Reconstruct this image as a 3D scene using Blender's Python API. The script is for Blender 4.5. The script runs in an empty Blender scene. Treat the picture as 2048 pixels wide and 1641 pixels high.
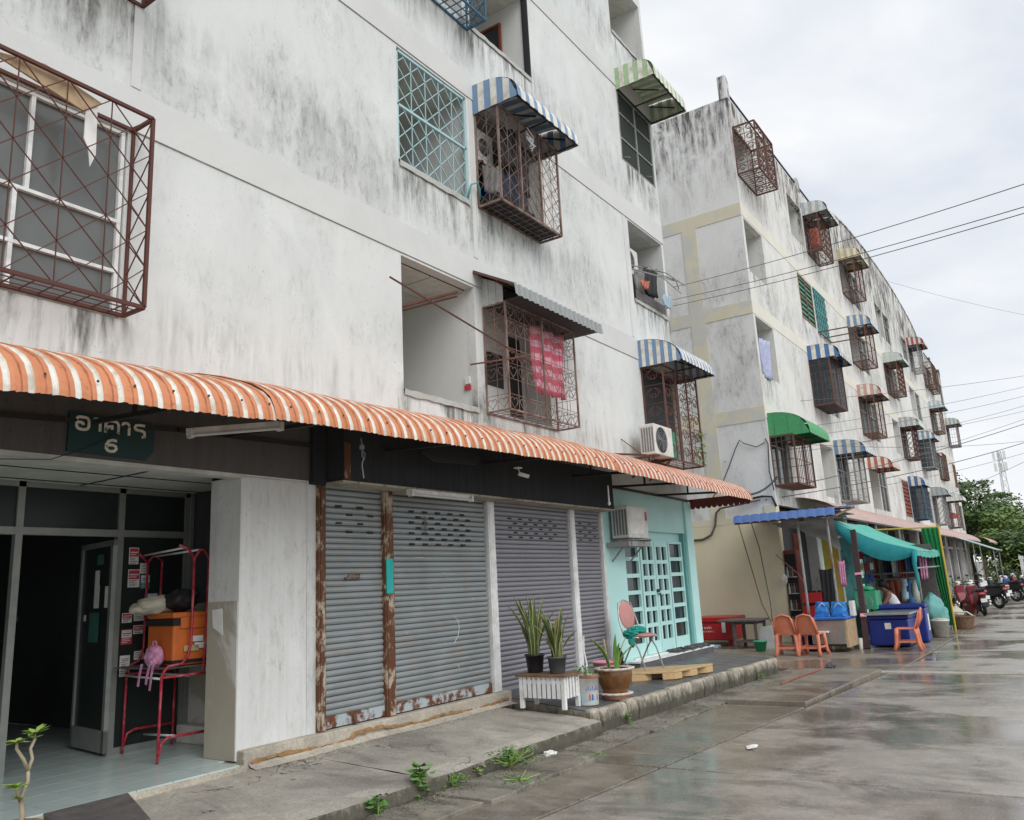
import bpy, math, random
from mathutils import Vector, Matrix
random.seed(7)
sc = bpy.context.scene
col = sc.collection
R = math.radians

# ---------------------------------------------------------------- camera
YAW, PITCH, ROLL, FPX = 0.591916101, 0.216454484, -0.0515059831, 1625.42
f_ = Vector((math.cos(PITCH)*math.cos(YAW), math.cos(PITCH)*math.sin(YAW), math.sin(PITCH)))
r0 = Vector((math.sin(YAW), -math.cos(YAW), 0)); u0 = r0.cross(f_)
r_ = math.cos(ROLL)*r0 + math.sin(ROLL)*u0
u_ = -math.sin(ROLL)*r0 + math.cos(ROLL)*u0
cam_d = bpy.data.cameras.new('camera'); cam = bpy.data.objects.new('camera', cam_d); col.objects.link(cam)
cam_d.sensor_width = 36; cam_d.lens = FPX/2048*36; cam_d.clip_end = 2000; cam_d.clip_start = .05
cam.matrix_world = Matrix(((r_.x, u_.x, -f_.x, 0.0), (r_.y, u_.y, -f_.y, -6.1), (r_.z, u_.z, -f_.z, 1.6), (0, 0, 0, 1)))
sc.camera = cam

# ---------------------------------------------------------------- sky and sun (overcast)
SUN_EL, SUN_AZ = R(42), R(244)      # azimuth measured so that the light comes from the street side
w = bpy.data.worlds.new('World'); sc.world = w; w.use_nodes = True
nt = w.node_tree; nt.nodes.clear()
out = nt.nodes.new('ShaderNodeOutputWorld'); mixs = nt.nodes.new('ShaderNodeMixShader')
sky = nt.nodes.new('ShaderNodeTexSky'); sky.sky_type = 'NISHITA'; sky.sun_disc = False
sky.sun_elevation = SUN_EL; sky.sun_rotation = R(90) - SUN_AZ
bg1 = nt.nodes.new('ShaderNodeBackground'); bg1.inputs[1].default_value = .10
bg2 = nt.nodes.new('ShaderNodeBackground'); bg2.inputs[1].default_value = .91
tc = nt.nodes.new('ShaderNodeTexCoord'); mp = nt.nodes.new('ShaderNodeMapping'); mp.inputs['Scale'].default_value = (1, 1, 2.2)
mp.inputs['Rotation'].default_value = (.3, .2, .5)
nz = nt.nodes.new('ShaderNodeTexNoise'); nz.inputs['Scale'].default_value = 2.6; nz.inputs['Detail'].default_value = 7; nz.inputs['Roughness'].default_value = .5
nz.inputs['Distortion'].default_value = .35
rp = nt.nodes.new('ShaderNodeValToRGB')
rp.color_ramp.elements[0].position = .36; rp.color_ramp.elements[0].color = (.66, .71, .79, 1)
rp.color_ramp.elements[1].position = .60; rp.color_ramp.elements[1].color = (.91, .92, .93, 1)
L = nt.links.new
L(tc.outputs['Generated'], mp.inputs[0]); L(mp.outputs[0], nz.inputs['Vector']); L(nz.outputs[0], rp.inputs[0]); L(rp.outputs[0], bg2.inputs[0])
L(sky.outputs[0], bg1.inputs[0]); mixs.inputs[0].default_value = .93
L(bg1.outputs[0], mixs.inputs[1]); L(bg2.outputs[0], mixs.inputs[2]); L(mixs.outputs[0], out.inputs[0])
sd = bpy.data.lights.new('sun', 'SUN'); sd.energy = 1.5; sd.angle = R(45); sd.color = (1, .985, .96)
so = bpy.data.objects.new('sun', sd); col.objects.link(so)
sdir = Vector((math.cos(SUN_EL)*math.cos(SUN_AZ), math.cos(SUN_EL)*math.sin(SUN_AZ), math.sin(SUN_EL)))
so.rotation_euler = sdir.to_track_quat('Z', 'Y').to_euler()
vs = sc.view_settings; vs.view_transform = 'Standard'; vs.look = 'None'; vs.exposure = 0.30; vs.gamma = 1
cy = sc.cycles; cy.max_bounces = 6; cy.diffuse_bounces = 3; cy.glossy_bounces = 2; cy.transparent_max_bounces = 6; cy.transmission_bounces = 2

# ---------------------------------------------------------------- material helpers
def new_mat(name):
    m = bpy.data.materials.new(name); m.use_nodes = True
    n = m.node_tree; b = n.nodes['Principled BSDF']
    return m, n, b
def nd(n, t, **kw):
    x = n.nodes.new(t)
    for k, v in kw.items(): setattr(x, k, v)
    return x
def lk(n, a, b): n.links.new(a, b)
def posn(n, scale=(1, 1, 1), off=(0, 0, 0)):
    g = nd(n, 'ShaderNodeNewGeometry'); mp = nd(n, 'ShaderNodeMapping'); mp.inputs['Scale'].default_value = scale; mp.inputs['Location'].default_value = off
    lk(n, g.outputs['Position'], mp.inputs[0]); return mp.outputs[0]
def noise(n, vec, scale, detail=5, rough=.6, dist=0):
    x = nd(n, 'ShaderNodeTexNoise'); x.inputs['Scale'].default_value = scale; x.inputs['Detail'].default_value = detail
    x.inputs['Roughness'].default_value = rough; x.inputs['Distortion'].default_value = dist
    lk(n, vec, x.inputs['Vector']); return x.outputs[0]
def ramp(n, v, a, b, ca=(0, 0, 0, 1), cb=(1, 1, 1, 1)):
    x = nd(n, 'ShaderNodeValToRGB'); e = x.color_ramp.elements
    e[0].position = a; e[0].color = ca; e[1].position = b; e[1].color = cb
    lk(n, v, x.inputs[0]); return x.outputs[0]
def math_(n, op, a, b=None, clamp=False):
    x = nd(n, 'ShaderNodeMath', operation=op); x.use_clamp = clamp
    for i, v in enumerate((a, b)):
        if v is None: continue
        if isinstance(v, (int, float)): x.inputs[i].default_value = v
        else: lk(n, v, x.inputs[i])
    return x.outputs[0]
def mixc(n, f, a, b, mode='MIX'):
    x = nd(n, 'ShaderNodeMix', data_type='RGBA', blend_type=mode)
    for i, v in ((0, f), (6, a), (7, b)):
        if isinstance(v, (int, float)): x.inputs[i].default_value = v
        elif isinstance(v, tuple): x.inputs[i].default_value = (v + (1,))[:4]
        else: lk(n, v, x.inputs[i])
    return x.outputs[2]
def bump(n, b, h, strength=.3, dist=.01):
    x = nd(n, 'ShaderNodeBump'); x.inputs['Strength'].default_value = strength; x.inputs['Distance'].default_value = dist
    lk(n, h, x.inputs['Height']); lk(n, x.outputs[0], b.inputs['Normal'])

def simple(name, c, rough=.6, metal=0, var=.12, scale=9, dirt=None, dirt_amt=.5, spec=.4, dscale=4, bmp=0):
    m, n, b = new_mat(name)
    p = posn(n); v = noise(n, p, scale, 4)
    cc = mixc(n, ramp(n, v, .3, .75), tuple(x*(1-var) for x in c), tuple(min(1, x*(1+var)) for x in c))
    if dirt:
        d = noise(n, p, dscale, 6, .65); cc = mixc(n, math_(n, 'MULTIPLY', ramp(n, d, .48, .66), dirt_amt), cc, dirt)
    lk(n, cc, b.inputs['Base Color']); b.inputs['Roughness'].default_value = rough; b.inputs['Metallic'].default_value = metal
    b.inputs['Specular IOR Level'].default_value = spec
    if bmp: bump(n, b, v, bmp, .01)
    return m

def plaster(name, base, dark, amt=.6, sill=None, top=None, patch=None, patch_amt=0, off=(0, 0, 0), warm=None, drip=.8, vst=0, tw=.42, xper=None):
    m, n, b = new_mat(name)
    p = posn(n, off=off)
    med = noise(n, p, 1.7, 5, .62); fine = noise(n, p, 26, 3, .7); big = noise(n, p, .42, 2, .55)
    blot = noise(n, posn(n, (1.5, 1.5, .85), off), 1.0, 6, .68, .5)
    streak = noise(n, posn(n, (6.5, 6.5, .7), off), 1.0, 5, .7, .4)
    thin = noise(n, posn(n, (13, 13, 5.0), off), 1.0, 6, .78, .5)
    cc = mixc(n, ramp(n, med, .3, .7), tuple(x*.91 for x in base), base)
    if warm: cc = mixc(n, math_(n, 'MULTIPLY', ramp(n, noise(n, p, .9, 5), .5, .68), .55), cc, warm)
    if patch: cc = mixc(n, math_(n, 'MULTIPLY', ramp(n, noise(n, posn(n, (1, 1, 1), (3, 5, 9)), .9, 7, .6, .4), .53, .57), patch_amt), cc, patch)
    bigm = ramp(n, big, .40, .60, (.16, .16, .16, 1), (1, 1, 1, 1))
    area = math_(n, 'MULTIPLY', ramp(n, blot, .36, .66), bigm)
    mid = tuple(d*.42+c*.58 for d, c in zip(dark, base))
    cc = mixc(n, math_(n, 'MULTIPLY', area, min(1, amt*.85)), cc, mid)
    s = math_(n, 'MULTIPLY', math_(n, 'MULTIPLY', ramp(n, thin, .50, .70), math_(n, 'MULTIPLY', ramp(n, blot, .38, .60), bigm)), tw*1.35)
    s = math_(n, 'ADD', s, math_(n, 'MULTIPLY', math_(n, 'MULTIPLY', ramp(n, fine, .60, .68), ramp(n, med, .44, .62)), .55))
    zz = nd(n, 'ShaderNodeSeparateXYZ'); g = nd(n, 'ShaderNodeNewGeometry'); lk(n, g.outputs['Position'], zz.inputs[0]); z = zz.outputs[2]
    if vst: s = math_(n, 'ADD', s, math_(n, 'MULTIPLY', ramp(n, noise(n, posn(n, (13, 13, .35), off), 1.0, 4, .6), .42, .62), vst))
    if sill:
        z0, per = sill
        fr = math_(n, 'FRACT', math_(n, 'DIVIDE', math_(n, 'SUBTRACT', z, z0), per))
        mk = ramp(n, fr, .02, .28)
        cut = ramp(n, math_(n, 'ADD', fr, math_(n, 'MULTIPLY', med, .14)), .33, .46, (1, 1, 1, 1), (0, 0, 0, 1))
        mk = math_(n, 'MULTIPLY', math_(n, 'MULTIPLY', mk, cut), math_(n, 'MULTIPLY', ramp(n, streak, .44, .64), ramp(n, blot, .34, .56)))
        if xper:
            fx = math_(n, 'FRACT', math_(n, 'DIVIDE', math_(n, 'SUBTRACT', zz.outputs[0], xper[0]), xper[1]))
            mk = math_(n, 'MULTIPLY', mk, ramp(n, math_(n, 'ADD', fx, math_(n, 'MULTIPLY', med, .05)), xper[2], xper[2]+.06, (1, 1, 1, 1), (.3, .3, .3, 1)))
        s = math_(n, 'ADD', s, math_(n, 'MULTIPLY', mk, drip))
    if top:
        mk = nd(n, 'ShaderNodeMapRange'); mk.inputs[1].default_value = top[0]; mk.inputs[2].default_value = top[1]; lk(n, z, mk.inputs[0])
        s = math_(n, 'ADD', s, math_(n, 'MULTIPLY', math_(n, 'MULTIPLY', mk.outputs[0], math_(n, 'MULTIPLY', ramp(n, streak, .42, .6), ramp(n, blot, .36, .56))), 1.4))
    s = math_(n, 'MULTIPLY', s, amt, True)
    cc = mixc(n, s, cc, dark)
    lk(n, cc, b.inputs['Base Color']); b.inputs['Roughness'].default_value = .92; b.inputs['Specular IOR Level'].default_value = .2
    bump(n, b, math_(n, 'ADD', math_(n, 'MULTIPLY', fine, .35), med), .35, .012)
    return m

def rusty(name, paint, rust=(.17, .065, .03), lo=.42, hi=.58, rough=.7, scale=7, sz=.35, rust2=(.07, .032, .02)):
    m, n, b = new_mat(name)
    p = posn(n, (1, 1, sz)); a = noise(n, p, scale, 7, .7); c = noise(n, posn(n), 26, 4)
    rc = mixc(n, c, rust2, rust)
    cc = mixc(n, ramp(n, a, lo, hi), paint, rc)
    lk(n, cc, b.inputs['Base Color']); b.inputs['Roughness'].default_value = rough; b.inputs['Specular IOR Level'].default_value = .3
    bump(n, b, a, .2, .004)
    return m

def concrete(name, base, dark, rlo, rhi, tint=None, scale=1.0, wet=.5, stretch=(1, 1, 1), amt=.75, wetdark=.55, low=None, crack=0, grit=.35, bmp=.2):
    m, n, b = new_mat(name)
    p = posn(n, stretch); a = noise(n, p, .55*scale, 5, .6, .3); c = noise(n, p, 3.2*scale, 6, .7); d = noise(n, posn(n), 55, 2, .7); e = noise(n, posn(n), 14, 4, .75)
    st = noise(n, posn(n, (1.7, .8, 1)), 1.0*scale, 6, .68, 1.2)
    cc = mixc(n, ramp(n, c, .32, .70), tuple(x*.70 for x in base), tuple(x*1.18 for x in base))
    if tint: cc = mixc(n, math_(n, 'MULTIPLY', ramp(n, a, .42, .62), .7), cc, tint)
    cc = mixc(n, math_(n, 'MULTIPLY', ramp(n, e, .36, .66), .45), cc, tuple(x*.55 for x in base))
    cc = mixc(n, math_(n, 'MULTIPLY', ramp(n, st, .48, .66), amt), cc, dark)
    wetf = ramp(n, math_(n, 'ADD', math_(n, 'MULTIPLY', a, .75), math_(n, 'MULTIPLY', st, .25)), wet-.045, wet+.05)
    cc = mixc(n, math_(n, 'MULTIPLY', wetf, wetdark), cc, tuple(x*.8 for x in dark))
    cc = mixc(n, math_(n, 'MULTIPLY', ramp(n, d, .56, .66), grit), cc, tuple(x*.45 for x in dark))
    cc = mixc(n, math_(n, 'MULTIPLY', ramp(n, d, .32, .42, (1, 1, 1, 1), (0, 0, 0, 1)), grit*.8), cc, tuple(min(1, x*1.5) for x in base))
    if crack:
        cr = nd(n, 'ShaderNodeTexVoronoi', feature='DISTANCE_TO_EDGE'); cr.inputs['Scale'].default_value = crack
        wv = nd(n, 'ShaderNodeVectorMath', operation='ADD'); nv = nd(n, 'ShaderNodeTexNoise'); nv.inputs['Scale'].default_value = 2.6; nv.inputs['Detail'].default_value = 6
        lk(n, posn(n), nv.inputs['Vector']); lk(n, posn(n), wv.inputs[0]); lk(n, nv.outputs['Color'], wv.inputs[1]); lk(n, wv.outputs[0], cr.inputs['Vector'])
        ck = math_(n, 'MULTIPLY', math_(n, 'LESS_THAN', cr.outputs[0], .0035), ramp(n, noise(n, posn(n), .7, 2), .5, .56))
        cc = mixc(n, math_(n, 'MULTIPLY', ck, .8), cc, (.03, .028, .024))
    if low:
        zz = nd(n, 'ShaderNodeSeparateXYZ'); g = nd(n, 'ShaderNodeNewGeometry'); lk(n, g.outputs['Position'], zz.inputs[0])
        zf = math_(n, 'ADD', zz.outputs[2], math_(n, 'MULTIPLY', math_(n, 'SUBTRACT', noise(n, posn(n, (3, 3, 1)), 2.2, 6, .75), .5), .45))
        cc = mixc(n, ramp(n, zf, low[0], low[1], (.85, .85, .85, 1), (0, 0, 0, 1)), cc, low[2])
    lk(n, cc, b.inputs['Base Color'])
    rr = nd(n, 'ShaderNodeMapRange'); rr.inputs[3].default_value = rhi; rr.inputs[4].default_value = rlo
    lk(n, math_(n, 'ADD', math_(n, 'MULTIPLY', wetf, .8), math_(n, 'MULTIPLY', c, .25)), rr.inputs[0]); lk(n, rr.outputs[0], b.inputs['Roughness'])
    b.inputs['Specular IOR Level'].default_value = .5
    bump(n, b, math_(n, 'ADD', math_(n, 'MULTIPLY', d, .10), math_(n, 'ADD', math_(n, 'MULTIPLY', e, .35), c)), bmp, .012)
    return m

def glass(name, c, rough=.08, spec=.6):
    m, n, b = new_mat(name); v = noise(n, posn(n), 1.2, 3)
    lk(n, mixc(n, v, tuple(x*.7 for x in c), tuple(x*1.25 for x in c)), b.inputs['Base Color'])
    b.inputs['Roughness'].default_value = rough; b.inputs['Specular IOR Level'].default_value = spec; return m

def leafmat(name, c1, c2, scale=6, rough=.5, trans=.15):
    m, n, b = new_mat(name); oi = nd(n, 'ShaderNodeNewGeometry')
    v = noise(n, posn(n), scale, 3)
    f = math_(n, 'ADD', math_(n, 'MULTIPLY', oi.outputs['Random Per Island'], .6), math_(n, 'MULTIPLY', v, .4))
    lk(n, mixc(n, f, c1, c2), b.inputs['Base Color']); b.inputs['Roughness'].default_value = rough
    b.inputs['Specular IOR Level'].default_value = .3
    b.inputs['Transmission Weight'].default_value = 0
    return m

M = {}
M['wallA'] = plaster('plaster_white', (.725, .745, .728), (.18, .182, .17), .9, sill=(6.0, 2.86), warm=(.725, .72, .685), drip=1.7, xper=(6.75, 6.7, .52), tw=.5)
M['bandA'] = plaster('plaster_band', (.67, .675, .66), (.34, .34, .33), .30, off=(7, 2, 3))
M['pillarA'] = plaster('plaster_pillar', (.76, .77, .76), (.36, .34, .31), .85, off=(2, 8, 1), vst=.18, tw=.6)
M['interior'] = plaster('plaster_interior', (.74, .75, .73), (.32, .31, .29), .25, off=(11, 2, 3))
M['lowtan'] = plaster('plaster_tan_dado', (.42, .38, .31), (.24, .22, .19), .5, patch=(.62, .60, .57), patch_amt=.85, off=(1, 4, 2))
M['wallB'] = plaster('plaster_grey_white', (.78, .775, .745), (.10, .095, .088), 1.0, sill=(6.0, 2.86), xper=(26.05, 7.15, .51), tw=.85, top=(12.2, 14.4), off=(4, 1, 0), warm=(.74, .71, .62), drip=.95)
M['sideB'] = plaster('plaster_side_grey', (.75, .75, .73), (.085, .08, .075), .85, tw=.6, top=(11.6, 14.8), off=(9, 3, 5))
M['yellow'] = plaster('plaster_yellow', (.67, .62, .48), (.40, .38, .34), .35, patch=(.54, .545, .53), patch_amt=.8, off=(0, 6, 3))
M['yellowlow'] = plaster('plaster_yellow_dado', (.72, .66, .48), (.40, .37, .31), .35, off=(5, 6, 3))
M['cream'] = plaster('plaster_cream_band', (.77, .745, .66), (.42, .40, .35), .25, off=(5, 1, 3))
M['fascia'] = plaster('dark_stained_fascia', (.125, .118, .112), (.03, .029, .03), .85, off=(2, 1, 1), vst=.22)
M['housing'] = plaster('black_stained_housing', (.045, .048, .052), (.012, .012, .014), .8, off=(6, 1, 1), vst=.3)
M['plinth'] = concrete('plinth_concrete', (.56, .51, .42), (.30, .27, .23), .7, .95, wet=.8)
M['road'] = concrete('wet_concrete_road', (.40, .365, .32), (.135, .12, .102), .09, .38, tint=(.40, .335, .26), wet=.505, wetdark=.6, amt=.6, crack=0, grit=.4, bmp=.09)
M['road2'] = concrete('wet_concrete_road_dark', (.29, .255, .205), (.095, .083, .066), .17, .5, tint=(.31, .27, .21), wet=.50, wetdark=.5, amt=.55, crack=.5, grit=.4, bmp=.12)
M['walk'] = concrete('old_concrete_walk', (.46, .425, .36), (.18, .168, .15), .5, .9, tint=(.35, .325, .285), wet=.60, amt=.55, crack=.45)
M['kerb'] = concrete('kerb_concrete', (.50, .45, .36), (.12, .11, .09), .7, .95, scale=3, wet=.60, wetdark=.7, low=(.12, .25, (.045, .043, .03)))
M['gutter'] = concrete('mossy_gutter', (.27, .25, .21), (.075, .075, .062), .4, .85, tint=(.33, .28, .21), scale=1.6, wet=.54)
M['joint'] = simple('dark_joint', (.05, .045, .04), .8)
M['groove'] = simple('grimy_groove', (.33, .325, .31), .9, dirt=(.5, .49, .46), dirt_amt=.8, dscale=2)
M['rustdirt'] = simple('crumbly_rust_dirt', (.30, .17, .07), .95, var=.4, scale=20)
M['louvregreen'] = simple('green_louvre', (.05, .20, .12), .6)
M['maroonpost'] = simple('maroon_black_post', (.045, .022, .024), .7)
M['tile_dark'] = simple('dark_floor_tile', (.105, .108, .118), .38, var=.12, scale=3, dirt=(.19, .18, .165), dirt_amt=.45)
M['tile_pale'] = simple('pale_floor_tile', (.50, .60, .58), .22, var=.08, scale=2, dirt=(.30, .33, .31), dirt_amt=.5, dscale=1.3)
M['ceil'] = simple('ceiling_board', (.60, .61, .57), .9, dirt=(.40, .38, .33), dirt_amt=.5, dscale=2)
M['dark'] = simple('near_black', (.016, .017, .019), .7)
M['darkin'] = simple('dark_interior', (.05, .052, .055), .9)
M['tube_dark'] = simple('dark_steel', (.035, .033, .035), .6, metal=.2)
M['glassdark'] = glass('dark_glass', (.035, .045, .045), .10)
M['glassgrey'] = glass('grey_glass', (.15, .16, .155), .16, .45)
M['glasstint'] = glass('green_black_glass', (.026, .034, .032), .28, .25)
M['alu'] = simple('aluminium', (.55, .56, .55), .42, metal=.5, dirt=(.30, .28, .25), dirt_amt=.35)
M['alu_dim'] = simple('aluminium_dull', (.30, .31, .29), .5, metal=.4)
M['white'] = simple('white_paint', (.80, .81, .80), .5, dirt=(.48, .44, .38), dirt_amt=.45, dscale=7)
M['whitepl'] = simple('white_plastic', (.74, .73, .69), .45, dirt=(.42, .38, .30), dirt_amt=.4, dscale=6)
M['cageA'] = rusty('brown_cage_paint', (.10, .042, .04), (.15, .055, .035), .4, .62)
M['cageB'] = rusty('rust_cage', (.27, .20, .17), (.18, .10, .075), .42, .62)
M['cageR'] = rusty('deep_rust_cage', (.14, .07, .055), (.20, .08, .045), .42, .6)
M['cageblue'] = rusty('light_blue_grille', (.38, .56, .58), (.30, .35, .33), .56, .75)
M['cagenavy'] = rusty('navy_cage', (.05, .13, .20), (.03, .05, .07), .5, .7)
M['cagegrey'] = rusty('grey_cage', (.32, .33, .33), (.20, .12, .08), .5, .66)
M['teal_lat'] = rusty('teal_lattice', (.12, .36, .36), (.06, .14, .14), .5, .7)
M['redshut'] = rusty('red_brown_shutter', (.26, .07, .05), (.14, .05, .04), .5, .7)
M['rustframe'] = rusty('rust_frame', (.46, .38, .29), (.17, .07, .032), .40, .50, scale=11, sz=.6)
M['rustrail'] = rusty('rust_bottom_rail', (.40, .45, .47), (.22, .075, .03), .47, .54, scale=4.5, sz=1)
M['slatA'] = simple('shutter_slat_bluegrey', (.315, .345, .355), .5, metal=.25, var=.14, scale=2.2, dirt=(.36, .32, .26), dirt_amt=.45, dscale=5)
M['slatB'] = simple('shutter_slat_mauve_grey', (.30, .295, .325), .48, metal=.2, var=.08, scale=2, dirt=(.24, .23, .25), dirt_amt=.4)
M['orange'] = simple('orange_sheet', (.62, .27, .14), .55, var=.10, scale=1.3, dirt=(.62, .42, .20), dirt_amt=.75, dscale=.9)
def awn_orange(name, low, high, dirt):
    m, n, b = new_mat(name); p = posn(n); zz = nd(n, 'ShaderNodeSeparateXYZ'); lk(n, p, zz.inputs[0])
    a = noise(n, p, 1.1, 4); f = noise(n, posn(n, (7, 1.2, 1.2)), 1.0, 5, .7); g = noise(n, posn(n), 14, 4, .7)
    cc = mixc(n, ramp(n, math_(n, 'ADD', zz.outputs[2], math_(n, 'MULTIPLY', a, .45)), 3.35, 3.62), low, high)
    cc = mixc(n, math_(n, 'MULTIPLY', ramp(n, f, .42, .68), .62), cc, dirt); cc = mixc(n, math_(n, 'MULTIPLY', ramp(n, g, .6, .7), .45), cc, tuple(x*.5 for x in dirt))
    lk(n, cc, b.inputs['Base Color']); b.inputs['Roughness'].default_value = .6; b.inputs['Specular IOR Level'].default_value = .25; return m
M['orange'] = awn_orange('orange_sheet_faded', (.63, .26, .13), (.67, .43, .19), (.40, .15, .075))
M['orange2'] = awn_orange('orange_sheet_pale', (.61, .26, .165), (.63, .36, .21), (.38, .13, .08))
M['sheetwhite'] = simple('white_sheet', (.74, .72, .66), .55, dirt=(.42, .35, .27), dirt_amt=.7, dscale=5)
M['sheetred'] = simple('dark_red_sheet', (.17, .035, .03), .5)
def dup_c(k, c, **kw):
    gl = sum(c)/3; c = tuple(x*.80+(gl*.6+.12)*.20 for x in c) if k not in ('s_tileblue', 's_brownpink') else c
    M[k] = simple(k + '_sheet', c, .5, dirt=tuple(x*.6+.08 for x in c), dirt_amt=.45, dscale=3, **kw)
dup_c('s_blue', (.16, .30, .50)); dup_c('s_deepblue', (.03, .16, .42)); dup_c('s_palegreen', (.38, .56, .30)); dup_c('s_green', (.03, .36, .11))
dup_c('s_yellow', (.66, .50, .20)); dup_c('s_red', (.50, .06, .06)); dup_c('s_pink', (.66, .34, .28)); dup_c('s_orangered', (.52, .11, .05))
dup_c('s_mint', (.58, .66, .60)); dup_c('s_greyblue', (.42, .52, .56)); dup_c('s_grey', (.40, .42, .40)); dup_c('s_brownpink', (.52, .37, .33))
dup_c('s_zincdark', (.30, .32, .32)); dup_c('s_tileblue', (.12, .22, .52)); dup_c('s_zinc', (.46, .49, .48)); dup_c('s_skyblue', (.40, .58, .70))
M['teal'] = simple('aqua_paint', (.50, .79, .76), .55, var=.05, scale=2, dirt=(.44, .70, .68), dirt_amt=.4, dscale=1.5)
M['tealdark'] = simple('deep_teal_paint', (.13, .36, .34), .6)
M['signgreen'] = simple('sign_green', (.010, .05, .048), .55, dirt=(.03, .05, .05), dirt_amt=.6)
M['lettering'] = simple('sign_lettering', (.80, .77, .66), .6, dirt=(.45, .42, .34), dirt_amt=.5, dscale=20)
M['redtube'] = simple('red_steel_tube', (.40, .02, .045), .35, var=.2, scale=14, dirt=(.55, .35, .33), dirt_amt=.35, dscale=16)
M['orangebox'] = simple('orange_nylon', (.62, .15, .03), .6, var=.08)
M['blackcloth'] = simple('black_cloth', (.018, .018, .02), .6)
M['beigesack'] = simple('beige_sack', (.52, .48, .38), .8, bmp=.4, scale=18)
M['pinkcloth'] = simple('pink_cloth', (.62, .24, .42), .75, var=.25, scale=16, dirt=(.65, .6, .65), dirt_amt=.6, dscale=18)
M['pink'] = simple('pink_vinyl', (.52, .24, .22), .5)
M['pinkpot'] = simple('pink_plastic', (.66, .30, .36), .4)
M['greennet'] = simple('green_netting', (.02, .30, .24), .8, var=.4, scale=30, bmp=.6)
M['blackpl'] = simple('black_plastic', (.022, .023, .026), .45, var=.2)
M['greypl'] = simple('dark_grey_plastic', (.075, .08, .088), .5, var=.2)
M['soil'] = simple('soil', (.055, .035, .022), .95, bmp=.6, scale=40)
M['glaze'] = simple('brown_glaze', (.20, .085, .025), .22, var=.3, scale=6, spec=.6, dirt=(.10, .04, .015), dirt_amt=.7, dscale=9)
M['terracotta'] = simple('terracotta', (.34, .15, .09), .7)
M['potrim'] = simple('chalky_rim', (.62, .52, .47), .8)
M['ply'] = simple('pressed_wood', (.52, .37, .20), .75, var=.12, scale=20)
M['plyend'] = simple('pressed_wood_end', (.56, .38, .19), .8, var=.15, scale=30)
M['wood'] = simple('brown_wood', (.19, .11, .065), .7, var=.3, scale=12)
M['woodpale'] = simple('pale_panel_wood', (.46, .33, .20), .65, var=.2, scale=8)
M['greywood'] = simple('grey_weathered_wood', (.11, .10, .095), .75, var=.3, scale=10)
M['steel'] = simple('stainless', (.45, .47, .46), .33, metal=.8, var=.1)
M['chair'] = simple('coral_plastic', (.70, .23, .135), .45, var=.08, dirt=(.50, .15, .09), dirt_amt=.4, dscale=6)
M['bluepl'] = simple('blue_plastic', (.014, .03, .21), .38, var=.15)
M['bluebag'] = simple('blue_plastic_bag', (.03, .20, .55), .35, var=.3, scale=10, bmp=.5)
M['bluetarp'] = simple('blue_tarp', (.03, .14, .50), .5)
M['redbox'] = simple('red_painted_box', (.42, .02, .025), .38, var=.12)
M['teatarp'] = simple('teal_tarp', (.085, .43, .355), .75, var=.15, scale=3, dirt=(.15, .46, .36), dirt_amt=.8, dscale=1.5)
M['teadrape'] = simple('blue_teal_drape', (.02, .27, .30), .75, var=.2, scale=4)
M['curtain'] = simple('green_curtain', (.014, .21, .065), .8, var=.2)
M['greytarp'] = simple('grey_tarp', (.24, .24, .235), .8, var=.15, scale=4)
M['yellowpole'] = simple('yellow_pole', (.56, .40, .06), .6)
M['greenpl'] = simple('green_plastic', (.04, .33, .17), .4)
M['skin'] = simple('skin', (.26, .13, .08), .6)
M['shirt'] = simple('white_shirt', (.76, .76, .78), .85)
M['hair'] = simple('dark_hair', (.025, .014, .012), .6)
M['jeans'] = simple('dark_trousers', (.03, .035, .06), .8)
M['lav'] = simple('lavender_cloth', (.42, .45, .62), .8, var=.15)
M['redwhite'] = None
M['bark'] = simple('pale_bark', (.42, .36, .25), .85, var=.2, scale=20)
M['bark2'] = simple('brown_bark', (.13, .09, .06), .9, var=.3)
M['leaf1'] = leafmat('bright_leaf', (.16, .30, .05), (.36, .46, .12))
M['leaf2'] = leafmat('weed_leaf', (.06, .19, .035), (.17, .32, .08))
M['leaf3'] = leafmat('tree_leaf', (.034, .08, .026), (.135, .205, .065), 1.2)
M['leaf4'] = leafmat('tree_leaf_light', (.08, .15, .04), (.22, .30, .09), 1.2)
M['snake'] = leafmat('snake_leaf_green', (.022, .06, .02), (.10, .15, .055), 55)
M['snakeedge'] = leafmat('snake_leaf_edge', (.34, .33, .12), (.46, .42, .18), 10)
M['cable'] = simple('black_cable', (.02, .02, .022), .6)
M['wire'] = simple('thin_wire', (.10, .10, .11), .6)
M['sillgrey'] = plaster('stained_sill', (.50, .50, .47), (.13, .125, .11), 1.0, off=(8, 2, 4), tw=.8)
M['awngroove'] = simple('awning_groove_dirt', (.47, .19, .105), .8, var=.3, scale=20)
M['cablegrey'] = simple('grey_cable', (.16, .16, .17), .6)
M['acbody'] = simple('ac_cream', (.66, .65, .60), .5, dirt=(.42, .37, .30), dirt_amt=.4, dscale=6)
M['acfin'] = simple('ac_fins', (.22, .23, .24), .5, metal=.3)
M['tyre'] = simple('tyre', (.022, .022, .023), .8)
M['paintred'] = simple('scooter_red', (.20, .012, .022), .3)
M['paintblue'] = simple('scooter_blue', (.02, .08, .34), .28)
M['paintwhite'] = simple('scooter_white', (.70, .71, .72), .28)
M['paintblack'] = simple('scooter_black', (.02, .02, .023), .25)
M['chrome'] = simple('chrome', (.6, .6, .6), .25, metal=.9)
M['paper'] = simple('white_paper', (.76, .75, .72), .8)
M['paperred'] = simple('red_print', (.55, .05, .07), .7)
M['paperblue'] = simple('blue_print', (.06, .13, .42), .7)
M['papergreen'] = simple('green_print', (.05, .16, .13), .7)
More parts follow.
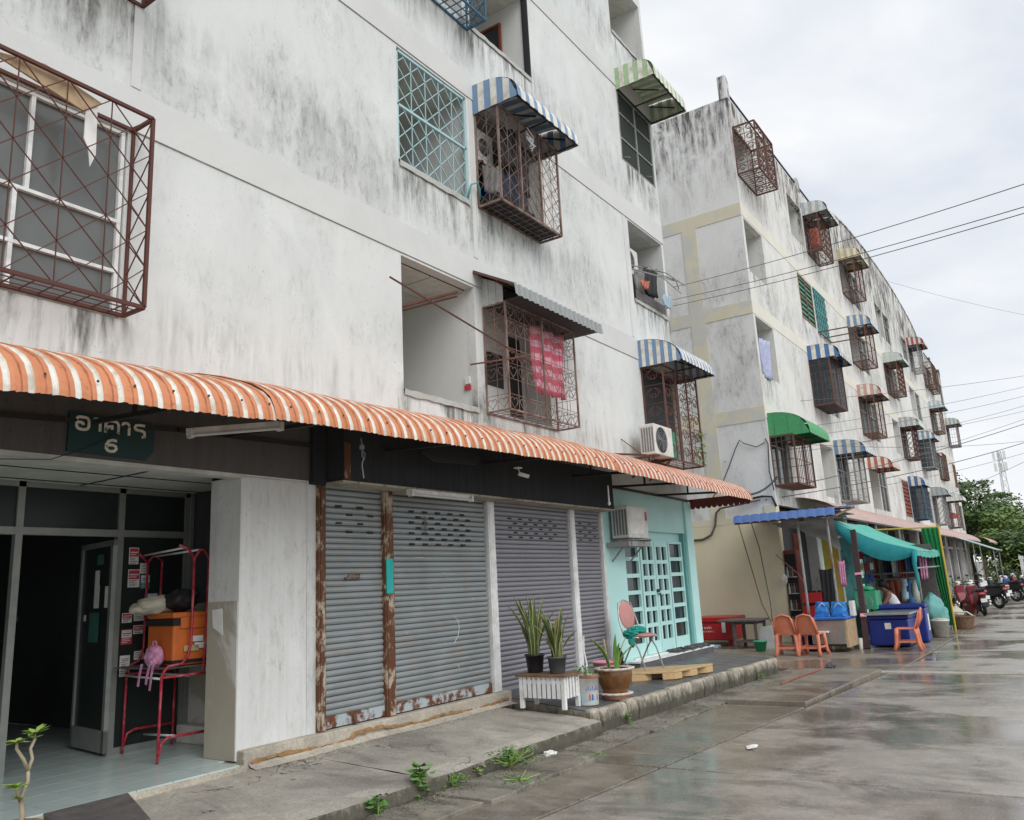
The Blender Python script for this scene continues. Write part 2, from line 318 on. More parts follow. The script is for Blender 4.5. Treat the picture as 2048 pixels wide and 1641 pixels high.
M['purple'] = simple('purple_print', (.16, .05, .30), .7)
M['tapeteal'] = simple('teal_tape', (.02, .42, .40), .6)
M['tower'] = simple('tower_steel', (.55, .56, .58), .6)
M['brickred'] = simple('red_pipe', (.26, .095, .06), .8, dirt=(.2, .15, .1), dirt_amt=.7)
M['tube_w'] = simple('fluorescent_tube', (.62, .62, .60), .4)

# ---------------------------------------------------------------- mesh helpers
OFF = {}
class MB:
    def __init__(s): s.v = []; s.f = []; s.m = []
    def add(s, vs, fs, mi=0):
        o = len(s.v); s.v += [tuple(x) for x in vs]
        for f in fs: s.f.append(tuple(i+o for i in f)); s.m.append(mi)
        return s
    def box(s, x0, x1, y0, y1, z0, z1, mi=0):
        return s.add([(x0,y0,z0),(x1,y0,z0),(x1,y1,z0),(x0,y1,z0),(x0,y0,z1),(x1,y0,z1),(x1,y1,z1),(x0,y1,z1)],
                     [(0,3,2,1),(4,5,6,7),(0,1,5,4),(1,2,6,5),(2,3,7,6),(3,0,4,7)], mi)
    def quad(s, a, b, c, d, mi=0): return s.add([a, b, c, d], [(0,1,2,3)], mi)
    def bar(s, p, q, w, h=None, mi=0):
        p, q = Vector(p), Vector(q); d = (q-p)
        if d.length < 1e-6: return s
        d.normalize(); a = Vector((0,0,1)) if abs(d.z) < .9 else Vector((0,1,0))
        e1 = d.cross(a).normalized(); e2 = d.cross(e1); h = h or w
        k = [(-1,-1),(1,-1),(1,1),(-1,1)]
        vs = [p+e1*(i*w/2)+e2*(j*h/2) for i, j in k]+[q+e1*(i*w/2)+e2*(j*h/2) for i, j in k]
        return s.add(vs, [(3,2,1,0),(4,5,6,7),(0,1,5,4),(1,2,6,5),(2,3,7,6),(3,0,4,7)], mi)
    def tube(s, pts, r, n=6, mi=0, cap=True):
        pts = [Vector(p) for p in pts]; k = len(pts); rs = r if isinstance(r, (list, tuple)) else [r]*k
        vs = []; prev = None
        for i, p in enumerate(pts):
            d = (pts[min(i+1,k-1)]-pts[max(i-1,0)]).normalized()
            if prev is None:
                a = Vector((0,0,1)) if abs(d.z) < .9 else Vector((1,0,0)); e = d.cross(a).normalized()
            else: e = (prev-d*prev.dot(d)).normalized()
            prev = e; e2 = d.cross(e)
            for j in range(n):
                t = 2*math.pi*j/n; vs.append(p+(e*math.cos(t)+e2*math.sin(t))*rs[i])
        fs = [(i*n+j, i*n+(j+1)%n, (i+1)*n+(j+1)%n, (i+1)*n+j) for i in range(k-1) for j in range(n)]
        if cap: fs += [tuple(range(n-1,-1,-1)), tuple(range((k-1)*n, k*n))]
        return s.add(vs, fs, mi)
    def lathe(s, prof, n=20, c=(0,0,0), mi=0, wob=None):
        vs = []
        for i, (r, z) in enumerate(prof):
            for j in range(n):
                t = 2*math.pi*j/n; rr = r*(1+(wob[i]*math.cos(t*wob[-1]) if wob else 0))
                vs.append((c[0]+rr*math.cos(t), c[1]+rr*math.sin(t), c[2]+z))
        k = len(prof)
        return s.add(vs, [(i*n+j, i*n+(j+1)%n, (i+1)*n+(j+1)%n, (i+1)*n+j) for i in range(k-1) for j in range(n)], mi)
    def prism(s, poly, y0, y1, mi=0, axis='y'):
        n = len(poly)
        def P(a, b, t): return (a, t, b) if axis == 'y' else ((t, a, b) if axis == 'x' else (a, b, t))
        vs = [P(a,b,y0) for a,b in poly]+[P(a,b,y1) for a,b in poly]
        return s.add(vs, [tuple(range(n)), tuple(range(2*n-1,n-1,-1))]+[((i+1)%n, i, n+i, n+(i+1)%n) for i in range(n)], mi)
    def ell(s, c, rx, ry, rz, nu=14, nv=9, mi=0, jit=0):
        vs = []
        for i in range(nv+1):
            a = math.pi*i/nv
            for j in range(nu):
                t = 2*math.pi*j/nu; q = 1+random.uniform(-jit, jit)
                vs.append((c[0]+rx*q*math.sin(a)*math.cos(t), c[1]+ry*q*math.sin(a)*math.sin(t), c[2]+rz*q*math.cos(a)))
        return s.add(vs, [(i*nu+j, (i+1)*nu+j, (i+1)*nu+(j+1)%nu, i*nu+(j+1)%nu) for i in range(nv) for j in range(nu)], mi)
    def mesh(s, name, mats):
        me = bpy.data.meshes.new(name); o = s.off
        me.from_pydata([(a-o.x, b-o.y, c-o.z) for a, b, c in s.v], [], s.f)
        for m in mats: me.materials.append(m)
        if len(mats) > 1:
            for p, i in zip(me.polygons, s.m): p.material_index = i
        return me
    def build(s, name, mats, parent=None, smooth=False, bev=0, label=None, kind=None):
        s.off = OFF.get(parent.name, Vector()) if parent else Vector()
        if not isinstance(mats, (list, tuple)): mats = [mats]
        mats = [M[m] if isinstance(m, str) else m for m in mats]
        me = s.mesh(name, mats)
        if smooth:
            for p in me.polygons: p.use_smooth = True
        o = bpy.data.objects.new(name, me); col.objects.link(o)
        if parent: o.parent = parent; OFF[o.name] = s.off
        if bev:
            b = o.modifiers.new('bevel', 'BEVEL'); b.width = bev; b.segments = 2; b.limit_method = 'ANGLE'
        if label: o['label'] = label
        if kind: o['kind'] = kind
        return o
def thing(name, label, cat, loc=(0,0,0), group=None):
    o = bpy.data.objects.new(name, None); o.empty_display_size = .2; col.objects.link(o); o.location = loc
    OFF[o.name] = Vector(loc); o['label'] = label; o['category'] = cat
    if group: o['group'] = group
    return o
def tag(o, label, cat, group=None):
    o['label'] = label; o['category'] = cat
    if group: o['group'] = group
    return o
def clone(o, loc, rz=0, label=None, parent=None, swap=None):
    c = o.copy(); col.objects.link(c); c.parent = parent
    if parent is None:
        c.location = loc; c.rotation_euler = (0, 0, rz)
        if label: c['label'] = label
    if swap and c.type == 'MESH' and c.data.materials and c.data.materials[0].name in swap:
        c.data = c.data.copy(); c.data.materials[0] = M[swap[o.data.materials[0].name]]
    for ch in o.children: clone(ch, None, 0, None, c, swap)
    return c
def inst(name, me, parent, loc=(0,0,0), rot=(0,0,0), scale=(1,1,1)):
    o = bpy.data.objects.new(name, me); col.objects.link(o); o.parent = parent; o.location = loc; o.rotation_euler = rot; o.scale = scale; return o
def jit(a): return random.uniform(-a, a)

def wall(mb, x0, x1, z0, z1, holes, y=0, t=.15, mi=0):
    xs = sorted({x0, x1, *[h[0] for h in holes], *[h[1] for h in holes]}); zs = sorted({z0, z1, *[h[2] for h in holes], *[h[3] for h in holes]})
    for a, b in zip(xs, xs[1:]):
        for c, d in zip(zs, zs[1:]):
            mx, mz = (a+b)/2, (c+d)/2
            if any(h[0] < mx < h[1] and h[2] < mz < h[3] for h in holes): continue
            mb.quad((a,y,c),(b,y,c),(b,y,d),(a,y,d), mi); mb.quad((b,y+t,c),(a,y+t,c),(a,y+t,d),(b,y+t,d), mi)
    for a, b, c, d in holes:
        mb.quad((a,y,c),(a,y,d),(a,y+t,d),(a,y+t,c), mi); mb.quad((b,y,c),(b,y+t,c),(b,y+t,d),(b,y,d), mi)
        mb.quad((a,y,c),(a,y+t,c),(b,y+t,c),(b,y,c), mi); mb.quad((a,y,d),(b,y,d),(b,y+t,d),(a,y+t,d), mi)
def room(mb, x0, x1, z0, z1, y0, y1, mw=0, mc=1, mf=2):
    mb.quad((x0,y0,z0),(x0,y0,z1),(x0,y1,z1),(x0,y1,z0), mw); mb.quad((x1,y0,z0),(x1,y1,z0),(x1,y1,z1),(x1,y0,z1), mw)
    mb.quad((x0,y1,z0),(x0,y1,z1),(x1,y1,z1),(x1,y1,z0), mw); mb.quad((x0,y0,z1),(x1,y0,z1),(x1,y1,z1),(x0,y1,z1), mc)
    mb.quad((x0,y0,z0),(x0,y1,z0),(x1,y1,z0),(x1,y0,z0), mf)

# ================================================================ the setting: ground, road, walk
g = MB(); g.quad((-60,-60,-.06),(400,-60,-.06),(400,300,-.06),(-60,300,-.06)); o = g.build('ground', 'road2'); o['kind'] = 'structure'
road = bpy.data.objects.new('road', None); col.objects.link(road); road['kind'] = 'structure'; OFF['road'] = Vector()
def slab(poly, z=0.0, t=.14, mat='road', parent=None, tilt=0, name='slab'):
    n = len(poly); b = MB(); vs = [(x, y, z-t) for x, y in poly]+[(x, y, z+jit(tilt)) for x, y in poly]
    b.add(vs, [tuple(range(n-1,-1,-1)), tuple(range(n, 2*n))]+[(i, (i+1)%n, n+(i+1)%n, n+i) for i in range(n)])
    return b.build(name, mat, parent or road, bev=.008)
gp = .015
xsj = [-14, -7, .2, 7.02, 14.52, 17.9, 21.5, 29, 36.5, 44, 52, 60, 70, 82, 96, 115]
for a, b in zip(xsj, xsj[1:]):
    ya = -2.62-.072*(a-5) if a < 17 else -3.45; yb = -2.62-.072*(b-5) if b < 17.95 else -3.45
    slab([(a+gp,ya-gp),(b-gp,yb-gp),(b-gp,-6.9),(a+gp,-6.9)][::-1] if False else [(a+gp,-6.9),(b-gp,-6.9),(b-gp,yb-gp),(a+gp,ya-gp)])
    slab([(a+gp,-11.2),(b-gp,-11.2),(b-gp,-6.92),(a+gp,-6.92)])
# inner strip between the long joint and the gutter
ys = lambda x: -2.62-.072*(x-5) if x < 17.5 else -3.45
for a, b in ((-14,-7),(-7,.2),(.2,7.02),(7.02,10.72)):
    slab([(a+gp,ys(a)+gp),(b-gp,ys(b)+gp),(b-gp,-1.98),(a+gp,-1.98)][0:2]+[(b-gp,-1.98),(a+gp,-1.98)], z=.0, mat='road2')
# raised drain strip with a broken end
slab([(10.75,-3.02),(14.5,-3.20),(14.5,-2.0),(10.75,-2.0)], z=.055, mat='road2')
slab([(14.54,-3.40),(17.88,-3.42),(17.88,-1.62),(14.54,-1.62)], z=.004, mat='road2')
slab([(17.92,-3.43),(21.48,-3.43),(21.48,.4),(17.92,.4)], z=.0, mat='road2')
slab([(15.05,-1.6),(17.88,-1.6),(17.88,3.2),(15.05,3.2)], z=.0, mat='road2')
slab([(17.92,.42),(20.75,.42),(20.75,9),(17.92,9)], z=0, mat='road2')
slab([(15.05,3.22),(17.88,3.22),(17.88,9),(15.05,9)], z=0, mat='road2')
for a, b in ((21.5,29),(29,36.5),(36.5,44),(44,52),(52,60),(60,70)):
    slab([(a+gp,-3.44),(b-gp,-3.44),(b-gp,.05),(a+gp,.05)], mat='road2')
slab([(14.46,-6.8),(14.62,-6.8),(14.70,-2.9),(14.42,-2.9)], z=.012, mat='walk', name='drain_channel_cover')

# gutter strip beside the kerb: broken concrete pieces
gut = bpy.data.objects.new('gutter', None); col.objects.link(gut); gut['kind'] = 'structure'; OFF['gutter'] = Vector()
def rag(a, b, y0, y1, n=7, amp=.03):
    return [(a+(b-a)*i/n, y0+(jit(amp) if 0 < i < n else 0)) for i in range(n+1)]+[(b+jit(.02)-(b-a)*i/n, y1+(jit(amp) if 0 < i < n else 0)) for i in range(n+1)]
for a, b, z, m, yo in ((-6,.6,.016,'gutter',-1.98),(.62,3.2,.02,'gutter',-1.96),(3.23,5.35,.03,'gutter',-2.06),(5.40,7.05,.036,'gutter',-2.1),(7.1,8.6,.012,'gutter',-1.92),(8.63,10.7,.010,'gutter',-1.96),(10.73,14.5,.008,'gutter',-1.98)):
    slab(rag(a, b, yo, -1.44), z=z, t=.12, mat=m, parent=gut, tilt=.004, name='broken_slab')

# pavement in front of building A (slopes to the kerb), with kerb edge
pav = bpy.data.objects.new('pavement', None); col.objects.link(pav); pav['kind'] = 'structure'; OFF['pavement'] = Vector()
def walkpiece(x0, x1, name='slab'):
    b = MB(); nx, ny = max(3, int((x1-x0)/.22)), 9
    def P(i, j):
        x = x0+(x1-x0)*i/nx; t = j/ny; y = -.10-1.43*t+(jit(.018) if j == ny and 0 < i < nx else 0)
        z = .245-.075*t-(.022 if j == ny else 0)+jit(.0035)
        if j == ny and random.random() < .14 and 0 < i < nx: z -= .03; y += .05
        return (x, y, z)
    top = [[P(i, j) for j in range(ny+1)] for i in range(nx+1)]
    vs = [p for r in top for p in r]; k = ny+1
    fs = [(i*k+j, i*k+j+1, (i+1)*k+j+1, (i+1)*k+j) for i in range(nx) for j in range(ny)]
    b.add(vs, fs)
    ed = [top[i][ny] for i in range(nx+1)]
    low = [(x, y-.012-jit(.01), z-.09) for x, y, z in ed]; bot = [(x, y+jit(.012), -.05) for x, y, z in ed]
    b.add(ed+low+bot, [(i, n1+i, n1+i+1, i+1) for n1 in (nx+1,) for i in range(nx)]+[(nx+1+i, 2*(nx+1)+i, 2*(nx+1)+i+1, nx+2+i) for i in range(nx)], 1)
    b.quad(top[0][0], top[0][ny], (x0,-1.5,-.05), (x0,-.1,-.05), 1); b.quad(top[nx][ny], top[nx][0], (x1,-.1,-.05), (x1,-1.5,-.05), 1)
    return b.build(name, ['walk', 'kerb'], pav)
for a, b in ((-9,-4.5),(-4.48,-.2),(-.18,3.1),(3.12,5.28),(5.295,8.22)): walkpiece(a, b)
# crumbling brown crack along the plinth foot, and a sloped mortar fillet below it
b = MB(); n = 60; vs = []
for i in range(n+1):
    x = 4.72+3.8*i/n; z = .285+.018*math.sin(i*.35)+jit(.008)+(.03 if 5.9 < x < 6.8 else 0); h = .006+abs(jit(.016)); vs += [(x,-.118-abs(jit(.012)),z-h),(x,-.112,z+h)]
b.add(vs, [(2*i,2*i+2,2*i+3,2*i+1) for i in range(n)]); b.build('crumbling_edge', 'rustdirt', pav)
b = MB(); vs = []
for i in range(n+1):
    x = 4.70+3.85*i/n; y = -.20-.03*math.sin(i*.21)+jit(.012); vs += [(x,y,.2425),(x,-.14,.262+jit(.004)),(x,-.104,.285)]
b.add(vs, [(3*i+k,3*i+3+k,3*i+4+k,3*i+1+k) for i in range(n) for k in range(2)]); b.build('mortar_fillet', 'plinth', pav)

# raised terrace with tiles and kerb stones
ter = bpy.data.objects.new('terrace', None); col.objects.link(ter); ter['kind'] = 'structure'; OFF['terrace'] = Vector()
def terp(u, v):   # u along the street 0..1, v 0 wall .. 1 kerb
    xa, xb = 8.62-.42*v, 15.0-.78*v
    return (xa+(xb-xa)*u, -.02-(1.32+.20*u)*v, .30-.048*v)
b = MB(); b.add([terp(0,0),terp(1,0),terp(1,1.06),terp(0,1.06)]+[(x,y,-.05) for x,y,z in (terp(0,0),terp(1,0),terp(1,1.06),terp(0,1.06))],
      [(0,3,2,1),(0,4,7,3),(3,7,6,2),(2,6,5,1)])
for i in range(4): b.v[i] = (b.v[i][0], b.v[i][1], b.v[i][2]-.012)
b.build('base', 'kerb', ter)
NU, NV = 16, 4
for i in range(NU):
    for j in range(NV):
        e = .004; u0, u1, v0, v1 = i/NU+e*.25, (i+1)/NU-e*.25, j/NV+e, (j+1)/NV-e
        q = [terp(u0,v0),terp(u0,v1),terp(u1,v1),terp(u1,v0)]; dz = jit(.0015)
        t = MB(); t.add([(x,y,z-.011) for x,y,z in q]+[(x,y,z+dz) for x,y,z in q], [(4,5,6,7),(0,1,5,4),(1,2,6,5),(2,3,7,6),(3,0,4,7)]); t.build('tile', 'tile_dark', ter)
u = 0
while u < .99:
    du = min(random.choice((.03,.045,.06,.085,.12,.15))*random.uniform(.85,1.15), 1-u)
    if 1-u-du < .02: du = 1-u
    a, c = terp(u+.0015,1.0), terp(u+du-.0015,1.0); d = .105+jit(.012); h = .004+jit(.012); t = MB()
    n = 4; pts = []
    for i in range(n+1):
        x = a[0]+(c[0]-a[0])*i/n; y = a[1]+(c[1]-a[1])*i/n; pts.append((x, y, a[2]+(c[2]-a[2])*i/n+h))
    rows = []
    for (x, y, z) in pts:
        k = jit(.012); rows.append([(x,y,z-.004),(x,y-d*.75,z+jit(.006)),(x,y-d+k,z-.03+jit(.01)),(x,y-d-.012+k,z-.13),(x,y-d+.01+k,-.03+jit(.012)),(x,y,-.05)])
    vs = [p for r in rows for p in r]
    fs = [(i*6+j, i*6+(j+1)%6, (i+1)*6+(j+1)%6, (i+1)*6+j) for i in range(n) for j in range(6)]+[tuple(range(6))[::-1], tuple(range(n*6, n*6+6))]
    t.add(vs, fs); t.build('kerb_stone', 'kerb', ter, bev=.012)
    u += du

# ================================================================ building A
FL = [(3.9,5.57),(6.81,8.42),(9.70,11.25),(12.6,14.1)]
A = thing('apartment_building', 'stained white apartment block in the foreground with shuttered shops under an orange awning', 'building', (5,4,0))
holesA = []
for z0, z1 in FL:
    for c in (-5.0, 1.69, 8.39): holesA += [(c-1.53,c-.09,z0,z1),(c+.09,c+1.73,z0,z1)]
    holesA.append((13.38,14.93,z0,z1))
b = MB(); wall(b, -7, 15.03, 2.72, 15.0, holesA)
# ground floor masonry
b.box(5.42,5.53,0,.25,.30,2.72); b.quad((15.03,0,0),(15.03,9,0),(15.03,9,15),(15.03,0,15)); b.quad((15.03,9,0),(-7,9,0),(-7,9,15),(15.03,9,15)); b.quad((-7,9,0),(-7,0,0),(-7,0,15),(-7,9,15))
b.quad((-7,0,15),(15.03,0,15),(15.03,9,15),(-7,9,15))
b.build('wall', 'wallA', A)
for h in holesA: b = MB(); room(b, h[0], h[1], h[2], h[3], .15, 2.1); b.build('balcony_recess', ['interior','ceil','plinth'], A)
for z in (5.61, 8.46, 11.30):
    b = MB(); b.box(-7,15.033,-.010,.0,z,z+.39 if z < 11 else z+.36); b.build('floor_band', 'bandA', A)
    b = MB(); b.box(-7,15.031,-.0125,-.002,z-.007,z-.001); b.build('drip_groove', 'groove', A)
for x in (3.46, 8.39, 13.20):
    b = MB(); b.box(x-.045,x+.045,-.008,0,6.02,8.44); b.build('column_strip', 'bandA', A)
# crumbling sills of the open balconies
for x0, x1, z in ((6.86,8.30,3.9),(8.48,10.12,9.70),(13.38,14.93,12.6),(6.86,8.3,6.81),(13.38,14.93,6.81)):
    b = MB(); n = 14; ps = []
    for i in range(n+1):
        x = x0+(x1-x0)*i/n; ps.append([(x,-.018-abs(jit(.012)),z-.05-abs(jit(.02))),(x,-.02+jit(.006),z+.014+jit(.008)),(x,.14,z+.012),(x,.14,z-.02)])
    b.add([p for r in ps for p in r], [(i*4+j,(i+1)*4+j,(i+1)*4+j+1,i*4+j+1) for i in range(n) for j in range(3)]); b.build('sill', 'sillgrey', A)
# pillar between lobby and shops, with a tan dado inside
b = MB(); b.box(4.65,5.42,.0,.44,.30,2.72); b.build('pillar', 'pillarA', A, bev=.008)
b = MB(); b.box(4.644,4.66,.012,.428,.31,1.62); b.build('dado', 'lowtan', A)
b = MB(); b.box(4.648,4.67,.06,.20,1.28,1.42,0); b.build('poster', 'purple', A)
b = MB(); b.prism([(.2,1.33),(.34,1.40),(.36,1.55),(.22,1.56)], 4.640, 4.652, axis='x'); b.build('torn_paper', 'paper', A)
b = MB(); b.box(4.66,8.60,-.10,.02,.0,.388); b.build('plinth', 'plinth', A, bev=.012)
# lobby
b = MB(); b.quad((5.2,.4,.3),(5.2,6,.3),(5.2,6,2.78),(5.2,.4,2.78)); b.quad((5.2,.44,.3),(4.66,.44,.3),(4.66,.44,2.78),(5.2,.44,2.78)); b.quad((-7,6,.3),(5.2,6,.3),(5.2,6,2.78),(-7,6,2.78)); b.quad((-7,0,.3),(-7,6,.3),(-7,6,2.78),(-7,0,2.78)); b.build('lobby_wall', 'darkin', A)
b = MB(); b.box(5.185,5.2,.44,1.5,.30,1.62); b.build('dado', 'lowtan', A)
b = MB(); b.box(5.05,5.19,.45,1.45,.30,.47); b.build('ledge', 'lowtan', A, bev=.015)
b = MB(); b.box(-7,4.64,-.16,.0,.0,.288); b.box(-7,5.2,.0,6,.0,.288); b.build('lobby_base', 'plinth', A)
tm = MB(); tm.off = Vector(); tm.box(.003,.297,.003,.297,0,.012); tme = tm.mesh('tile', [M['tile_pale']])
for i in range(12):
    for j in range(10):
        if i < 2 and j == 0: continue
        inst('tile', tme, A, Vector((5.18-.3*(i+1), -.15+.3*j, .288))-OFF[A.name])
b = MB(); b.box(-7,1.58,-.15,6,.288,.299); b.box(1.58,5.18,2.86,6,.288,.299); b.build('lobby_tiling', 'tile_pale', A)
for i in range(8):
    for j in range(5):
        x = 5.18-1.2*(i+1); y = .13+.6*j; t = MB(); t.box(x+.016,x+1.184,y+.014,y+.586,2.748,2.765); t.build('ceiling_panel', 'ceil', A)
for i in range(9): t = MB(); x = 5.18-1.2*i; t.box(x-.014,x+.014,.13,3.1,2.744,2.7475); t.build('ceiling_grid', 'joint', A)
for j in range(6): t = MB(); y = .13+.6*j; t.box(-4.4,5.18,y-.013,y+.013,2.7425,2.7465); t.build('ceiling_grid', 'joint', A)
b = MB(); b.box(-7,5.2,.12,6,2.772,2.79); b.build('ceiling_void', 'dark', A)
b = MB(); b.box(-7,4.7,-.004,.13,2.70,2.735); b.build('lintel_edge', 'ceil', A)
# aluminium glazed screen at the back of the lobby (y = 1.5)
scr = []
b = MB()
for x in (.9, 2.1, 3.47, 4.40, 5.12): b.box(x-.03,x+.03,1.47,1.53,.30,2.755)
b.box(-3,5.19,1.465,1.535,2.28,2.345); b.box(-3,5.19,1.47,1.53,2.70,2.755); b.box(4.43,5.1,1.47,1.53,.30,.36); b.box(5.14,5.185,1.46,1.54,.30,2.755)
scr = b.build('screen_frame', 'alu_dim', A)
for x0, x1, z0, z1 in ((3.5,4.37,2.345,2.70),(2.13,3.44,2.345,2.70),(.93,2.07,2.345,2.70),(4.43,5.09,2.345,2.70),(4.43,5.09,.36,2.28),(.93,2.07,.36,2.28)):
    b = MB(); b.box(x0,x1,1.495,1.505,z0,z1); b.build('pane', 'glasstint', scr)
# open door leaf swung inward, hinged at x = 4.37
def leafp(t, z): 
    c = Vector((4.345,1.46,0)); d = Vector((.12,.80,0)); return (c+d*t)+Vector((0,0,z))
b = MB()
for t0, t1, z0, z1 in ((0,.07,.33,2.25),(.95,1,.33,2.25),(0,1,.33,.52),(0,1,2.2,2.25)):
    p, q = leafp(t0,z0), leafp(t1,z0); n = Vector((.80,-.12,0)).normalized()*.02
    b.add([p-n,q-n,q+n,p+n]+[v+Vector((0,0,z1-z0)) for v in (p-n,q-n,q+n,p+n)], [(0,3,2,1),(4,5,6,7),(0,1,5,4),(1,2,6,5),(2,3,7,6),(3,0,4,7)])
dl = b.build('door', 'alu_dim', A)
b = MB(); b.quad(leafp(.07,.52),leafp(.95,.52),leafp(.95,2.2),leafp(.07,2.2)); b.build('pane', 'glasstint', dl)
def sticker(par, x, z, w, h, m, y=1.488, two=None):
    b = MB(); b.box(x,x+w,y-.002,y,z,z+h, 0)
    if two: b.box(x+.006,x+w-.006,y-.004,y-.0022,z+h*.45,z+h-.008, 1)
    k = 0; zz = z+h*(.38 if two else .85)
    while zz > z+.012: b.box(x+.010,x+w*random.uniform(.55,.9),y-.0035,y-.0021,zz-.005,zz, 2); zz -= .016
    if two: b.box(x+.014,x+w-.014,y-.0055,y-.0042,z+h*.68,z+h*.74, 3); b.box(x+.014,x+w*.7,y-.0055,y-.0042,z+h*.56,z+h*.60, 3)
    b.build('sticker', [m, two or m, 'dark' if m == 'paper' else 'paper', 'paper' if (two or m) != 'paper' else 'paperblue'], par, kind='stuff')
for x, z, w, h, m, t in ((4.50,2.02,.10,.16,'paper','paperred'),(4.62,1.93,.09,.10,'paper',None),(4.50,1.80,.12,.17,'paper','paperred'),(4.63,1.78,.10,.14,'papergreen','paper'),(4.68,1.50,.14,.24,'paperblue','paper'),
    (4.46,1.47,.10,.09,'paper','paperred'),(4.58,1.48,.11,.07,'paper',None),(4.46,1.27,.11,.14,'paperred','paper'),(4.58,1.36,.10,.08,'paper','paperred'),(4.46,.98,.10,.19,'paper',None),(4.60,1.12,.10,.08,'paper',None),(4.80,1.55,.09,.14,'paper','paperblue')): sticker(scr, x, z, w, h, m, two=t)
def dsticker(t0, z0, wt, h, m):
    b = MB(); n = Vector((-.80,.12,0)).normalized()*.008
    b.quad(leafp(t0,z0)+n,leafp(t0+wt,z0)+n,leafp(t0+wt,z0+h)+n,leafp(t0,z0+h)+n); b.build('sticker', m, dl)
for a in ((.35,1.30,.30,.28,'papergreen'),(.38,1.62,.16,.22,'paper'),(.40,1.84,.14,.14,'paper'),(.30,2.03,.2,.1,'papergreen'),(.12,1.62,.1,.2,'paper'),(.75,1.5,.08,.06,'paper')): dsticker(*a)

# fascia above the lobby
b = MB(); b.box(-7,5.46,-.012,0,2.735,3.34); b.build('fascia', 'fascia', A)
# shutter housing box
b = MB(); b.box(5.62,11.32,-.30,0,2.72,3.30); b.build('shutter_housing', 'housing', A, bev=.006)
b = MB(); b.box(5.60,11.33,-.305,-.02,2.70,2.722); b.build('housing_edge', 'kerb', A)
b = MB(); b.box(5.44,5.615,-.07,0,2.70,3.3); b.build('corner_flashing', 'housing', A)
b = MB(); b.box(5.62,5.70,-.31,-.302,2.73,3.1); b.build('rust_strip', 'rustframe', A)
b = MB(); b.box(5.53,11.36,.10,.14,.39,2.8); b.build('shop_void', 'dark', A)
# roller shutters
def shutter(x0, x1, mat, pitch=.0605, vents=None, zb=.50):
    root = MB(); root.box(x0,x1,.03,.034,.39,2.75); sh = root.build('roller_shutter', 'dark', A)
    s = MB(); s.off = Vector(); prof = [(.012,0),(-.004,.008),(-.014,.026),(-.014,.040),(-.002,.0545),(.012,.0585)]
    for a, c in zip(prof, prof[1:]): s.quad((0,a[0],a[1]),(x1-x0,a[0],a[1]),(x1-x0,c[0],c[1]),(0,c[0],c[1]))
    me = s.mesh('slat', [M[mat]])
    for p in me.polygons: p.use_smooth = False
    k = 0; z = zb
    while z < 2.70:
        inst('slat', me, sh, Vector((x0, .012+jit(.003), z))-OFF[A.name], (jit(.06),jit(.0012),0)); z += pitch; k += 1
    if vents:
        v = MB()
        for r in range(vents[1]):
            for q in range(vents[0]):
                xx = x0+(x1-x0)*(vents[2]+(vents[3]-vents[2])*(q+.5*(r%2))/(vents[0]-.5)); zz = 2.48-r*pitch*vents[4]+.018
                v.box(xx-.04,xx+.04,-.010,.004,zz,zz+.018)
        v.build('vent_slot', 'dark', sh, kind='stuff')
    return sh
s1 = shutter(5.62, 6.45, 'slatA', vents=(2,4,.25,.8,1.4))
s2 = shutter(6.59, 8.32, 'slatA', vents=(5,7,.2,.8,1.0))
s3 = shutter(8.50, 10.38, 'slatB', vents=(5,5,.2,.8,1.0), zb=.42)
s4 = shutter(10.53, 11.33, 'slatB', vents=(2,5,.25,.8,1.0), zb=.42)
for s, x0, x1 in ((s1,5.62,6.45),(s2,6.59,8.32)):
    b = MB(); b.box(x0,x1,-.012,.03,.40,.505); b.build('bottom_rail', 'rustrail', s, bev=.004)
for s, x0, x1 in ((s3,8.5,10.38),(s4,10.53,11.33)):
    b = MB(); b.box(x0,x1,-.006,.03,.375,.42); b.build('bottom_rail', 'slatB', s)
b = MB(); b.box(5.9,6.12,-.022,-.004,1.78,1.795); b.tube([(5.93,-.02,1.79),(5.93,-.03,1.82),(6.09,-.03,1.82),(6.09,-.02,1.79)], .006); b.build('handle', 'rustframe', s1)
b = MB(); b.bar((6.0,-.05,.40),(6.0,-.02,.47),.035); b.build('latch', 'cageR', s1)
b = MB(); b.tube([(7.15,-.02,2.46),(7.17,-.03,2.36),(7.14,-.03,2.28),(7.13,-.03,2.38),(7.15,-.02,2.46)], .006, 5); b.build('pull_loop', 'cablegrey', s2)
for q in (((7.62,1.33),(7.70,1.28),(7.73,1.20),(7.70,1.10),(7.62,1.02)),((6.95,2.0),(7.12,1.995)),((7.68,.78),(7.70,.74)),((7.9,.72),(7.93,.70)),((7.2,1.66),(7.24,1.655)),((8.0,1.5),(8.03,1.52)),((6.8,1.2),(6.83,1.18)),((7.45,1.82),(7.49,1.82))):
    b = MB(); [b.bar((p[0],-.005,p[1]),(r[0],-.005,r[1]),.007,.003) for p, r in zip(q, q[1:])]; b.build('scratch', 'paper', s2)
for x0, x1, m in ((5.53,5.62,'rustframe'),(6.45,6.59,'rustframe'),(8.34,8.48,'white'),(10.39,10.52,'white'),(11.34,11.40,'white')):
    b = MB(); b.box(x0,x1,-.045,.05,.39,2.70); b.box(x0+.02,x1-.02,-.055,-.04,.395,2.69); b.build('guide_post', m, A, bev=.004)
b = MB(); b.box(6.46,6.56,-.0585,-.05,1.62,1.98); b.build('tape_strip', 'tapeteal', A)
b = MB(); b.box(8.60,11.38,-.045,.02,.29,.373); b.build('skirting', 'tile_dark', A)
